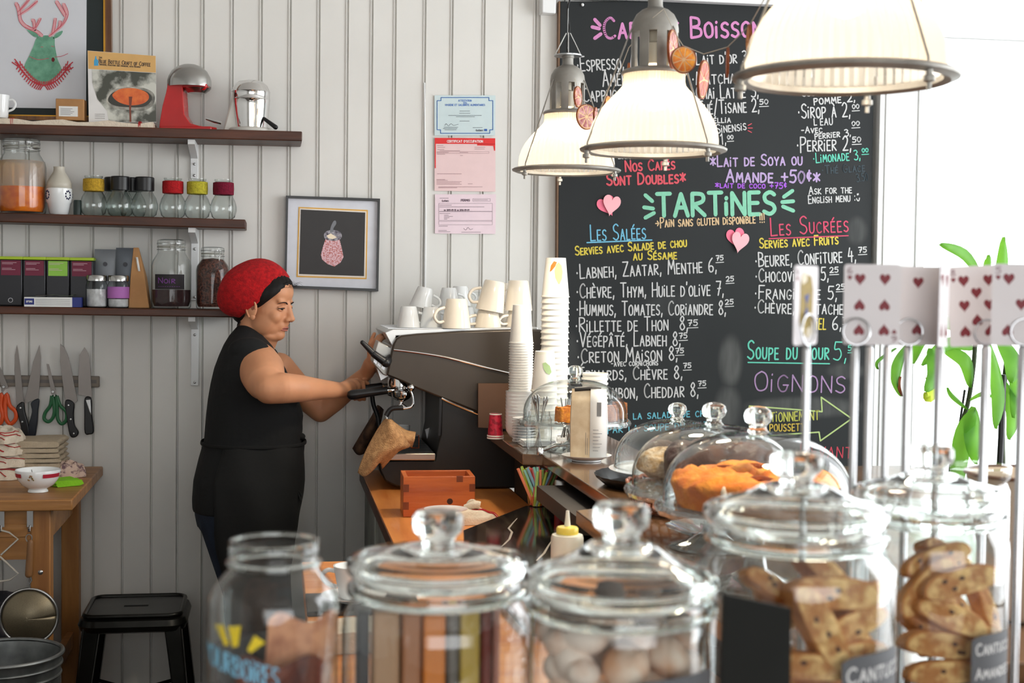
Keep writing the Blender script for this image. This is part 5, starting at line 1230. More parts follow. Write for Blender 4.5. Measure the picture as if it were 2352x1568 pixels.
# china bowls carry it
r_b = 35*k
nb_ = 11; dzb = (bowl_h-BZ-.048)/(nb_-1)
t = thing('white_bowl', 'white china bowl, lowest of the bowl stack', 'bowl', (xp, YB_, BZ+.001), group='stack of white china bowls')
obj('bowl', MB().lathe([(r_b*.5, 0), (r_b*.5, .004), (r_b*.72, .012), (r_b*.95, .03), (r_b, .046), (r_b*1.01, .047), (r_b*.97, .046), (r_b*.9, .03), (r_b*.66, .012), (.0001, .008)], 40, cap=False), china, t, smooth=50)
for q in range(1, nb_): dup(t, (xp, YB_, BZ+.001+q*dzb), label='white china bowl, %s of the bowl stack' % ('topmost' if q == nb_-1 else ords[q]+' from the bottom'))
stack('plastic_cup', 'cup', (xp, YB_-.0, bowl_h-.006), n, (ztop-hcup-bowl_h+.006)/(n-1), 20.5*k, 27*k, hcup, plast, L_('frosted plastic cup in the upturned stack above the bowls'), 'stack of frosted plastic cups', None, .002)
# saucers
YS = 4.36; xs_ = P(1206, 990, Y=YS).x; k = M(1206, YS)
t = thing('saucer', 'white saucer, lowest of the small stack', 'saucer', (xs_, YS, BZ+.001), group='stack of white saucers')
obj('plate', MB().lathe([(17*k, 0), (17*k, .003), (30*k, .008), (30*k, .0098), (14*k, .005), (.0001, .0045)], 40, cap=False), china, t, smooth=50)
for q in range(1, 9): dup(t, (xs_, YS, BZ+.001+q*.0088), label='white saucer, %s of the small stack' % ('topmost' if q == 8 else ords[q]+' from the bottom'))
# red cups
YR = 4.5; k = M(1138, YR); xr = P(1138, 985, Y=YR).x
redc = mat('red_paper_cup', (196, 34, 60), .4, c2=(150, 16, 40), scale=60, band=(.48, .52))
for q in range(2):
    t = thing('red_paper_cup', ('lower' if q == 0 else 'upper')+' upturned red paper cup by the corner of the bar', 'cup', (xr, YR, BZ+.001+q*.007), group='upturned red paper cups')
    obj('cup', MB().lathe([(18*k, .003), (14*k, 52*k), (.0001, 52*k)], 32, cap=False), redc, t, smooth=40)
    obj('rolled_rim', MB().lathe([(17*k, 0), (19.5*k, 0), (19.5*k, .004), (17.5*k, .004)], 32, closed=True), pcup, t, smooth=0)
    obj('white_top_band', MB().lathe([(14.4*k, 50*k), (14.2*k, 52.6*k), (13*k, 52.6*k)], 32, cap=False), pcup, t)
# shorter printed cups with green leaf
YC = 4.36; k = M(1250, YC); xc_ = P(1250, 900, Y=YC).x
ztop = P(1248, 806, Y=YC).z; hcup = 92*k; n = 9; dz = (ztop-hcup-BZ-.001)/(n-1)
def leaf2(top):
    pts = [(-3, 60), (10, 52), (15, 38), (8, 32), (-2, 36), (-9, 46), (-12, 58)]; r0_, r1 = 22*k, 30*k; q = []
    for a, b in pts:
        rr = (r1+(r0_-r1)*b/92)+.0006; ang = -pi/2+a/26*.8; q.append((rr*cos(ang), rr*sin(ang), b*k+.01))
    c_ = sum((V(p) for p in q), V())/len(q); dd = V((c_.x, c_.y, 0)); c_ = V((dd.normalized().x*(dd.length+.001), dd.normalized().y*(dd.length+.001), c_.z))
    obj('leaf_print', MB().add(q+[tuple(c_)], [(i, (i+1) % len(q), len(q)) for i in range(len(q))]), mat('sage_leaf_print', (170, 196, 138), .5), top)
    obj('green_band', MB().lathe([(r0_*1.01+.0002, 88*k), (r0_*1.04, 81*k)], 36, cap=False), mat('pale_green_print'), top)
stack('paper_cup', 'cup', (xc_, YC, BZ+.001), n, dz, 22*k, 30*k, hcup, pcup, L_('paper cup in the short stack with the green leaf'), 'short stack of leaf-printed paper cups', leaf2, .0022)
# white tub stack behind the dome
YT = 4.62; k = M(1366, YT); xt = P(1366, 880, Y=YT).x; zt3 = P(1366, 856, Y=YT).z
n = 10; hh = .06; dz = (zt3-hh-BZ-.001)/(n-1)
t = thing('soup_tub', 'white lidless tub, lowest of the stack behind the cake dome', 'tub', (xt, YT, BZ+.001), group='stack of white tubs')
obj('tub', MB().lathe([(24*k, 0), (29*k, hh-.006), (31*k, hh-.006), (31*k, hh), (28.5*k, hh), (23.5*k, .002), (.0001, .002)], 36, cap=False), pcup, t, smooth=35)
for q in range(1, n): dup(t, (xt, YT, BZ+.001+q*dz), label='white lidless tub, %s of the stack behind the cake dome' % ('topmost' if q == n-1 else ords[q]+' from the bottom'))
# cutlery jars
def cutlery(lab, px, Y, w, h, n, seed, kind, pt):
    k = M(px, Y); x = P(px, 1000, Y=Y).x; r = w/2*k; t = thing('cutlery_jar', lab, 'jar', (x, Y, BZ+.001), group='glass jars of cutlery')
    obj('glass_body', MB().lathe([(r*.9, 0), (r, .008), (r, h*k*.8), (r*.86, h*k*.9), (r*.86, h*k)], 32, cap=False), gl_thin, t, smooth=50)
    rd = random.Random(seed)
    for q in range(n):
        a = rd.uniform(0, 6.28); rr = r*.55; b = V((x+rr*.6*cos(a+3), Y+rr*.6*sin(a+3), BZ+.008)); e = V((x+rr*1.2*cos(a), Y+rr*1.0*sin(a), P(px, pt+rd.uniform(-2, 9), Y=Y).z))
        d = e-b
        if kind == 'spoon':
            mb = MB().tube([V(), d*.3, d*.82, d*.88, d*.94, d*.985, d], [.003, .0024, .0028, .0075, .0095, .007, .002], 8, flat=.35)
        else:
            mb = MB().tube([V(), d*.45, d*.5, d*.98, d], [.005, .004, .008, .007, .003], 8, flat=.3)
        o = obj(kind, mb, steel, None, loc=b, smooth=60); tag(o, 'steel %s standing in the %s cutlery jar' % (kind, 'left' if px < 1260 else 'right'), kind, 'steel %ss in the %s jar' % (kind, 'left' if px < 1260 else 'right'))
cutlery('glass jar of spoons behind the cake stand', 1238, 4.17, 58, 90, 9, 3, 'spoon', 906)
cutlery('glass jar of knives between the bag and the spoon jar', 1297, 4.45, 50, 96, 6, 5, 'knife', 906)
# napkins and tongs
q = P(1238, 1026, Z=BZ); k = M(1238, q.y)
for s_ in range(4):
    tag(obj('paper_napkin', MB().box(-38*k, 38*k, -.05, .05, 0, .0042), paper_w, loc=(q.x+.002*(s_ % 2), q.y+.05, BZ+.001+s_*.0046), R=(0, 0, .05*(s_ % 3)), bevel=.001), 'white folded napkin, %s of the little pile before the spoon jar' % ['lowest', 'second from the bottom', 'third from the bottom', 'topmost'][s_], 'napkin', 'pile of white napkins')
a, b, c = P(1243, 1036, Z=BZ+.012), P(1275, 1022, Z=BZ+.02), P(1308, 1018, Z=BZ+.02)
t = thing('serving_tongs', 'steel serving tongs lying open at the edge of the bar', 'tongs', a)
for s_ in (1, -1):
    obj('arm', MB().tube([V((0, 0, 0)), (b-a)+V((.0, .018*s_, 0)), (c-a)+V((.01, .036*s_, -.004)), (c-a)+V((.05, .03*s_, -.006))], [.009, .009, .007, .012], 8, flat=.35), chrome, t, smooth=60)
obj('hinge', MB().box(-.012, .004, -.01, .01, -.011, .012), chrome, t, bevel=.003)

# ================================================================ paper bag on a plate
q = P(1347, 1058, Z=BZ); k = M(1347, q.y)
t = thing('plate', 'white china plate under the coffee bag', 'plate', (q.x, q.y, BZ+.001))
obj('plate', MB().lathe([(34*k, 0), (34*k, .003), (44*k, .008), (57*k, .015), (58*k, .0165), (56*k, .0165), (42*k, .010), (.0001, .008)], 56, cap=False), china, t, smooth=50)
t = thing('coffee_bag', 'upright kraft coffee bag with a white label strip and clipped top', 'bag', (q.x+.004, q.y, BZ+.0105), rz=-.25)
w_, d_, h_ = 40*k, .036, 158*k
mb = MB()
def bagf(u, v):
    a = u*2*pi; sx = max(-1, min(1, 1.35*cos(a))); sy = max(-1, min(1, 1.35*sin(a)))
    dd = d_*(1 if v < .82 else max(.12, 1-(v-.82)/.18*.9)); bul = 1+.05*sin(v*pi)
    return (w_*sx*bul*(1-.03*v), dd*sy*bul*(1-.12*abs(sx)), v*h_)
mb.grid(bagf, 32, 14); mb.slab([(w_*.97, d_*.97), (-w_*.97, d_*.97), (-w_*.97, -d_*.97), (w_*.97, -d_*.97)], -.0, .001)
obj('bag', mb, mat('pale_kraft', (206, 188, 160), .75, c2=(188, 166, 136), scale=30), t, smooth=45)
obj('label_strip', MB().add([(w_*.12, -d_*1.09, .004), (w_*1.06, -d_*1.02, .004), (w_*1.07, -d_*1.06, h_*.5), (w_*1.05, -d_*1.04, h_*.82), (w_*1.0, -d_*.3, h_*1.0), (w_*.12, -d_*.35, h_*1.005), (w_*.12, -d_*1.1, h_*.82), (w_*.12, -d_*1.13, h_*.5)], [(0, 1, 2, 7), (7, 2, 3, 6), (6, 3, 4, 5)]), paper_w, t, solid=.001)
obj('label_strip', MB().add([(w_*1.07, -d_*1.0, .004), (w_*1.04, d_*.5, .004), (w_*1.1, d_*.5, h_*.5), (w_*1.09, -d_*1.04, h_*.5), (w_*1.05, d_*.4, h_*.84), (w_*1.07, -d_*1.0, h_*.84)], [(0, 1, 2, 3), (3, 2, 4, 5)]), paper_w, t, solid=.001)
obj('grey_mark', MB().box(w_*.5, w_*.75, -d_*1.16, -d_*1.13, h_*.62, h_*.82), mat('mark_grey', (120, 120, 120), .6), t)
mb = MB()
for s_ in range(7): stroke(mb, [(w_*.3, h_*(.12+.05*s_)), (w_*(.6+.1*(s_ % 3)), h_*(.12+.05*s_))], .0011, -d_*1.155)
for s_ in range(2): stroke(mb, [(-w_*(.12-.1*s_), h_*.06), (-w_*(.12-.1*s_), h_*(.38-.08*s_))], .001, -d_*1.1)
obj('printed_lines', mb, mat('ink_grey'), t)
obj('clip', MB().tube([(-w_*.8, -.006, h_*.985), (w_*.1, -.007, h_*1.01), (w_*.7, -.006, h_*.99)], .0065, 8), black_pl, t)

# ================================================================ cake stands with glass domes
gl_plate = thin_glass('pressed_glass', (.93, .97, .97), .9, base=.16, haze=.08)
def cake_stand(lab, lab2, px, py, Y_, zp, rs=.165, rd=.155, foot=True):
    """py: photo row of the plate centre; zp: plate height"""
    X = P(px, py, Y=Y_).x
    t = thing('cake_stand', lab, 'cake stand', (X, Y_, BZ+.001), group='pressed-glass cake stands'); H = zp-BZ-.001
    scal = lambda a: 1+.012*cos(20*a)
    obj('plate', MB().lathe([(.0001, H-.006), (rs*.7, H-.006), (rs*.96, H-.004), (rs, H-.012), (rs*1.02, H-.004), (rs, H+.004), (rs*.93, H+.001), (rs*.7, H-.001), (.0001, H-.001)], 80, cap=False, rip=scal), gl_plate, t, smooth=40)
    obj('pattern_ring', MB().tube([(rs*.75*cos(a), rs*.75*sin(a), H-.003+.002*cos(24*a)) for a in [2*pi*q/96 for q in range(96)]], .003, 6, closed=True), gl_plate, t)
    if foot: obj('foot', MB().lathe([(rs*.5, 0), (rs*.5, .004), (rs*.3, .012), (.02, .03), (.014, H*.5), (.02, H-.02), (.04, H-.006)], 48, rip=lambda a: 1+.02*cos(12*a)), gl_plate, t, smooth=50)
    d = thing('glass_dome', lab2, 'dome', (X, Y_, zp+.002), group='clear glass cake domes')
    R_ = rd; Hd = .122
    pr = [(R_, 0), (R_*1.0, .012)]+[(R_*cos(a)**.8, .02+(Hd-.02)*sin(a)) for a in [pi/2*q/14 for q in range(1, 14)]]+[(.012, Hd)]
    obj('bell', MB().lathe(pr, 72, cap=False), gl_thin, d, smooth=80)
    obj('bell_rim', MB().tube([(R_*cos(a), R_*sin(a), .0035) for a in [2*pi*q/72 for q in range(72)]], .0022, 6, closed=True), gl_thin, d)
    obj('knob', MB().lathe([(.024, Hd-.004), (.018, Hd), (.014, Hd+.006), (.014, Hd+.01), (.021, Hd+.017), (.0235, Hd+.026), (.021, Hd+.035), (.013, Hd+.041), (.0001, Hd+.043)], 32, cap=True), gl_solid, d, smooth=80)
    return t, d, X, zp
sA = cake_stand('small distant glass cake stand at the cup end of the bar', 'far glass dome over slices at the cup end of the bar', 1320, 968, 4.16, 1.19)
sC = cake_stand('glass cake stand holding the chocolate cake', 'glass dome over the chocolate cake, middle of the near three', 1637, 1140, 2.60, 1.212)
sB = cake_stand('nearest glass cake stand holding the orange cake', 'nearest glass dome covering the orange cake', 1737, 1165, 2.25, 1.235)
# low plate and dome on the black tray (farthest of the three near ones)
X4 = P(1553, 1120, Y=3.42).x
tt = thing('black_tray', 'black scalloped round tray under the leftmost near dome', 'tray', (X4-.01, 3.42, BZ+.001))
obj('tray', MB().lathe([(.165, 0), (.17, .004), (.192, .026), (.195, .027), (.193, .022), (.168, .0015), (.0001, .0015)], 72, cap=False, rip=lambda a: 1+.012*cos(28*a)), black_pl, tt, smooth=50)
tt = thing('cake_plate', 'white plate with scalloped rim on the black tray', 'plate', (X4, 3.42, BZ+.029))
obj('plate', MB().lathe([(.09, 0), (.1, .003), (.168, .011), (.169, .013), (.1, .007), (.0001, .006)], 64, cap=False), china, tt, smooth=50)
d = dup(sA[1], (X4, 3.42, BZ+.043), label='glass dome standing over pastries on the black tray')
# slices under the far dome
def cake_wedge(nm, lab, loc, r, h, a, m, rz, top=None, grp=None):
    t = thing(nm, lab, 'cake', loc, rz=rz, group=grp)
    pts = [(0, 0)]+[(r*cos(-a/2+a*q/6), r*sin(-a/2+a*q/6)) for q in range(7)]
    mb = MB().slab(pts, 0, h); obj('crumb', mb, m, t, bevel=.004)
    return t
sponge = mat('orange_sponge', (232, 146, 40), .85, c2=(200, 104, 22), scale=70, bump=.5, bscale=120, sss=.1)
brown_s = mat('brown_loaf', (176, 112, 62), .85, c2=(130, 74, 38), scale=60, bump=.5, bscale=120)
def loaf(lab, px, Y, z, w, h, d, m, rz=0, grp='cakes under the far dome'):
    X = P(px, 960, Y=Y).x
    mb = MB().grid(lambda u, v: (w/2*max(-1, min(1, 1.3*cos(u*2*pi)))*(1-.06*v)*(1 if v < .9 else .9), d/2*max(-1, min(1, 1.3*sin(u*2*pi)))*(1 if v < .9 else .9), h*min(1, v*1.05)+.002*sin(u*31+v*9)), 36, 10)
    mb.box(-w*.44, w*.44, -d*.44, d*.44, 0, h*1.0)
    return tag(obj('cake_square', mb, m, loc=(X, Y, z), R=(0, 0, rz), smooth=50), lab, 'cake', grp)
loaf('orange cake square left of the coffee bag under the far dome', 1296, 4.12, 1.192, .045, .042, .05, sponge, .2)
loaf('orange cake square half hidden by the coffee bag', 1322, 4.2, 1.192, .045, .04, .05, sponge, .5)
loaf('pale brown cake piece at the right under the far dome', 1402, 4.14, 1.192, .04, .045, .05, brown_s, -.2)
loaf('second brown cake piece at the far right under the far dome', 1423, 4.2, 1.192, .03, .05, .05, brown_s, .3)
# big orange cake
def bigcake(nm, lab, X, Y, z, r, h, m, seed, hole=True, crack=None):
    rd = random.Random(seed); ph = [rd.uniform(0, 6) for _ in range(8)]
    prof = []
    for q in range(8): prof.append((r*(.93+.07*q/7), h*.62*q/7))
    for q in range(1, 9): a = pi/2*q/8; prof.append((r*(.62+.38*cos(a)), h*(.62+.38*sin(a))))
    prof += [(r*.45, h*.97), (r*.3, h*.92), (r*.22, h*.84), (.0001 if not hole else r*.18, h*.7)]
    mb = MB(); seg = 72
    mb.lathe(prof, seg, cap=True)
    nv = []
    for (x, y, z_) in mb.v:
        a = atan2(y, x); rr = sqrt(x*x+y*y)
        k_ = 1+.02*sin(3*a+ph[0])+.014*sin(8*a+ph[1]+z_*60)+.008*sin(19*a+ph[2]+z_*140)
        cr_ = -.011*math.exp(-((rr/r-.62-.06*sin(2*a+ph[3]))/.05)**2) if z_ > h*.7 else 0
        nv.append((x*k_, y*k_, max(0, z_+cr_+(.004*sin(5*a+ph[4])+.003*sin(13*a+rr*200+ph[5]) if z_ > h*.3 else 0))))
    mb.v = nv
    t = thing(nm, lab, 'cake', (X, Y, z)); obj('cake_body', mb, m, t, smooth=70)
    return t
orange = mat('golden_cake_crust', (252, 168, 56), .75, c2=(220, 116, 34), scale=26, bump=.7, bscale=70, sss=.08, band=(.4, .72))
t = bigcake('orange_cake', 'round golden orange cake with a cracked top under the nearest dome', sB[2]-.005, 2.25, sB[3]+.002, .138, .058, orange, 4)
crk = mat('dark_crack', (150, 70, 22), .9, c2=(110, 48, 16), scale=60)
for a0, a1, rr in ((-2.6, -1.0, .085), (-1.75, -1.45, .118), (-1.25, -.9, .112), (.4, 2.2, .08)):
    mb = MB().tube([((rr+.004*sin(q*2.1))*cos(a0+(a1-a0)*q/16), (rr+.006*sin(q*1.3))*sin(a0+(a1-a0)*q/16), .0535+.002*sin(q)-(.005 if rr > .1 else 0)) for q in range(17)], [.0015+.004*sin(pi*q/16) for q in range(17)], 6)
    obj('crust_crack', mb, crk, t)
a_ = -2.25
obj('glaze_spot', MB().ell((.136*cos(a_), .136*sin(a_), .036), (.006, .006, .011)), mat('sugar_spot', (236, 214, 190), .3), t)
choc = mat('chocolate_cake', (70, 34, 26), .55, c2=(40, 18, 14), scale=30, bump=.6, bscale=60, coat=.15)
t = bigcake('chocolate_cake', 'round dark chocolate cake under the middle dome', sC[2]+.022, 2.61, sC[3]+.002, .115, .085, choc, 9)
tag(obj('bread_roll', MB().grid(lambda u, v: ((.055+.006*sin(u*25))*cos(u*2*pi)*sin(v*pi), .05*sin(u*2*pi)*sin(v*pi), .03-.03*cos(v*pi)+.004*sin(u*19+v*14)), 40, 16), mat('crumble_topping', (196, 160, 112), .9, c2=(232, 214, 188), scale=80, bump=.8, bscale=90), loc=(sC[2]-.06, 2.74, sC[3]+.002), smooth=80), 'pale crumble-topped pastry behind the chocolate cake', 'pastry')
tag(obj('bread_roll', MB().grid(lambda u, v: ((.045+.005*sin(u*25))*cos(u*2*pi)*sin(v*pi), .045*sin(u*2*pi)*sin(v*pi), .025-.025*cos(v*pi)+.004*sin(u*19+v*14)), 40, 16), brown_s, loc=(X4+.06, 3.40, BZ+.043), smooth=80), 'golden pastry under the leftmost near dome', 'pastry')
tag(obj('muffin', MB().lathe([(.026, 0), (.034, .035), (.042, .04), (.038, .056), (.02, .066), (.0001, .068)], 32, rip=lambda a: 1+.04*cos(9*a)), choc, loc=(X4-.03, 3.46, BZ+.043), smooth=70), 'brown muffin under the leftmost near dome', 'muffin')
# wicker basket
q = P(1655, 1175, Z=BZ+.02)
bx, by = P(1612, 1170, Y=3.06).x, 3.02
t = thing('wicker_basket', 'low round wicker basket partly hidden by the cake stands', 'basket', (bx-.02, by+.02, BZ+.001))
wick = mat('wicker', (150, 84, 46), .5, c2=(96, 50, 28), scale=40, coat=.3); R_ = .14
for q in range(6):
    zz = .006+.008*q if q < 2 else .012+.0095*q; obj('woven_ring', MB().tube([((R_+.012*zz/.05)*cos(a), (R_+.012*zz/.05)*sin(a), zz+.0022*cos(30*a+q*pi)) for a in [2*pi*s_/180 for s_ in range(180)]], .0036, 6, closed=True), wick, t)
mb = MB()
for s_ in range(40):
    a = 2*pi*s_/40; mb.tube([(R_*.97*cos(a), R_*.97*sin(a), 0), (R_*1.06*cos(a+.12), R_*1.06*sin(a+.12), .034), (R_*1.1*cos(a+.2), R_*1.1*sin(a+.2), .062)], .0026, 5)
obj('upright_canes', mb, wick, t); obj('basket_floor', MB().lathe([(.0001, 0), (R_, 0), (R_, .004), (.0001, .004)], 48), wick, t)
# cut glass dish
q = P(1660, 1240, Z=BZ)
t = thing('glass_dish', 'cut-glass dish lying on the bar in front of the cake stands', 'dish', (P(1636, 1228, Z=BZ).x, P(1636, 1228, Z=BZ).y-.03, BZ+.001+.0))
obj('dish', MB().lathe([(.05, 0), (.06, .004), (.1, .02), (.102, .022), (.096, .021), (.055, .007), (.0001, .005)], 64, cap=False, rip=lambda a: 1+.02*cos(16*a)), gl_plate, t, smooth=30)

# ================================================================ things on the prep counter
q = P(1010, 1187, Z=PZ); k = M(1010, q.y); rust = wood('reddish_cedar', (214, 112, 50), (170, 76, 30), 'x', 5, .4, coat=.15)
t = thing('knock_box', 'open reddish wooden box with finger joints and a dark knot', 'box', (q.x, q.y+.075, PZ+.001), rz=-.03)
w_ = 83*k; h_ = 93*k; d_ = .075
obj('front_board', MB().box(-w_, w_, -d_, -d_+.014, 0, h_), rust, t, bevel=.0015); obj('back_board', MB().box(-w_, w_, d_-.014, d_, 0, h_), rust, t, bevel=.0015)
for s_ in (-1, 1): obj('end_board', MB().box(min(s_*w_, s_*(w_-.014)), max(s_*w_, s_*(w_-.014)), -d_+.014, d_-.014, 0, h_), rust, t, bevel=.0015)
obj('floor_board', MB().box(-w_+.014, w_-.014, -d_+.014, d_-.014, 0, .01), rust, t)
dk = wood('finger_joint_dark', (140, 66, 30), (100, 46, 20), 'z', 5, .45)
for s_ in (-1, 1):
    for z_ in (.18, .62): obj('finger_joint', MB().box(min(s_*(w_+.0004), s_*(w_-.017)), max(s_*(w_+.0004), s_*(w_-.017)), -d_-.0006, -d_+.002, h_*z_, h_*(z_+.19)), dk, t)
obj('knot', MB().lathe([(.0001, 0), (.009, 0), (.0001, .0008)], 20), mat('dark_knot', (60, 24, 12), .6), t, loc=(w_*.3, -d_-.0002, h_*.38), R=(pi/2, 0, 0))
obj('top_joint', MB().box(w_*.48, w_*.66, -d_-.0006, -d_+.014, h_*.86, h_+.0006), dk, t)
# rolled towel with plate
q = P(1035, 1196, Z=PZ)
tw = crumple('kitchen_towel', 'cream towel with red stripes crumpled under the small plate', 'towel', (q.x+.01, q.y-.03, PZ+.001), .125, .06, .042, linen, 33, None, .13, ([(.7, .15, .72, .95), (.92, .2, .95, .98), (.95, .1, .98, .9)], linen_red))
obj('rolled_end', MB().tube(crom([(.03, .0, .04), (.055, -.01, .052), (.07, -.012, .05)], 4), .012, 12), linen, tw)
obj('rolled_edge', MB().tube([(.05+.013*cos(a), .0+.003*a, .05+.013*sin(a)) for a in [q_/3 for q_ in range(18)]], .004, 8), linen, tw)
q2 = P(1022, 1170, Z=PZ+.05)
t = thing('small_plate', 'small white plate lying on the crumpled towel', 'plate', (q2.x, q2.y-.02, PZ+.046))
obj('plate', MB().lathe([(.03, 0), (.032, .003), (.062, .009), (.0625, .0105), (.03, .006), (.0001, .005)], 44, cap=False), china, t, smooth=50)
# straws in a tub
q = P(1236, 1163, Z=mz)
t = thing('straw_cup', 'short clear cup holding the coloured straws', 'cup', (q.x, q.y+.01, mz+.001)); rr = .034
obj('cup', MB().lathe([(rr*.8, 0), (rr*.9, .028), (rr*.93, .03)], 28, cap=False), thin_glass('amber_cup', (.9, .75, .55), .6), t)
rd = random.Random(5); sc_ = [((244, 150, 116), 'orange'), ((150, 214, 200), 'teal'), ((232, 110, 120), 'pink'), ((176, 216, 124), 'green'), ((140, 184, 214), 'blue'), ((248, 110, 96), 'red'), ((190, 210, 90), 'lime')]
for s_ in range(38):
    c_, nm_ = sc_[s_ % 7]; a = rd.uniform(0, 2*pi); r1_ = rr*.62*sqrt(rd.random()); b = V((r1_*cos(a), r1_*sin(a), 0)); lean = V((cos(a)*.0+(-1+2*((s_*7) % 38)/37)*.05, sin(a)*.012, .108+rd.uniform(-.008, .005)))
    e = b*.4+lean; e.x += .0
    base = V((q.x, q.y+.01, mz+.003))+b
    tag(obj('drinking_straw', MB().tube([V(), (e-b*.4)*.5, e-b*.4], .0043, 8, cap=False), mat('straw_'+nm_, c_, .35, sss=.0), loc=base, smooth=80),
        '%s drinking straw in the clear cup under the bar edge' % nm_, 'straw', 'bundle of coloured straws')
for s_, (px, c_, nm_) in enumerate(((1203, (180, 200, 60), 'lime'), (1258, (220, 90, 30), 'orange'), (1270, (220, 90, 30), 'orange'))):
    e = P(px, 1077, Y=q.y+.02); base = V((q.x+(-.015 if s_ == 0 else .012), q.y+.02, mz+.003))
    tag(obj('drinking_straw', MB().tube([V(), e-base], .0034, 8, cap=False), mat('straw_tall_'+nm_, c_, .35), loc=base), ('taller lime straw' if s_ == 0 else ('left' if s_ == 1 else 'right')+' taller orange straw')+' sticking out above the bundle', 'straw', 'bundle of coloured straws')
# red and steel canister
q = P(1288, 1110, Y=4.0); k = M(1288, 4.02)
t = thing('red_canister', 'red canister with a steel lid under the bar edge', 'canister', (P(1291, 1140, Y=3.98).x, 3.98, mz+.001)); 
obj('body', MB().lathe([(.022, 0), (.022, .055)], 28), mat('glossy_red', (196, 26, 30), .25), t); obj('lid', MB().lathe([(.0225, .055), (.0225, .085), (.02, .088), (.0001, .088)], 28, cap=True), steel, t)
# squeeze bottle
q = P(1302, 1300, Y=2.8); X = q.x; zt4 = P(1309, 1172, Y=2.8).z; k = M(1302, 2.8)
t = thing('squeeze_bottle', 'clear squeeze bottle with a yellow collar and pointed nozzle', 'bottle', (X, 2.8, mz+.001)); H = zt4-mz-.001
obj('bottle_body', MB().lathe([(.031, 0), (.033, .005), (.033, H-.055), (.031, H-.049), (.024, H-.047), (.0001, H-.047)], 36), mat('milky_plastic', (226, 222, 206), .3, sss=.1), t, smooth=50)
obj('yellow_cap', MB().lathe([(.022, H-.047), (.0225, H-.045), (.0225, H-.036), (.02, H-.033), (.006, H-.031)], 32), mat('yellow_cap', (236, 210, 90), .3, sss=.1), t, smooth=40)
obj('nozzle', MB().lathe([(.0065, H-.032), (.0035, H-.002), (.003, H), (.0001, H)], 20), mat('milky_plastic'), t, smooth=40)
# cup and saucer near the jars
q = P(800, 1392, Z=PZ)
t = thing('saucer', 'white saucer beneath the cup on the near counter', 'saucer', (q.x+.012, q.y, PZ+.012))
obj('plate', MB().lathe([(.035, 0), (.036, .003), (.07, .013), (.0705, .0145), (.034, .006), (.0001, .005)], 48, cap=False), china, t, smooth=50)
tag(obj('slate_board', MB().box(-.12, .12, -.09, .09, 0, .01), black_pl, loc=(q.x+.03, q.y, PZ+.001), bevel=.002), 'thin dark board under the cup and saucer', 'board')
mug('coffee_cup', 'white coffee cup on a saucer, seen between the big jars', 'cup', (q.x+.012, q.y, PZ+.019), .045, .07, hr=pi-.4, taper=.7)
q = P(785, 1485, Y=2.72)
fold_towel('folded cream towel lying on the near counter between the jars', .16, .12, .04, (q.x+.02, 2.72, PZ+.001), linen, .1)
# ================================================================ big glass jars in the foreground
JZ = BZ-.019
lidg = glass_solid('lid_glass', (.985, 1, .995)); knobg = lidg
def big_jar(lab, px, py, Y, rl, rb, body_top=.028, label=None, knob=.03, kh=.06, dh=.03, nm='glass_jar'):
    """px, py: photo position of the lid's rim centre"""
    c = P(px, py, Y=Y); H = c.z-JZ-.001
    t = thing(nm, lab, 'jar', (c.x, Y, JZ+.001), group='big lidded glass jars')
    hb = H-body_top
    pr = [(rb*.9, .002), (rb, .012), (rb, hb-.03), (rb*.985, hb-.016), (rl*.93, hb-.003), (rl*.9, hb+.004), (rl*.93, hb+.012), (rl*.9, hb+.016)]
    obj('glass_body', MB().lathe(pr, 80, cap=False), gl_jar, t, smooth=60)
    obj('shoulder_bead', MB().lathe([(rl*.9, hb-.001), (rl*.985, hb+.004), (rl*.99, hb+.01), (rl*.9, hb+.012)], 80, closed=True), lidg, t, smooth=60)
    obj('base', MB().lathe([(.0001, 0), (rb*.9, 0), (rb*.96, .008), (.0001, .007)], 64), gl_jar, t)
    L_ = thing('jar_lid', lab.split(',')[0].replace('big', 'knobbed lid of the big'), 'lid', (0, 0, 0)); L_.parent = t
    for kq in ('label', 'category'): del L_[kq]
    # lid: dished glass with rolled edge, and a solid knob
    out = [(rl*.86, H-.014), (rl*.9, H-.012), (rl*.99, H-.004), (rl, H+.001), (rl*.99, H+.0055), (rl*.93, H+.009), (rl*.8, H+.009+dh*.12), (rl*.62, H+.008+dh*.3), (rl*.48, H+.006+dh*.55), (rl*.38, H+.004+dh*.78), (rl*.33, H+.002+dh*.93), (rl*.29, H+dh), (.0001, H+dh+.001)]
    inn = [(.0001, H+dh-.004), (rl*.28, H+dh-.005), (rl*.44, H+.003+dh*.5), (rl*.62, H+.004+dh*.3), (rl*.82, H+.005), (rl*.86, H+.002)]
    obj('lid_dish', MB().lathe(out+inn, 96, closed=True), lidg, L_, smooth=50)
    kz = H+dh+.001; r_ = knob
    kp = [(r_*.66, kz-.001), (r_*.62, kz+kh*.1), (r_*.74, kz+kh*.26), (r_*.97, kz+kh*.42), (r_*1.0, kz+kh*.62), (r_*.99, kz+kh*.82), (r_*.86, kz+kh*.95), (r_*.55, kz+kh*1.0), (.0001, kz+kh*1.005)]
    obj('lid_knob', MB().lathe(kp, 48), knobg, L_, smooth=80)
    return t, c, H, hb
jB = big_jar('big lidded glass jar of upright coloured packets, second from the left', 1005, 1298, 1.33, .0865, .090, kh=.034, knob=.0238, dh=.018)
jC = big_jar('big lidded glass jar of powdered round cookies, in the middle of the row', 1425, 1335, 1.2, .0855, .0800, kh=.035, knob=.0245, dh=.034)
jD = big_jar('big lidded glass jar of almond biscuits with its label half below the frame', 1828, 1180, 1.262, .0865, .0935, kh=.030, knob=.0245, dh=.028)
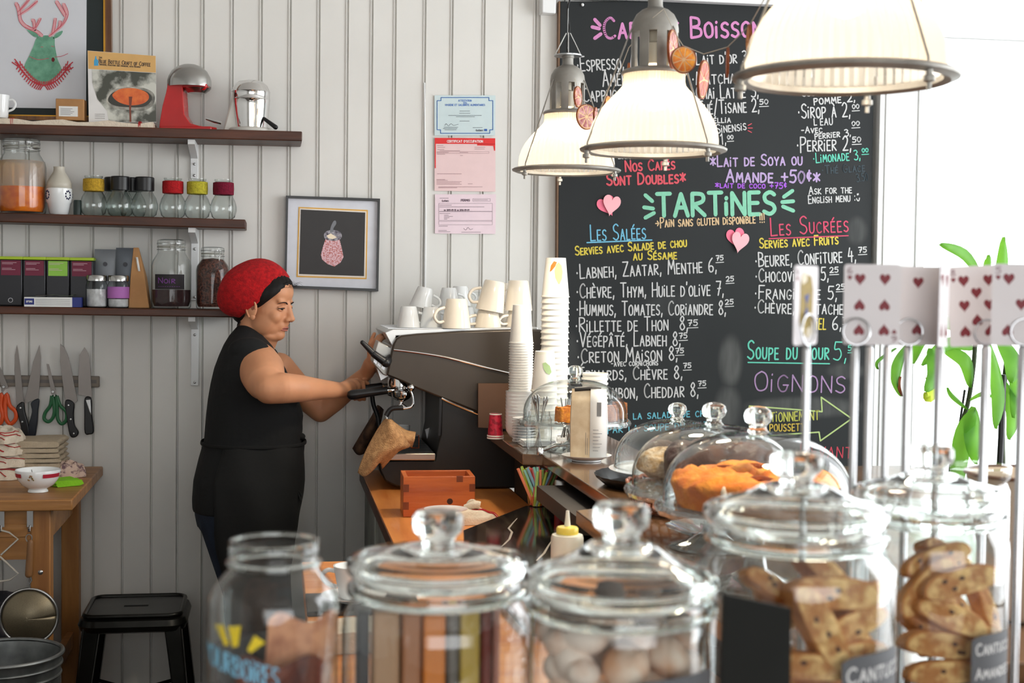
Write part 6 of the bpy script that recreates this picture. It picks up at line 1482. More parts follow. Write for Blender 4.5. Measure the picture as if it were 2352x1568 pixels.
jE = big_jar('big lidded glass jar of biscuits at the right end of the row', 2135, 1138, 1.42, .0810, .083, kh=.031, knob=.0245, dh=.023)
# jar E stands further back: its lid must meet the photo row
# open jar behind E
c = P(2232, 1088, Y=1.72); rF = .048
t = thing('open_jar', 'small open glass jar behind the right end biscuit jar', 'jar', (c.x, 1.72, BZ-.019))
obj('glass_body', MB().lathe([(rF*.9, 0), (rF, .01), (rF, c.z-BZ), (rF*.9, c.z-BZ+.01), (rF*1.03, c.z-BZ+.018), (rF*1.03, c.z-BZ+.03), (rF*.96, c.z-BZ+.03)], 48, cap=False), gl_jar, t, smooth=60)
c = P(2335, 1095, Y=1.95)
t = thing('brown_pan', 'shallow white and brown bowl at the right edge behind the jars', 'bowl', (c.x+.03, 1.98, BZ+.001))
obj('bowl', MB().lathe([(.03, 0), (.05, .01), (.085, c.z-BZ-.004), (.087, c.z-BZ), (.08, c.z-BZ-.002), (.04, .014), (.0001, .012)], 48, cap=False), mat('cream_brown_bowl', (206, 190, 170), .3), t, smooth=60)
obj('brown_rim', MB().tube([(.086*cos(a), .086*sin(a), c.z-BZ) for a in [2*pi*q/48 for q in range(48)]], .003, 8, closed=True), mat('brown_glaze', (86, 56, 38), .3), t)
if 0: tag(obj('bar_support', MB().box(-.05, .35, -.15, .25, -.06, -.02), bar_wood, loc=(P(2232, 1100, Y=1.72).x-.1, 1.62, BZ)), 'short dark counter piece bridging the two counters', 'counter')

# tip jar (open mouth)
c = P(630, 1240, Y=1.19); k = M(630, 1.19); H = c.z-JZ-.001; rb = 150*k
t = thing('tip_jar', 'open glass tip jar with yellow rays and blue hand lettering', 'jar', (c.x, 1.19, JZ+.001)); tip = t
nr = 101*k
pr = [(rb*.9, .002), (rb, .014), (rb, H-148*k), (rb*.985, H-128*k), (rb*.9, H-104*k), (rb*.76, H-78*k), (nr*1.0, H-64*k), (nr*.97, H-58*k), (nr*1.07, H-53*k), (nr*1.07, H-46*k), (nr*.98, H-42*k), (nr*.97, H-34*k), (nr*1.03, H-30*k), (nr*.98, H-25*k), (nr*1.03, H-18*k), (nr*1.0, H-12*k), (nr*1.02, H-2*k), (nr*.98, H), (nr*.93, H-2*k)]
inn = [(a-.0022, b) for a, b in reversed(pr[:-1])]
obj('glass_body', MB().lathe(pr, 80, cap=False), gl_jar, t, smooth=60)
obj('neck_ring', MB().lathe([(nr*.93, H-56*k), (nr*1.08, H-54*k), (nr*1.09, H-47*k), (nr*.93, H-45*k)], 64, closed=True), lidg, t, smooth=60)
obj('mouth_ring', MB().lathe([(nr*.94, H-6*k), (nr*1.02, H-5*k), (nr*1.02, H), (nr*.95, H)], 64, closed=True), lidg, t, smooth=60)
def on_jar(pts, r):        # photo pixels -> angle/height on the jar's front
    out = []
    for a, b in pts:
        x = (a-630)*k; x = max(-r*.985, min(r*.985, x)); ang = math.asin(x/r)
        out.append((ang-radians(0), H-(b-1240)*k*.985))
    return out
def jarpoly(polys, r, m, name):
    mb = MB()
    for pts in polys:
        q = on_jar(pts, rb); w = [(r*sin(a), -r*cos(a), z) for a, z in q]
        c_ = sum((V(p) for p in w), V())/len(w); n_ = V((c_.x, c_.y, 0)).normalized()*r
        mb.add(w+[(n_.x, n_.y, c_.z)], [(i, (i+1) % len(w), len(w)) for i in range(len(w))])
    return obj(name, mb, m, tip, smooth=0)
ym = mat('yellow_marker', (226, 200, 48), .7)
for pl_ in ([(498, 1418), (518, 1412), (532, 1456), (522, 1460)], [(530, 1414), (558, 1408), (552, 1456), (540, 1460)], [(588, 1428), (612, 1444), (580, 1468), (572, 1462)]): jarpoly([pl_], rb*1.004, ym, 'yellow_ray')
mb = MB(); LAYm = 0
lettering(mb, 'POURBOiRES', (0, 0), (1, 0), .36, .028, 0, small=1)
vs = []
for x, y, z in mb.v:
    px_ = 470+170*x; py_ = 1506+42*x-z*125
    a, zz = on_jar([(px_, py_)], rb)[0]; r = rb*1.005+abs(y)*.9; vs.append((r*sin(a), -r*cos(a), zz))
mb.v = vs; obj('blue_lettering', mb, mat('blue_marker', (128, 186, 214), .7), tip, smooth=0)
# bank notes added to the tip jar, coloured like the counter refracted in its glass
for q_, (dx, dyy, w_, h_, rz_, col, c2c, lab) in enumerate(((.018, -.004, .062, .145, .35, (222, 160, 122), (150, 84, 58), 'added bank note in refracted counter orange, right inside the tip jar'), (.006, -.024, .07, .112, -.2, (120, 62, 44), (80, 40, 34), 'added bank note in refracted red-brown, low in the tip jar'), (-.03, .012, .06, .12, .5, (70, 66, 64), (40, 40, 42), 'added bank note in refracted dark grey, left inside the tip jar'))):
    tag(obj('added_note', MB().grid(lambda u, v: ((u-.5)*w_, .008*sin(v*5+q_)+.006*sin(u*7+q_*2), v*h_+.004*sin(u*9)), 14, 18), mat('note_%d' % q_, col, .8, c2=c2c, scale=45, band=(.35, .6)), loc=(c.x+dx, 1.19+dyy, JZ+.100), R=(.08, 0, rz_), solid=.001), lab, 'bank note', 'added bank notes in the tip jar')

for q_, (a_, lab) in enumerate(((0, 'flat-folded bank note at the bottom of the tip jar'), (1.2, 'second folded bank note low in the tip jar'), (2.3, 'third folded bank note low in the tip jar'))):
    tag(obj('added_note', MB().grid(lambda u, v: ((u-.5)*.075, .02*sin(v*6+q_), v*.085), 8, 14), mat('note_%d' % q_, (120, 62, 44)), loc=(c.x, 1.19, JZ+.012), R=(0, 0, a_), solid=.001), lab, 'bank note', 'added bank notes in the tip jar')
# packets in jar B
pk = [('charcoal', (60, 62, 66)), ('tan', (186, 146, 112)), ('copper', (178, 120, 84)), ('orange', (226, 132, 52)), ('grey', (112, 104, 96)), ('yellow', (206, 172, 74)), ('maroon', (128, 54, 44)), ('pink', (204, 140, 124))]
pxs = [(806, 852), (856, 920), (922, 968), (970, 1024), (1026, 1054), (1056, 1104), (1106, 1132), (1134, 1152)]
t_, c, H, hb = jB
for (nm, col), (a, b) in zip(pk, pxs):
    cx_ = (a+b)/2; Yp = 1.33-.035; x0 = P(a, 1400, Y=Yp).x; x1 = P(b, 1400, Y=Yp).x
    x0 = max(x0, c.x-.078); h_ = P(cx_, 1398+random.uniform(-6, 8), Y=Yp).z-JZ-.012
    yy0 = -.006+.03*(1-abs(cx_-985)/190)*-.4
    mb = MB().box(x0-(x0+x1)/2+.0006, x1-(x0+x1)/2-.0006, 0, .05*(1-.5*abs(cx_-985)/190), 0, h_)
    tag(obj('packet', mb, mat('packet_'+nm, col, .45, var=.06, scale=18), loc=((x0+x1)/2, 1.325+yy0-.02, JZ+.01), bevel=.003), 'tall %s packet standing in the second jar' % nm, 'packet', 'coloured packets in the second jar')
# powdered cookies in jar C
t_, c, H, hb = jC
cook = mat('powdered_cookie', (240, 222, 208), .9, c2=(216, 176, 150), scale=28, band=(.3, .55), bump=.2)
cook2 = mat('baked_cookie', (214, 160, 122), .85, c2=(240, 222, 204), scale=24, band=(.35, .6), bump=.2)
random.seed(11)
def cookie(px, py, dy, s_, m, lab, rot=None):
    s_ *= 1.2; Yq = 1.2+dy*.8; p = P(px, py, Y=Yq); jc = V((jC[1].x, jC[0].location.y, 0)); dd = (p-jc).to_2d()
    if dd.length > .0745-s_: q_ = dd.normalized()*(.0745-s_); p = V((jc.x+q_.x, jc.y+q_.y, p.z))
    mb = MB().grid(lambda u, v: (s_*cos(u*2*pi)*sin(v*pi)*(1+.05*sin(3*u*2*pi)), s_*.86*sin(u*2*pi)*sin(v*pi)*(1+.04*cos(2*u*2*pi)), -s_*.72*cos(v*pi)*(1+.05*sin(u*2*pi))), 28, 14)
    tag(obj('powdered_cookie', mb, m, loc=p, R=rot or (random.uniform(-.7, .7), random.uniform(-.7, .7), random.uniform(0, 6)), smooth=180), lab, 'cookie', 'powdered cookies in the middle jar')
spots = [(1340, 1462, -.035, .017), (1235, 1480, -.03, .017), (1470, 1475, -.02, .015), (1532, 1505, -.035, .0185), (1438, 1532, -.05, .0205), (1280, 1532, -.045, .018), (1340, 1545, -.05, .014), (1600, 1530, -.02, .017), (1405, 1455, .0, .016),
         (1565, 1470, .01, .016), (1260, 1440, .01, .016), (1320, 1425, .03, .016), (1400, 1420, .035, .016), (1500, 1440, .03, .015), (1225, 1540, -.02, .016), (1350, 1600, -.045, .018), (1500, 1590, -.045, .018), (1590, 1600, -.03, .016), (1250, 1600, -.035, .017), (1420, 1610, -.05, .018), (1460, 1500, .01, .018), (1380, 1500, .02, .018), (1300, 1490, .01, .017)]
cn = ['leaning against the left front glass', 'low at the left wall', 'rear one right of the centre', 'browned large one at the right front', 'largest one, dark-bottomed, at the front centre', 'front left one', 'small one left of the biggest cookie', 'one against the right wall', 'one behind the front centre', 'rear right one', 'rear left one', 'rear one near the left of the top', 'rear one at the top centre', 'rear one at the top right', 'lowest one at the left', 'bottom one left of centre', 'bottom one right of centre', 'bottom one at the right', 'bottom one at the far left', 'bottom centre one', 'inner one right of centre', 'inner one at the centre', 'inner one left of centre']
for i, (a, b, d, s_) in enumerate(spots): cookie(a, b, d, s_, cook2 if i in (4, 3, 9, 16) else cook, 'powdered round cookie in the middle jar, '+cn[i])
# biscotti
crust = mat('biscotti_crust', (226, 156, 88), .8, c2=(178, 110, 58), scale=30, bump=.6, bscale=90, band=(.35, .65))
crumb_ = mat('biscotti_crumb', (248, 206, 140), .85, c2=(190, 128, 74), scale=55, bump=.8, bscale=110, band=(.42, .6))
nut = mat('dark_nut', (72, 40, 26), .6)
def biscotto_mesh(l, w, th):
    n = 20; out = []
    for q in range(n):
        a = 2*pi*q/n; x = l*(abs(cos(a))**.75)*(1 if cos(a) >= 0 else -1); y = w*(abs(sin(a))**.9)*(1 if sin(a) >= 0 else -.55)
        out.append((x, y))
    return MB().slab(out, -th, th)
def biscotto(px, py, Yq, l, rot, lab, grp, m):
    p = P(px, py, Y=Yq); jr = jD if grp == gD else jE; jc = V((jr[1].x, jr[0].location.y, 0)); rj = (.0935 if grp == gD else .083)-.005
    from mathutils import Euler
    ax = Euler(rot).to_matrix() @ V((1, 0, 0)); ay = Euler(rot).to_matrix() @ V((0, 1, 0))
    for _ in range(60):
        worst = max(((p+ax*l*sx+ay*l*.3*sy-jc).to_2d() for sx in (-1, 1) for sy in (-1, 1)), key=lambda v: v.length)
        if worst.length <= rj: break
        p = p-worst.to_3d().normalized()*.002
    t = thing('biscotto', lab, 'biscuit', p, group=grp, R=rot)
    obj('crust', biscotto_mesh(l, l*.40, l*.23), crust, t, bevel=l*.05, smooth=60)
    for s_ in (-1, 1):
        obj('cut_face', MB().slab([(x*.93, y*.9) for x, y, z in biscotto_mesh(l, l*.40, l*.23).v[:20]], min(s_*l*.23, s_*l*.24), max(s_*l*.23, s_*l*.24)), crumb_, t)
    rd = random.Random(int(px*7+py)); mb = MB()
    for q in range(4): mb = MB().ell((rd.uniform(-.6, .6)*l, rd.uniform(-.12, .22)*l, (l*.24)*rd.choice((-1, 1))), (.0035, .0022, .0012), 8, 6); obj('nut', mb, nut, t)
    return t
# angles: rx tips the slice up, ry leans it, rz turns it
gD = 'almond biscuits in the fourth jar'; gE = 'biscuits in the right end jar'
D = [(1738, 1352, 1.215, .030, (1.2, .5, .3), 'small end leaning at the left wall near the top'), (1910, 1372, 1.205, .047, (1.35, .08, 0), 'long one lying level across the top of the pile'),
     (1868, 1445, 1.188, .048, (1.45, 1.05, .1), 'long one standing steeply in front of the pile'), (1985, 1450, 1.20, .040, (1.4, -.35, .2), 'thick one with dark fruit at the right front'),
     (1925, 1322, 1.30, .042, (1.2, .7, .2), 'slanting one at the back, topmost of the pile'), (2035, 1400, 1.235, .036, (1.3, -.6, .5), 'one rising to the right wall'),
     (1860, 1540, 1.186, .038, (1.5, .1, 0), 'one at the bottom left front'), (1990, 1520, 1.20, .040, (1.4, -.1, .2), 'one at the bottom right above the label'),
     (1780, 1440, 1.23, .04, (1.3, -.4, .4), 'one half hidden behind the black card'), (1810, 1385, 1.27, .04, (1.2, .4, .4), 'inner one left of centre'), (1960, 1395, 1.28, .04, (1.1, -.4, .4), 'inner one right of centre'), (1760, 1520, 1.22, .04, (1.3, .4, .2), 'low one behind the black card'), (2040, 1480, 1.25, .036, (1.3, .5, .2), 'low one at the right wall'), (1920, 1460, 1.27, .04, (1.2, .4, .2), 'inner one at the heart of the pile'), (1800, 1600, 1.24, .04, (1.5, 0, .3), 'left one of the bottom layer'), (1910, 1610, 1.22, .04, (1.5, .2, 0), 'middle one of the bottom layer'), (2000, 1600, 1.27, .04, (1.4, -.2, .3), 'right one of the bottom layer')]
for a, b, y, l, r, s_ in D: biscotto(a, b, y, l, r, 'almond biscuit in the fourth jar, '+s_, gD, crust)
E_ = [(2150, 1290, 1.40, .040, (1.3, -.3, .1), 'one sloping up behind, left of the top'), (2210, 1275, 1.46, .040, (1.1, .45, .3), 'dark topmost one at the back'), (2215, 1345, 1.362, .046, (1.4, -.2, .1), 'pale cut face turned to the front near the top'),
      (2125, 1350, 1.38, .042, (1.35, -.75, .2), 'one standing steeply at the left'), (2170, 1430, 1.36, .046, (1.35, .4, .1), 'long one sloping down to the right'), (2140, 1495, 1.36, .044, (1.45, .15, .1), 'pale knobbly one low at the front'),
      (2260, 1400, 1.40, .036, (1.3, 1.1, .3), 'upright one at the right wall'), (2150, 1560, 1.35, .04, (1.4, 0, 0), 'lowest one at the bottom edge'), (2240, 1500, 1.38, .04, (1.2, -.6, .3), 'one half behind the label'), (2190, 1380, 1.45, .04, (1.1, .5, .4), 'inner one behind the pale face'), (2110, 1440, 1.42, .036, (1.3, .6, .4), 'inner one at the left wall'), (2200, 1470, 1.44, .04, (1.2, -.2, .4), 'inner one in the middle'), (2130, 1620, 1.40, .04, (1.5, 0, .2), 'left one of the bottom layer'), (2220, 1620, 1.42, .04, (1.4, .2, .2), 'right one of the bottom layer')]
for a, b, y, l, r, s_ in E_: biscotto(a, b, y, l, r, 'biscuit in the right end jar, '+s_, gE, crust)
# labels on the jars
gray = mat('grey_chalk_label', (92, 94, 98), .6, var=.04); chw = mat('label_chalk', (214, 214, 214), .8)
def jframe(jar, r):
    """angle round the jar, measured from the side that faces the street of the room we look from"""
    t, c, H, hb = jar; ctr = V((c.x, t.location.y, 0)); d = ctr.normalized(); rt = V((d.y, -d.x, 0)); dist = ctr.dot(V((fwd.x, fwd.y, 0)))
    pc = 1176+FPX*(ctr.dot(r0)/ctr.dot(V((sin(YAW), cos(YAW), 0))))
    th = lambda px: math.asin(max(-.985, min(.985, (px-pc)*dist/FPX/r)))
    pt = lambda a, z, R_: (R_*(sin(a)*rt.x-cos(a)*d.x), R_*(sin(a)*rt.y-cos(a)*d.y), z)
    zz = lambda py: 1.6-(py-(650+.012*(pc-1176)))*(dist-r*.7)/FPX*1.0-t.location.z
    return th, pt, zz
def jar_label(jar, r, px0, px1, py0, py1):
    th, pt, zz = jframe(jar, r); a0, a1 = th(px0), th(px1); n = 16; vs = []
    for q in range(n+1):
        a = a0+(a1-a0)*q/n; e = -.005*(abs(q-n/2)/(n/2))**6
        vs += [pt(a, zz(py1)-e, r*1.006), pt(a, zz(py0)+e, r*1.006)]
    obj('slate_label', MB().add(vs, [(2*q, 2*q+2, 2*q+3, 2*q+1) for q in range(n)]), gray, jar[0])
def even(jar, r, s_, px0, px1, py, h, w):
    th, pt, zz = jframe(jar, r); a0, a1 = th(px0), th(px1); R2 = r*1.011; k = .00038
    mb = MB(); lettering(mb, s_, (a0*R2, zz(py)), (a1*R2, zz(py)), h*k, w*k, 0, small=.8)
    mb.v = [pt(x/R2, z, R2+abs(y)*.5) for x, y, z in mb.v]; obj('label_writing', mb, chw, jar[0], smooth=0)
jar_label(jD, .0935, 1940, 2084, 1500, 1640)
even(jD, .0935, 'Cantucci', 1952, 2074, 1562, 36, 6)
jar_label(jE, .083, 2240, 2326, 1455, 1640)
even(jE, .083, 'Cantucci', 2250, 2318, 1500, 30, 5); even(jE, .083, 'Amandes', 2250, 2318, 1556, 28, 5)
jar_label(jC, .0800, 1460, 1640, 1556, 1680)
# black card in front
Yk = 1.09
a = [P(x, y, Y=Yk+dy) for x, y, dy in ((1648, 1600, .0), (1820, 1600, -.03), (1818, 1398, -.03), (1664, 1364, .0))]
cz = JZ+.001; o_ = V(((a[0].x+a[1].x)/2, Yk, cz))
d_ = V((0, .006, 0)); bl = [V((a[0].x, a[0].y, cz)), V((a[1].x, a[1].y, cz)), a[2], a[3]]
mb = MB().add([tuple(p-o_) for p in bl]+[tuple(p-o_+d_) for p in bl], [(0, 1, 2, 3), (7, 6, 5, 4), (0, 4, 5, 1), (1, 5, 6, 2), (2, 6, 7, 3), (3, 7, 4, 0)])
tag(obj('black_card', mb, mat('black_card', (20, 22, 20), .7), loc=o_), 'plain black card standing upright before the fourth jar', 'card')

# ================================================================ playing cards on steel stands
rodm = mat('stand_steel', (186, 186, 188), .18, 1)
cardw = mat('card_white', (226, 220, 222), .5, var=.01); hred = mat('heart_red', (124, 26, 38), .5); cgrey = mat('card_pip_grey', (150, 120, 126), .6)
KY = 1.62
def heart2(cx_, cz_, w, up=True):
    pts = heart(0, 0, w, w*1.08)
    return [(cx_+x, cz_+(z if up else -z)) for x, z in pts]
layouts = {
 '6': [(-.2, .36, 1), (.2, .36, 1), (-.2, 0, 0), (.2, 0, 0), (-.2, -.36, 0), (.2, -.36, 0)],
 '2': [(0, .34, 1), (0, -.34, 0)],
 '8': [(-.2, .36, 1), (.2, .36, 1), (0, .18, 1), (-.2, 0, 1), (.2, 0, 1), (0, -.2, 0), (-.2, -.36, 0), (.2, -.36, 0)],
 '5': [(-.2, .36, 1), (.2, .36, 1), (0, 0, 1), (-.2, -.36, 0), (.2, -.36, 0)],
 '4': [(-.2, .36, 1), (.2, .36, 1), (-.2, -.36, 0), (.2, -.36, 0)],
 'Q': [], '3': [(0, .36, 1), (0, 0, 1), (0, -.36, 0)], '7': [(-.2, .36, 1), (.2, .36, 1), (0, .18, 1), (-.2, 0, 1), (.2, 0, 1), (-.2, -.36, 0), (.2, -.36, 0)],
}
def card_stand(n, rod_px, rod_w, cx_px, cw, y0, y1, dy, yaw, lab, tilt=0, ring=True):
    Y = KY+dy; r = P(rod_px, 800, Y=Y); zt_ = P(rod_px, 790, Y=Y).z
    rr = rod_w/2*M(rod_px, Y)
    t = thing('card_stand', lab, 'table number stand', (r.x, Y, BZ-.019), group='playing-card table number stands'); H = zt_-BZ+.019
    obj('base', MB().lathe([(.0001, 0), (.035, 0), (.036, .004), (.03, .007), (.0001, .008)], 32), rodm, t)
    obj('rod', MB().lathe([(rr, .006), (rr, H-.006), (rr*.6, H-.001), (.0001, H)], 20), rodm, t, smooth=50)
    Rr = .0155
    if ring: obj('clip_ring', MB().tube([(Rr*cos(a)*cos(yaw), Rr*cos(a)*sin(yaw)-.0035, H+Rr*.95+Rr*sin(a)) for a in [2*pi*q/32 for q in range(32)]], .0012, 8, closed=True), rodm, t)
    if n:
        ch = (y1-y0)*M(cx_px, Y); cw_ = ch*.70
        cen = P(cx_px, (y0+y1)/2, Y=Y); c = thing('playing_card', 'playing card, the %s of hearts, clipped on %s' % ({'6': 'six', '2': 'two', '8': 'eight', '5': 'five', '4': 'four', 'Q': 'queen', '3': 'three', '7': 'seven'}[n], lab.split(',')[0]), 'playing card', (cen.x, Y+.0005, cen.z), R=(0, tilt, yaw), group='playing cards on the stands')
        rcn = [(sx*(cw_/2-.004)+.004*cos(a0+pi/2*q/4), sy*(ch/2-.004)+.004*sin(a0+pi/2*q/4)) for sx, sy, a0 in ((1, 1, 0), (-1, 1, pi/2), (-1, -1, pi), (1, -1, 3*pi/2)) for q in range(5)]
        obj('card_face', MB().prism(rcn, -.0005, .0005), cardw, c)
        for a, b, up in layouts[n]: obj('heart_pip', MB().prism(heart2(a*cw_*1.1, b*ch*.86, cw_*.2, up), -.0009, -.0004), hred, c)
        obj('corner_pip', MB().prism(heart2(-cw_*.4, ch*.33, cw_*.085, True), -.0009, -.0004), hred, c); obj('corner_pip', MB().prism(heart2(cw_*.4, -ch*.33, cw_*.085, False), -.0009, -.0004), hred, c)
        mb = MB(); lettering(mb, n, (-cw_*.44, ch*.385), (-cw_*.36, ch*.385), ch*.075, .0012, -.0009)
        vv = list(mb.v); mb.v = vv; obj('corner_number', mb, cgrey, c)
        mb = MB(); lettering(mb, n, (-cw_*.44, ch*.385), (-cw_*.36, ch*.385), ch*.075, .0012, -.0009); mb.v = [(-x, y, -z) for x, y, z in mb.v]; obj('corner_number', mb, cgrey, c)
        if n == 'Q':
            for nm_, col, pts in (('printed_robe', (150, 124, 30), [(-.26, .3), (-.05, .4), (.2, .36), (.28, .2), (.26, -.2), (.27, -.36), (.05, -.4), (-.2, -.36), (-.28, -.2), (-.26, .1)]),
                                  ('printed_sleeve', (40, 60, 130), [(-.1, .12), (.12, .15), (.0, 0)]), ('printed_sleeve', (40, 60, 130), [(.1, -.12), (-.12, -.15), (.0, 0)]),
                                  ('printed_head', (226, 214, 190), [(-.2, .26), (-.02, .3), (0, .38), (-.12, .42), (-.24, .36)]), ('printed_head', (226, 214, 190), [(.2, -.26), (.02, -.3), (0, -.38), (.12, -.42), (.24, -.36)])):
                obj(nm_, MB().prism([(a*cw_, b*ch) for a, b in pts], -.0009-.0003*('robe' not in nm_), -.0004), mat(nm_+'_ink', col, .6, var=.2, scale=300), c)
    return t
card_stand('Q', 1853, 18, 1851, 0, 610, 792, -.25, .78, 'leftmost thin steel stand, apart from the others')
card_stand('6', 1964, 18, 2003, 0, 607, 792, -.06, -.2, 'second steel stand from the left')
card_stand(None, 1997, 18, 1990, 0, 606, 790, .04, .08, 'third steel stand from the left, its card hidden')
card_stand(None, 2037, 16, 0, 0, 0, 0, .08, .1, 'fourth steel stand from the left, just right of the six of hearts')
card_stand('2', 2085, 18, 2108, 0, 612, 793, -.02, -.25, 'fifth steel stand from the left, with the two of hearts')
card_stand('4', 2158, 20, 2168, 0, 608, 796, -.05, .95, 'sixth steel stand from the left, its card seen edge-on', tilt=.03)
card_stand('8', 2264, 20, 2244, 0, 610, 794, .02, -.2, 'second steel stand from the right', tilt=-.06)
card_stand('5', 2349, 20, 2346, 0, 606, 794, -.06, -.3, 'rightmost steel stand at the picture edge')

# ================================================================ pendant lamps
shade_m = bpy.data.materials.new('prismatic_shade'); shade_m.use_nodes = True
nt = shade_m.node_tree; N = nt.nodes; L = nt.links
for n_ in list(N): N.remove(n_)
o_n = N.new('ShaderNodeOutputMaterial'); tl_ = N.new('ShaderNodeBsdfTranslucent'); tl_.inputs[0].default_value = (.66, .60, .51, 1)
tp = N.new('ShaderNodeBsdfTransparent'); tp.inputs[0].default_value = (1, .98, .94, 1); gs = N.new('ShaderNodeBsdfGlossy'); gs.inputs['Roughness'].default_value = .12
df = N.new('ShaderNodeBsdfDiffuse'); df.inputs[0].default_value = (.85, .82, .76, 1)
ma = N.new('ShaderNodeMixShader'); mb_ = N.new('ShaderNodeMixShader'); mc = N.new('ShaderNodeMixShader'); lw = N.new('ShaderNodeLayerWeight'); lw.inputs[0].default_value = .25
ma.inputs[0].default_value = .07; L.new(tl_.outputs[0], ma.inputs[1]); L.new(tp.outputs[0], ma.inputs[2])
mb_.inputs[0].default_value = .22; L.new(ma.outputs[0], mb_.inputs[1]); L.new(df.outputs[0], mb_.inputs[2])
L.new(lw.outputs['Fresnel'], mc.inputs[0]); L.new(mb_.outputs[0], mc.inputs[1]); L.new(gs.outputs[0], mc.inputs[2]); L.new(mc.outputs[0], o_n.inputs[0])
lampm = mat('weathered_aluminium', (168, 165, 158), .5, .4, c2=(132, 128, 122), scale=14, band=(.3, .7))
bulbm = mat('bulb_glow', (255, 226, 180), .4, emit=5)
cordm = mat('black_cord', (20, 20, 20), .6)
def pendant(lab, px, py, Y, rot, power=1.7, hook=True):
    c = P(px, py, Y=Y); t = thing('pendant_lamp', lab, 'pendant lamp', c, rz=rot, group='industrial glass pendant lamps over the bar')
    rib = lambda a: 1+.016*cos(60*a)
    pr = [(.1425, .004), (.143, .02), (.1405, .04), (.134, .06), (.1235, .08), (.108, .1), (.091, .118), (.077, .132), (.070, .141), (.068, .150), (.068, .168)]
    obj('glass_shade', MB().lathe(pr, 240, cap=False, rip=rib), shade_m, t, smooth=0)
    obj('rim_ring', MB().lathe([(.1395, -.004), (.150, -.008), (.163, -.003), (.1645, .001), (.158, .005), (.145, .007), (.1395, .004)], 96, closed=True), lampm, t, smooth=40)
    obj('collar_ring', MB().lathe([(.050, .168), (.072, .166), (.0735, .171), (.069, .176), (.054, .18), (.05, .18)], 64, closed=True), lampm, t, smooth=40)
    hs = MB()
    for q in range(8):
        a0 = 2*pi*q/8; a1 = a0+2*pi/8*.55; vs = []
        for s_ in range(5):
            a = a0+(a1-a0)*s_/4
            vs += [(.0525*cos(a), .0525*sin(a), .178), (.0525*cos(a), .0525*sin(a), .262), (.0495*cos(a), .0495*sin(a), .262), (.0495*cos(a), .0495*sin(a), .178)]
        fs = [(4*s_+i, 4*s_+4+i, 4*s_+4+(i+1) % 4, 4*s_+(i+1) % 4) for s_ in range(4) for i in range(4)]+[(0, 1, 2, 3), (19, 18, 17, 16)]
        hs.add(vs, fs)
    hs.lathe([(.0525, .258), (.0525, .268), (.050, .284), (.042, .299), (.03, .309), (.0185, .314), (.0185, .31), (.03, .304), (.0475, .28), (.0495, .258)], 64, closed=True)
    obj('vented_housing', hs, lampm, t, smooth=40)
    obj('neck', MB().lathe([(.0185, .312), (.0165, .32), (.0165, .334), (.0185, .336), (.0185, .341), (.0001, .341)], 32), lampm, t)
    obj('top_plate', MB().lathe([(.0001, .341), (.042, .341), (.0425, .3445), (.03, .346), (.0001, .348)], 32), mat('zinc', (196, 198, 200), .3, .9), t)
    obj('socket', MB().lathe([(.022, .19), (.022, .235), (.012, .24), (.012, .262)], 24), mat('porcelain_socket', (236, 228, 208), .4), t)
    obj('bulb', MB().lathe([(.0001, .085), (.018, .09), (.03, .108), (.03, .125), (.018, .15), (.013, .16), (.013, .19)], 28), bulbm, t, smooth=80)
    for q in range(3):
        a = 2*pi*q/3+.5
        cs, sn = cos(a), sin(a)
        obj('tie_rod', MB().tube([(.052*cs, .052*sn, .268), (.056*cs, .056*sn, .262), (.153*cs, .153*sn, .012), (.155*cs, .155*sn, -.012)], .0019, 8), lampm, t)
        obj('thumb_screw', MB().lathe([(.0035, -.034), (.0035, -.024), (.0085, -.022), (.0085, -.015), (.005, -.013), (.005, -.006)], 16), lampm, t, loc=(.155*cs, .155*sn, 0))
    # wire bail, cord and hanger up to the ceiling
    mb = MB()
    for s_ in range(4):
        a = pi/2*s_+.4; mb.tube([(.038*cos(a), .038*sin(a), .346), (.03*cos(a), .03*sin(a), .362), (.006*cos(a), .006*sin(a), .41)], .0016, 6)
    obj('wire_bail', mb, chrome, t)
    top = 3.5-c.z
    obj('cord', MB().tube([(.004*cos(q*1.3), .004*sin(q*1.3), .344+(top-.344)*q/60) for q in range(61)], .0028, 8), cordm, t)
    obj('suspension_wire', MB().tube([(-.004, 0, .405), (-.003, 0, top)], .0012, 6), steel, t)
    l = bpy.data.lights.new('lamp_light', 'POINT'); l.energy = power; l.color = (1, .88, .72); l.shadow_soft_size = .03
    lo = bpy.data.objects.new('lamp_light', l); COL.objects.link(lo); lo.parent = t; lo.location = (0, 0, .06)
    l = bpy.data.lights.new('lamp_beam', 'SPOT'); l.energy = 16; l.color = (1, .86, .66); l.shadow_soft_size = .06; l.spot_size = radians(135); l.spot_blend = .6
    lo = bpy.data.objects.new('lamp_beam', l); COL.objects.link(lo); lo.parent = t; lo.location = (0, 0, .01)
    return t, c
l1 = pendant('farthest pendant lamp, low left of the three', 1301, 391, 4.22, 1.0)
l2 = pendant('middle pendant lamp with dried orange slices beside it', 1500, 344, 3.10, .62)
l3 = pendant('nearest and largest pendant lamp cut by the top of the frame', 1940, 178, 1.99, .45)
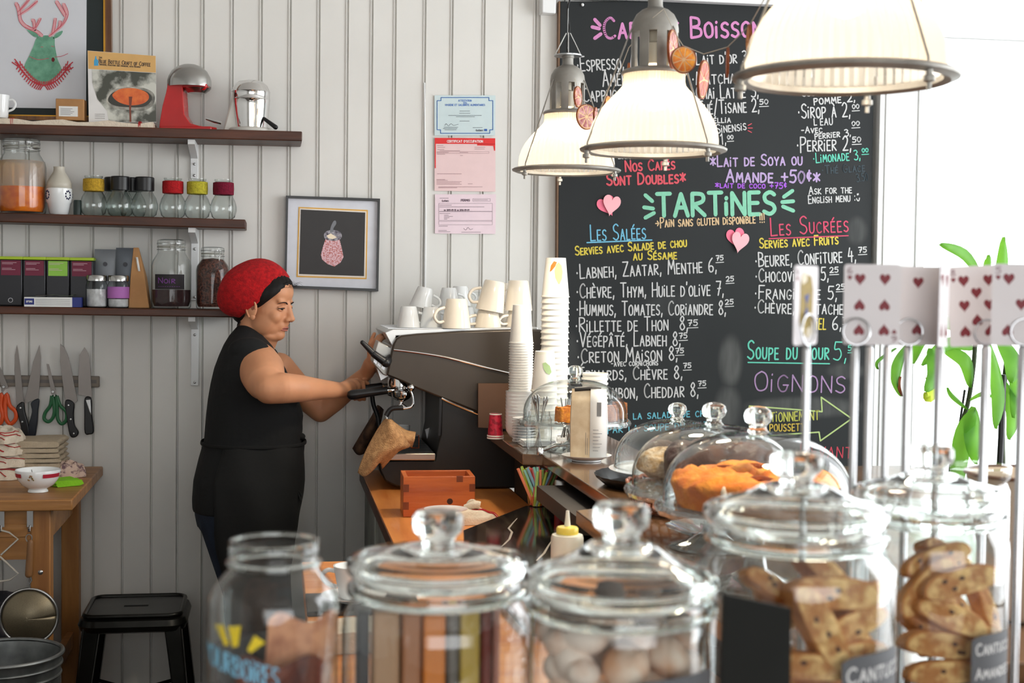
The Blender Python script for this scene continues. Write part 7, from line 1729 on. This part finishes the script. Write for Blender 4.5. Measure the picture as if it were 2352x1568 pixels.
# ================================================================ dried orange garland
rind = mat('dried_rind', (158, 82, 34), .7, c2=(120, 56, 24), scale=60, bump=.4)
flesh = {'o': mat('dried_flesh_orange', (244, 170, 56), .45, c2=(214, 110, 34), scale=70, sss=.3), 'r': mat('dried_flesh_red', (206, 84, 40), .45, c2=(150, 40, 24), scale=70, sss=.3), 'p': mat('dried_flesh_pink', (214, 164, 158), .6, c2=(150, 70, 70), scale=70)}
pith = mat('dried_pith', (226, 188, 140), .7)
def slice_(px, py, Y, r_px, yaw, pitch, kind, lab):
    c = P(px, py, Y=Y); r = r_px*M(px, Y)
    t = thing('dried_orange_slice', lab, 'dried orange slice', c, R=(pi/2+pitch, 0, yaw), group='dried orange slices on the garland')
    w = lambda a: .0012*sin(3*a)
    def ring(prof): return MB().lathe(prof, 48, rip=lambda a: 1+.02*sin(3*a)+.012*sin(7*a))
    obj('rind', ring([(r*.93, -.0026), (r, -.0022), (r*1.0, .0022), (r*.93, .0026)]) if 0 else MB().lathe([(r*.93, -.0026), (r, -.0024), (r, .0024), (r*.93, .0026)], 48, closed=True, rip=lambda a: 1+.02*sin(3*a)), rind, t, smooth=40)
    obj('pith', MB().lathe([(.0001, -.0016), (r*.94, -.0016), (r*.94, .0016), (.0001, .0016)], 48, rip=lambda a: 1+.02*sin(3*a)), pith, t)
    for q in range(9):
        a0 = 2*pi*q/9; d = 2*pi/9; n_ = 5
        pts = [(r*.12*cos(a0+d/2), r*.12*sin(a0+d/2))]+[(r*.86*cos(a0+d*(.08+.84*s_/n_)), r*.86*sin(a0+d*(.08+.84*s_/n_))) for s_ in range(n_+1)]
        obj('segment', MB().slab(pts, -.0023, .0023), flesh[kind], t)
    return t
YO = 3.0
slice_(1545, 112, YO, 44, 1.05, 0, 'p', 'pale dried orange slice turned sideways at the lamp housing')
slice_(1570, 137, YO-.05, 31, .1, 0, 'o', 'bright round dried orange slice facing the front')
slice_(1615, 182, YO-.08, 44, 1.02, .1, 'r', 'red dried orange slice hanging lowest of the garland')
slice_(1671, 143, YO-.3, 34, 1.3, 0, 'p', 'dried orange slice seen edge-on in the middle of the string')
slice_(1720, 92, YO-.55, 36, 1.35, 0, 'o', 'dried orange slice edge-on beside the nearest lamp')
slice_(1327, 222, 4.12, 24, 1.0, 0, 'p', 'small pale slice beside the farthest lamp housing')
slice_(1347, 268, 4.08, 29, .45, 0, 'p', 'pink-veined slice in front of the farthest lamp')
slice_(1368, 268, 4.0, 22, 1.15, 0, 'p', 'small slice tucked between the two farther lamps')
slice_(1396, 236, 3.6, 16, .9, 0, 'o', 'slice peeking out left of the middle lamp shade')
slice_(1444, 160, 3.3, 16, 1.4, 0, 'o', 'edge-on slice left of the middle lamp housing')
A_ = [P(1320, 180, Y=4.15), P(1335, 225, Y=4.1), P(1347, 240, Y=4.07), P(1375, 258, Y=3.95), P(1400, 228, Y=3.6), P(1444, 110, Y=3.3), P(1500, 40, Y=3.05)]
B_ = [P(1525, 20, Y=3.03), P(1548, 72, Y=YO), P(1569, 105, Y=YO-.05), P(1616, 124, Y=YO-.08), P(1671, 108, Y=YO-.3), P(1722, 58, Y=YO-.55), P(1760, -10, Y=YO-.7)]
t = tag(obj('garland_string', MB().tube(A_, .0009, 5).tube([A_[-1], B_[0]], .0009, 5).tube(B_, .0009, 5), mat('twine', (206, 200, 186), .8)), 'thin twine carrying the dried orange slices from lamp to lamp', 'string')

# ================================================================ plant by the window
leafm = mat('plant_leaf_green', (92, 160, 44), .4, c2=(54, 112, 34), scale=14, band=(.3, .7)); 
leaf_bsdf = leafm.node_tree.nodes['Principled BSDF']
nt = leafm.node_tree; tr_ = nt.nodes.new('ShaderNodeBsdfTranslucent'); tr_.inputs[0].default_value = (.28, .6, .06, 1); mx = nt.nodes.new('ShaderNodeMixShader'); mx.inputs[0].default_value = .45
nt.links.new(leaf_bsdf.outputs[0], mx.inputs[1]); nt.links.new(tr_.outputs[0], mx.inputs[2]); nt.links.new(mx.outputs[0], nt.nodes['Material Output'].inputs[0])
YPl = 4.5
pc = P(2235, 1200, Y=YPl)
t = thing('window_plant', 'tall leafy green plant standing in front of the bright window', 'plant', (pc.x, YPl, 0))
o_ = t.location.copy()
potz = .62
obj('plant_stand', MB().box(-.2, .2, -.18, .18, 0, .34), bar_side, t, bevel=.004)
obj('pot', MB().lathe([(.1, .341), (.15, .58), (.16, .60), (.155, potz), (.14, potz), (.135, .59), (.0001, .585)], 40), mat('white_pot', (206, 204, 198), .5), t, smooth=40)
stemm = mat('dark_stem', (58, 66, 42), .6)
def pp(a, b, dy=0): return P(a, b, Y=YPl+dy)-o_
for pts, r_ in (([(2190, 1240, 0), (2183, 1090, .0), (2200, 1000, .02), (2222, 930, .02), (2235, 850, 0), (2240, 790, 0)], .008), ([(2310, 1240, .05), (2302, 1000, .05), (2305, 900, .05), (2318, 780, .03)], .009)):
    obj('stem', MB().tube(crom([pp(*p) for p in pts], 5), r_, 8), stemm, t)
obj('stake', MB().tube([pp(2165, 1240, .08), pp(2216, 895, .08)], .004, 8), mat('dark_stake', (34, 30, 34), .5), t)
obj('stake', MB().tube([pp(2287, 1240, -.04), pp(2300, 1000, -.04), pp(2304, 860, -.04)], .011, 8), mat('dark_stake'), t)
def leaf(pts, w, dy=0, curl=.0, m=None, tw=0):
    c = crom([pp(a, b, dy+(d if len(q_) else 0)) for q_ in [1] for a, b, d in [(p+(0,))[:3] for p in pts]] if 0 else [pp(p[0], p[1], dy+(p[2] if len(p) > 2 else 0)) for p in pts], 5)
    n = len(c); k = M(2200, YPl); vs = []
    for i, p in enumerate(c):
        d = (c[min(i+1, n-1)]-c[max(i-1, 0)]).normalized(); s_ = d.cross(V((sin(tw)*.9, -cos(tw), .15))).normalized(); u = i/(n-1)
        ww = w*k*(sin(pi*min(1, u*.92+.06))**.8)*.5
        vs += [p+s_*ww+V((0, .012+.0, 0)), p+V((0, -.002, 0)), p-s_*ww+V((0, .012, 0))]
    mb = MB().add(vs, [(3*i+j, 3*i+3+j, 3*i+4+j, 3*i+1+j) for i in range(n-1) for j in (0, 1)])
    obj('leaf', mb, m or leafm, t, smooth=180)
for pts, w, dy in (([(2255, 760), (2300, 640, -.05), (2308, 544, -.1)], 34, 0), ([(2258, 640, 0), (2220, 585, -.06), (2160, 560, -.1)], 26, 0), ([(2240, 800), (2270, 620, -.05), (2272, 585, -.08)], 20, .05),
                   ([(2195, 1160, 0), (2215, 1010, -.06), (2240, 940, -.1)], 48, 0), ([(2240, 935, 0), (2238, 1000, -.05), (2245, 1066, -.05)], 44, -.03), ([(2300, 780, 0), (2330, 830, -.08), (2325, 880, -.1)], 46, 0),
                   ([(2320, 790), (2340, 860, -.06), (2330, 960, -.1)], 40, .05), ([(2270, 780), (2296, 900, -.05), (2290, 985, -.08)], 34, -.05), ([(2305, 870), (2330, 950, -.05), (2320, 1010, -.08)], 34, .05),
                   ([(2100, 835), (2125, 770, -.05), (2165, 740, 0), (2240, 770)], 34, 0), ([(2092, 790), (2068, 830, -.06), (2060, 870, -.08), (2072, 910, -.08)], 26, 0), ([(2168, 800, 0), (2220, 830, -.05), (2232, 890, -.04)], 34, .03),
                   ([(2240, 800), (2180, 790, -.05), (2120, 840, -.1)], 30, .04), ([(2140, 800), (2150, 860, -.06), (2128, 900, -.1)], 36, -.06), ([(2225, 940), (2190, 910, -.04), (2178, 890, -.08)], 12, 0), ([(2230, 920), (2262, 905, -.04), (2290, 915, -.06)], 10, 0),
                   ([(2060, 800), (2020, 830, -.05), (2018, 848, -.06)], 8, 0), ([(2300, 860), (2345, 925, -.04), (2390, 935, -.06)], 16, 0), ([(2320, 700), (2350, 640, -.05), (2380, 600, -.08)], 30, 0), ([(2245, 760), (2200, 720, -.05), (2150, 700, -.1)], 30, .05), ([(2230, 700), (2180, 740, -.06), (2110, 770, -.1)], 22, .03)):
    leaf(pts, w, dy)
leaf([(2132, 865, -.03), (2150, 885, -.05), (2136, 912, -.06), (2128, 900, -.06)], 30, 0, m=mat('yellow_leaf', (196, 214, 60), .5))
leaf([(2070, 865, -.07), (2068, 885, -.08), (2074, 910, -.08)], 9, -.01, m=mat('brown_leaf_tip', (150, 84, 50), .6))
# ================================================================ the person at the machine
WYp = 4.95
skin = mat('warm_skin', (206, 146, 108), .5, var=.05, scale=14, sss=.12)
shirt_m = mat('black_cotton', (17, 18, 19), .9, var=.1, scale=8, bump=.15, bscale=60)
apron_m = mat('black_apron', (11, 12, 12), .85, var=.1, scale=6, bump=.1, bscale=50)
jean_m = mat('dark_denim', (26, 38, 56), .85, c2=(18, 28, 44), scale=20, bump=.2, bscale=300)
hair_m = mat('dark_hair', (13, 10, 9), .6, spec=.25, c2=(22, 17, 14), scale=30, stretch=(1, 1, 8))
hat_m = mat('red_knit', (196, 18, 24), .95, c2=(150, 8, 16), scale=90, bump=.45, bscale=300)
def W_(px, py, Y=WYp): return P(px, py, Y=Y)
base = V((W_(570, 1100).x, WYp, 0))
pr_ = thing('person', 'person in a red knitted hat, black t-shirt and apron working the coffee machine', 'person', base)
def L(p): return V(p)-base
RI = [(746, 551, 576, .055), (757, 541, 594, .085), (770, 530, 607, .120), (790, 518, 622, .160), (815, 507, 634, .178), (845, 496, 652, .182), (880, 488, 668, .175), (915, 482, 682, .168), (950, 478, 691, .165), (985, 475, 692, .160), (1010, 473, 689, .160), (1050, 461, 689, .175), (1100, 449, 687, .190), (1140, 446, 684, .192), (1168, 447, 681, .190)]
def ringpt(py, x0, x1, hy, a, off=0):
    cx_ = (x0+x1)/2; k = M(cx_, WYp); c = W_(cx_, py); rx = (x1-x0)/2*k+off; ry = hy+off
    e = .82
    return V((c.x+rx*math.copysign(abs(cos(a))**e, cos(a)), c.y+ry*math.copysign(abs(sin(a))**e, sin(a)), c.z))-base
def loft(rings, off=0, n=40, a0=0, a1=2*pi, closed=True, caps=True):
    vs = []; m = n if closed else n+1
    for r_ in rings:
        for q in range(m): vs.append(ringpt(*r_, a0+(a1-a0)*q/n, off))
    fs = []
    for i in range(len(rings)-1):
        for q in range(n):
            q2 = (q+1) % n if closed else q+1
            fs.append((i*m+q, (i+1)*m+q, (i+1)*m+q2, i*m+q2))
    if closed and caps: fs.append(tuple(range(m))); fs.append(tuple((len(rings)-1)*m+q for q in reversed(range(m))))
    return MB().add(vs, fs)
def interp(rings, k=3):
    out = []
    for a, b in zip(rings, rings[1:]):
        for q in range(k): t_ = q/k; out.append(tuple(a[i]+(b[i]-a[i])*t_ for i in range(4)))
    return out+[rings[-1]]
def remesh(o, vox, it=4, f=.5):
    m = o.modifiers.new('skin', 'REMESH'); m.mode = 'VOXEL'; m.voxel_size = vox; m.use_smooth_shade = True
    s_ = o.modifiers.new('soft', 'SMOOTH'); s_.factor = f; s_.iterations = it
# head frame
HO = W_(604, 694, 4.93)-base; HS = 1.05
HR = Matrix.Rotation(-.45, 3, 'Z') @ Matrix.Rotation(.10, 3, 'Y')
def H_(x, y, z): return HO+HR @ (V((x, y, z))*HS)
def hell(mb, c, r): return mb.ell(H_(*c), tuple(v*HS for v in r), 24, 16, HR)
body = loft(interp([(a, b+7, c-7, d*.94) for a, b, c, d in RI], 2))
# cranium, face, jaw
hell(body, (-.012, 0, .022), (.098, .074, .088)); hell(body, (.030, 0, -.022), (.062, .062, .085)); hell(body, (.022, 0, -.070), (.060, .056, .044))
hell(body, (.034, 0, .030), (.056, .060, .055)); hell(body, (.052, 0, .040), (.046, .058, .046))
hell(body, (.060, 0, -.098), (.027, .026, .021)); hell(body, (.028, 0, -.104), (.05, .042, .022)); hell(body, (.064, 0, -.066), (.030, .030, .030))
for s_ in (-1, 1):
    hell(body, (.060, s_*.036, -.036), (.026, .022, .026)); hell(body, (.078, s_*.024, .012), (.013, .024, .0085))
    hell(body, (.026, s_*.044, -.055), (.042, .018, .046))
body.cap_(H_(.088, 0, .004), H_(.103, 0, -.038), .0100*HS, .0115*HS); hell(body, (.107, 0, -.042), (.0115, .012, .010))
for s_ in (-1, 1): hell(body, (.0965, s_*.0125, -.046), (.0105, .0075, .008))
hell(body, (.084, 0, -.058), (.014, .016, .012))
# neck and folds
body.cap_(H_(-.02, 0, -.06), W_(580, 800)-base, .056, .066); body.cap_(H_(.03, 0, -.095), W_(596, 800)-base, .040, .05)
# right arm (towards the camera)
def seg(pts):
    for a, b in zip(pts, pts[1:]):
        body.cap_(W_(*a[:3])-base, W_(*b[:3])-base, a[3], b[3])
seg([(590, 835, 4.84, .075), (600, 850, 4.80, .077), (608, 872, 4.735, .068), (618, 892, 4.685, .051), (650, 891, 4.69, .051), (690, 892, 4.72, .045), (740, 894, 4.79, .034), (783, 896, 4.86, .0265)])
# left arm
seg([(640, 845, 5.08, .056), (690, 900, 5.12, .050), (736, 944, 5.12, .040), (770, 918, 5.11, .040), (805, 890, 5.08, .034), (842, 856, 5.03, .025)])
# right hand: palm and fingers closed round the far handle
def fing(pts, r):
    for (a, b), q in zip(zip(pts, pts[1:]), range(9)): body.cap_(W_(*a)-base, W_(*b)-base, r*(1-.07*q), r*(1-.07*(q+1)), 10)
body.cap_(W_(783, 896, 4.86)-base, W_(800, 892, 4.92)-base, .027, .030); body.ell(W_(808, 888, 4.945)-base, (.034, .026, .030)); body.ell(W_(818, 886, 4.965)-base, (.024, .022, .026))
for i, (x, r, ln) in enumerate(((802, .0086, -3), (813, .0092, 0), (824, .0094, 2), (835, .0088, 1))):
    fing([(x-1, 879-ln*.6, 4.975), (x, 890, 4.956), (x+1, 905+ln, 4.962), (x+2, 916+ln, 4.985), (x+2, 914+ln, 5.015)], r)
fing([(806, 876, 4.965), (820, 873, 4.985), (834, 876, 5.005), (845, 881, 5.014)], .0102)
# left hand: open palm with fingers reaching up to the steam knob
body.cap_(W_(842, 856, 5.03)-base, W_(853, 836, 5.0)-base, .026, .029); body.ell(W_(860, 822, 4.985)-base, (.027, .022, .04)); body.ell(W_(857, 808, 4.985)-base, (.022, .018, .022))
fing([(849, 806, 4.985), (850, 790, 4.98), (855, 777, 4.985), (860, 766, 4.99)], .0094)
fing([(858, 800, 4.975), (862, 785, 4.965), (868, 774, 4.97), (876, 769, 4.98)], .0094)
fing([(864, 802, 4.965), (871, 786, 4.955), (878, 776, 4.96), (886, 775, 4.97)], .009)
fing([(868, 812, 4.96), (877, 800, 4.95), (884, 793, 4.955)], .0078)
fing([(856, 842, 4.99), (866, 838, 4.965), (876, 832, 4.95), (882, 824, 4.945)], .0104)
# hips and legs
for yy_, dx in ((WYp-.09, 0), (WYp+.09, 10)):
    body.cap_(W_(552+dx, 1160, yy_)-base, W_(575+dx, 1390, yy_)-base, .085, .052)
    kz = W_(575+dx, 1390, yy_)-base; an = V((kz.x-.02, kz.y, .09)); body.cap_(kz, an, .05, .036); body.cap_(an, an+V((.12, 0, -.045)), .034, .028)
o = obj('body', body, skin, pr_, smooth=180); remesh(o, .0038, 7, .5)
# ears
for s_ in (-1, 1):
    e = MB(); hell(e, (.001, s_*.077, -.020), (.0185, .008, .031)); hell(e, (.005, s_*.077, -.045), (.010, .007, .011))
    o = obj('ear', e, skin, pr_, smooth=180); obj('ear_fold', MB().tube(crom([H_(.016, s_*.083, -.020), H_(.015, s_*.085, -.002), H_(.003, s_*.085, .009), H_(-.012, s_*.084, -.001), H_(-.014, s_*.083, -.026), H_(-.002, s_*.083, -.048)], 5), .0034, 8), skin, o, smooth=180)
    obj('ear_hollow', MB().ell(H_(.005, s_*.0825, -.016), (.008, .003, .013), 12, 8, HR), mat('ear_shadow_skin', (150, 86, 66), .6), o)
# face features
white = mat('eye_white', (214, 206, 198), .25); iris = mat('eye_dark', (34, 20, 14), .15); lipm = mat('lips', (178, 108, 94), .5); brow = mat('eyebrow', (34, 22, 18), .8); lash = mat('lash_line', (30, 18, 16), .6)
for s_ in (-1, 1):
    e = obj('eye', MB().ell(H_(.0765, s_*.030, -.0085), tuple(v*HS for v in (.0105, .0115, .0075)), 18, 12, HR), white, pr_, smooth=180)
    obj('iris', MB().ell(H_(.0845, s_*.0315, -.0115), tuple(v*HS for v in (.0040, .0062, .0055)), 14, 10, HR), iris, e, smooth=180)
    obj('upper_lid', MB().tube(crom([H_(.083, s_*.016, -.008), H_(.0875, s_*.025, -.0048), H_(.0855, s_*.035, -.0046), H_(.0765, s_*.044, -.009)], 5), [.0015]+[.0042]*14+[.0015], 8), skin, e, smooth=180)
    obj('lash_line', MB().tube(crom([H_(.085, s_*.016, -.0105), H_(.0908, s_*.026, -.0088), H_(.0885, s_*.036, -.0088), H_(.079, s_*.0475, -.0115)], 5), .0013, 6), lash, e, smooth=180)
    obj('lower_lid', MB().tube(crom([H_(.083, s_*.017, -.0135), H_(.0855, s_*.027, -.0170), H_(.0835, s_*.037, -.0165), H_(.077, s_*.0445, -.013)], 5), .0026, 8), skin, e, smooth=180)
    obj('eyebrow', MB().tube(crom([H_(.0925, s_*.013, .004), H_(.0935, s_*.026, .0095), H_(.088, s_*.040, .0095), H_(.076, s_*.052, .003)], 5), [.0022, .0028, .003, .003, .003, .003, .003, .003, .0028, .0026, .0024, .002, .0018, .0015, .001, .0008], 8, flat=.6), brow, pr_, smooth=180)
    obj('nostril', MB().ell(H_(.1035, s_*.008, -.0518), (.004, .0026, .0016), 10, 6, HR), mat('nostril_dark', (92, 44, 36), .8), pr_)
lp = obj('lips', MB().tube(crom([H_(.076, -.021, -.0775), H_(.0895, -.012, -.0732), H_(.0955, -.004, -.0715), H_(.0955, .004, -.0715), H_(.0895, .012, -.0732), H_(.076, .021, -.0775)], 4), [.001]+[.0027]*19+[.001], 8), lipm, pr_, smooth=180)
obj('lower_lip', MB().tube(crom([H_(.077, -.018, -.0798), H_(.0885, -.010, -.0800), H_(.093, 0, -.0805), H_(.0885, .010, -.0800), H_(.077, .018, -.0798)], 4), [.001]+[.0034]*15+[.001], 8), lipm, lp, smooth=180)
obj('mouth_line', MB().tube(crom([H_(.075, -.0215, -.0785), H_(.0905, -.011, -.0765), H_(.0965, 0, -.0760), H_(.0905, .011, -.0765), H_(.075, .0215, -.0785)], 4), .001, 6), mat('mouth_line', (96, 44, 40), .8), lp)
# hair: a cap that follows the skull, showing between the hat brim and the hairline
def skull(th, ph, o_=.006):      # th from the crown axis, ph round it, in head space
    d = V((sin(th)*cos(ph), sin(th)*sin(ph), cos(th)))
    c_ = V((.004, 0, .020)); r_ = V((.098+o_, .078+o_, .088+o_))
    return H_(c_.x+d.x*r_.x, c_.y+d.y*r_.y, c_.z+d.z*r_.z)
def hairline(ph):                # how far down the hair reaches, by direction from the crown
    a = abs((ph+pi) % (2*pi)-pi)
    pts = [(0, 1.02), (.35, 1.08), (.7, 1.32), (1.0, 1.60), (1.25, 1.86), (1.45, 2.02), (1.6, 1.80), (1.9, 1.8), (2.4, 2.1), (3.2, 2.15)]
    for (p, q), (r, t_) in zip(pts, pts[1:]):
        if a <= r: return q+(t_-q)*(a-p)/(r-p)
    return 2.15
hm = MB(); nph, nth = 72, 16; vs = []
for i in range(nth+1):
    for q in range(nph):
        ph = 2*pi*q/nph; u_ = i/nth; th = hairline(ph)*u_+.0001
        vs.append(skull(th, ph, (.0075-.007*max(0, (u_-.85)/.15))+.0014*sin(ph*23+u_*6)*u_))
fs = [(i*nph+q, (i+1)*nph+q, (i+1)*nph+(q+1) % nph, i*nph+(q+1) % nph) for i in range(nth) for q in range(nph)]
hair = obj('hair', hm.add(vs, fs), hair_m, pr_, smooth=180)
obj('nape_hair', MB().ell(H_(-.058, 0, -.040), (.045, .062, .042), 20, 12, HR), hair_m, hair, smooth=180)
mb = MB(); rd = random.Random(3)
for q in range(16):
    a = H_(.088+rd.uniform(-.01, .004), rd.uniform(-.04, .03), .06+rd.uniform(-.012, .012)); mb.tube([a, a+V((.014+rd.uniform(0, .012), 0, .004+rd.uniform(-.004, .006))), a+V((.026+rd.uniform(0, .014), rd.uniform(-.01, .01), rd.uniform(-.006, .012)))], [.0006, .0004, .0002], 4)
for q in range(14):
    a = W_(548+rd.uniform(-4, 6), 738, 4.93+rd.uniform(-.05, .05))-base; mb.tube([a, a+V((-.004, 0, -.014)), a+V((rd.uniform(-.014, .01), 0, -.03))], [.001, .0007, .0003], 4)
obj('loose_strands', mb, hair_m, hair)
# knitted hat
kk = M(590, 4.93); e1 = V((.770, 0, .638)); n1 = V((-.638, 0, .770)); HC = W_(604, 681, 4.93)-base
rows = [(-4, -73, 74, .088), (0, -76, 75, .090), (8, -79, 75, .092), (10, -84, 76, .0935), (22, -90, 76, .098), (38, -93, 72, .100), (54, -90, 64, .098), (68, -80, 52, .088), (80, -64, 34, .070), (88, -46, 16, .047), (92, -28, -2, .024), (93, -16, -14, .001)]
vs = []; n = 72
for i, (h_, a, b, hy) in enumerate(rows):
    for q in range(n):
        an = 2*pi*q/n; rb_ = 1+(.012*cos(36*an) if i < 3 else .004*sin(5*an+i)*(i > 3))
        cx_ = (a+b)/2*kk; rx = (b-a)/2*kk
        vs.append(HC+e1*(cx_+rx*cos(an)*rb_)+n1*(h_*kk+(.004*sin(3*an+1) if 4 < i < 9 else 0))+V((0, hy*sin(an)*rb_, 0)))
fs = [(i*n+q, i*n+(q+1) % n, (i+1)*n+(q+1) % n, (i+1)*n+q) for i in range(len(rows)-1) for q in range(n)]
hat = obj('knitted_hat', MB().add(vs, fs), hat_m, pr_, smooth=180, solid=.004, sub=1)
# shirt
sh_ = loft(interp(RI, 2), .004)
for a, r in (((572, 806, 4.815), (.070, .050, .046)), ((570, 820, 4.835), (.075, .05, .07)), ((605, 822, 5.07), (.055, .06, .05)), ((626, 848, 5.08), (.045, .058, .046))): sh_.ell(W_(*a)-base, r)
sh_.cap_(W_(612, 838, 5.06)-base, W_(634, 868, 5.09)-base, .052, .056)
sh_.ell(W_(650, 905, 4.87)-base, (.06, .06, .06)); sh_.ell(W_(650, 905, 5.03)-base, (.06, .06, .06)); sh_.ell(W_(655, 955, 4.95)-base, (.062, .12, .07))
o = obj('t_shirt', sh_, shirt_m, pr_, smooth=180); remesh(o, .006, 5)
# apron wrapped round the front, tied at the waist
AP = [(1012, 474, 692, .165), (1050, 462, 692, .180), (1100, 450, 690, .195), (1140, 448, 687, .197), (1170, 450, 683, .195), (1205, 455, 676, .188), (1240, 462, 668, .18), (1300, 478, 662, .172), (1360, 486, 660, .170), (1420, 490, 662, .17)]
apr = loft(interp(AP, 3), .010, 60, -radians(120), radians(120), closed=False)
apr.v = [tuple(V(p)+V((.003*sin(V(p).z*30+V(p).y*25), .004*sin(V(p).x*40+V(p).z*12), 0))) for p in apr.v]
ap = obj('apron', apr, apron_m, pr_, smooth=180, solid=.003)
wl = [ringpt(1014, 474, 692, .165, 2*pi*q/60, .014) for q in range(60)]
obj('apron_tie', MB().tube(wl, .0035, 8, closed=True, flat=1.8), apron_m, ap)
kn = W_(692, 1002, 4.9)-base
obj('tie_knot', MB().ell(kn, (.014, .014, .012)), apron_m, ap)
t1_ = W_(678, 1122, 4.84)-base
obj('tie_end', MB().tube([t1_, t1_+V((.012, 0, -.02)), t1_+V((.02, 0, -.042))], .004, 6).tube([t1_, t1_+V((.016, 0, -.012)), t1_+V((.022, 0, -.026))], .003, 6), apron_m, ap)
# jeans and shoes
jn = loft(interp([(1120, 452, 684, .185), (1150, 448, 682, .188), (1175, 449, 676, .185), (1205, 455, 668, .175)], 2), .0)
for yy_, dx in ((WYp-.092, 0), (WYp+.092, 10)):
    a = W_(548+dx, 1190, yy_)-base; b = W_(574+dx, 1390, yy_)-base; c_ = V((b.x-.015, b.y, .07))
    jn.cap_(a+V((-.03, (.012 if yy_ < WYp else -.012), 0)), b, .104, .074, 20); jn.cap_(b, c_, .078, .062, 20)
o = obj('jeans', jn, jean_m, pr_, smooth=180); remesh(o, .008, 5)
for yy_, dx in ((WYp-.092, 0), (WYp+.092, 10)):
    b = W_(574+dx, 1390, yy_)-base
    f = MB().cap_(V((b.x-.03, b.y, .05)), V((b.x+.13, b.y, .042)), .048, .04, 16); f.box(b.x-.07, b.x+.17, b.y-.045, b.y+.045, 0.001, .02)
    o = obj('shoe', f, black_pl, pr_, smooth=180); remesh(o, .006, 4)
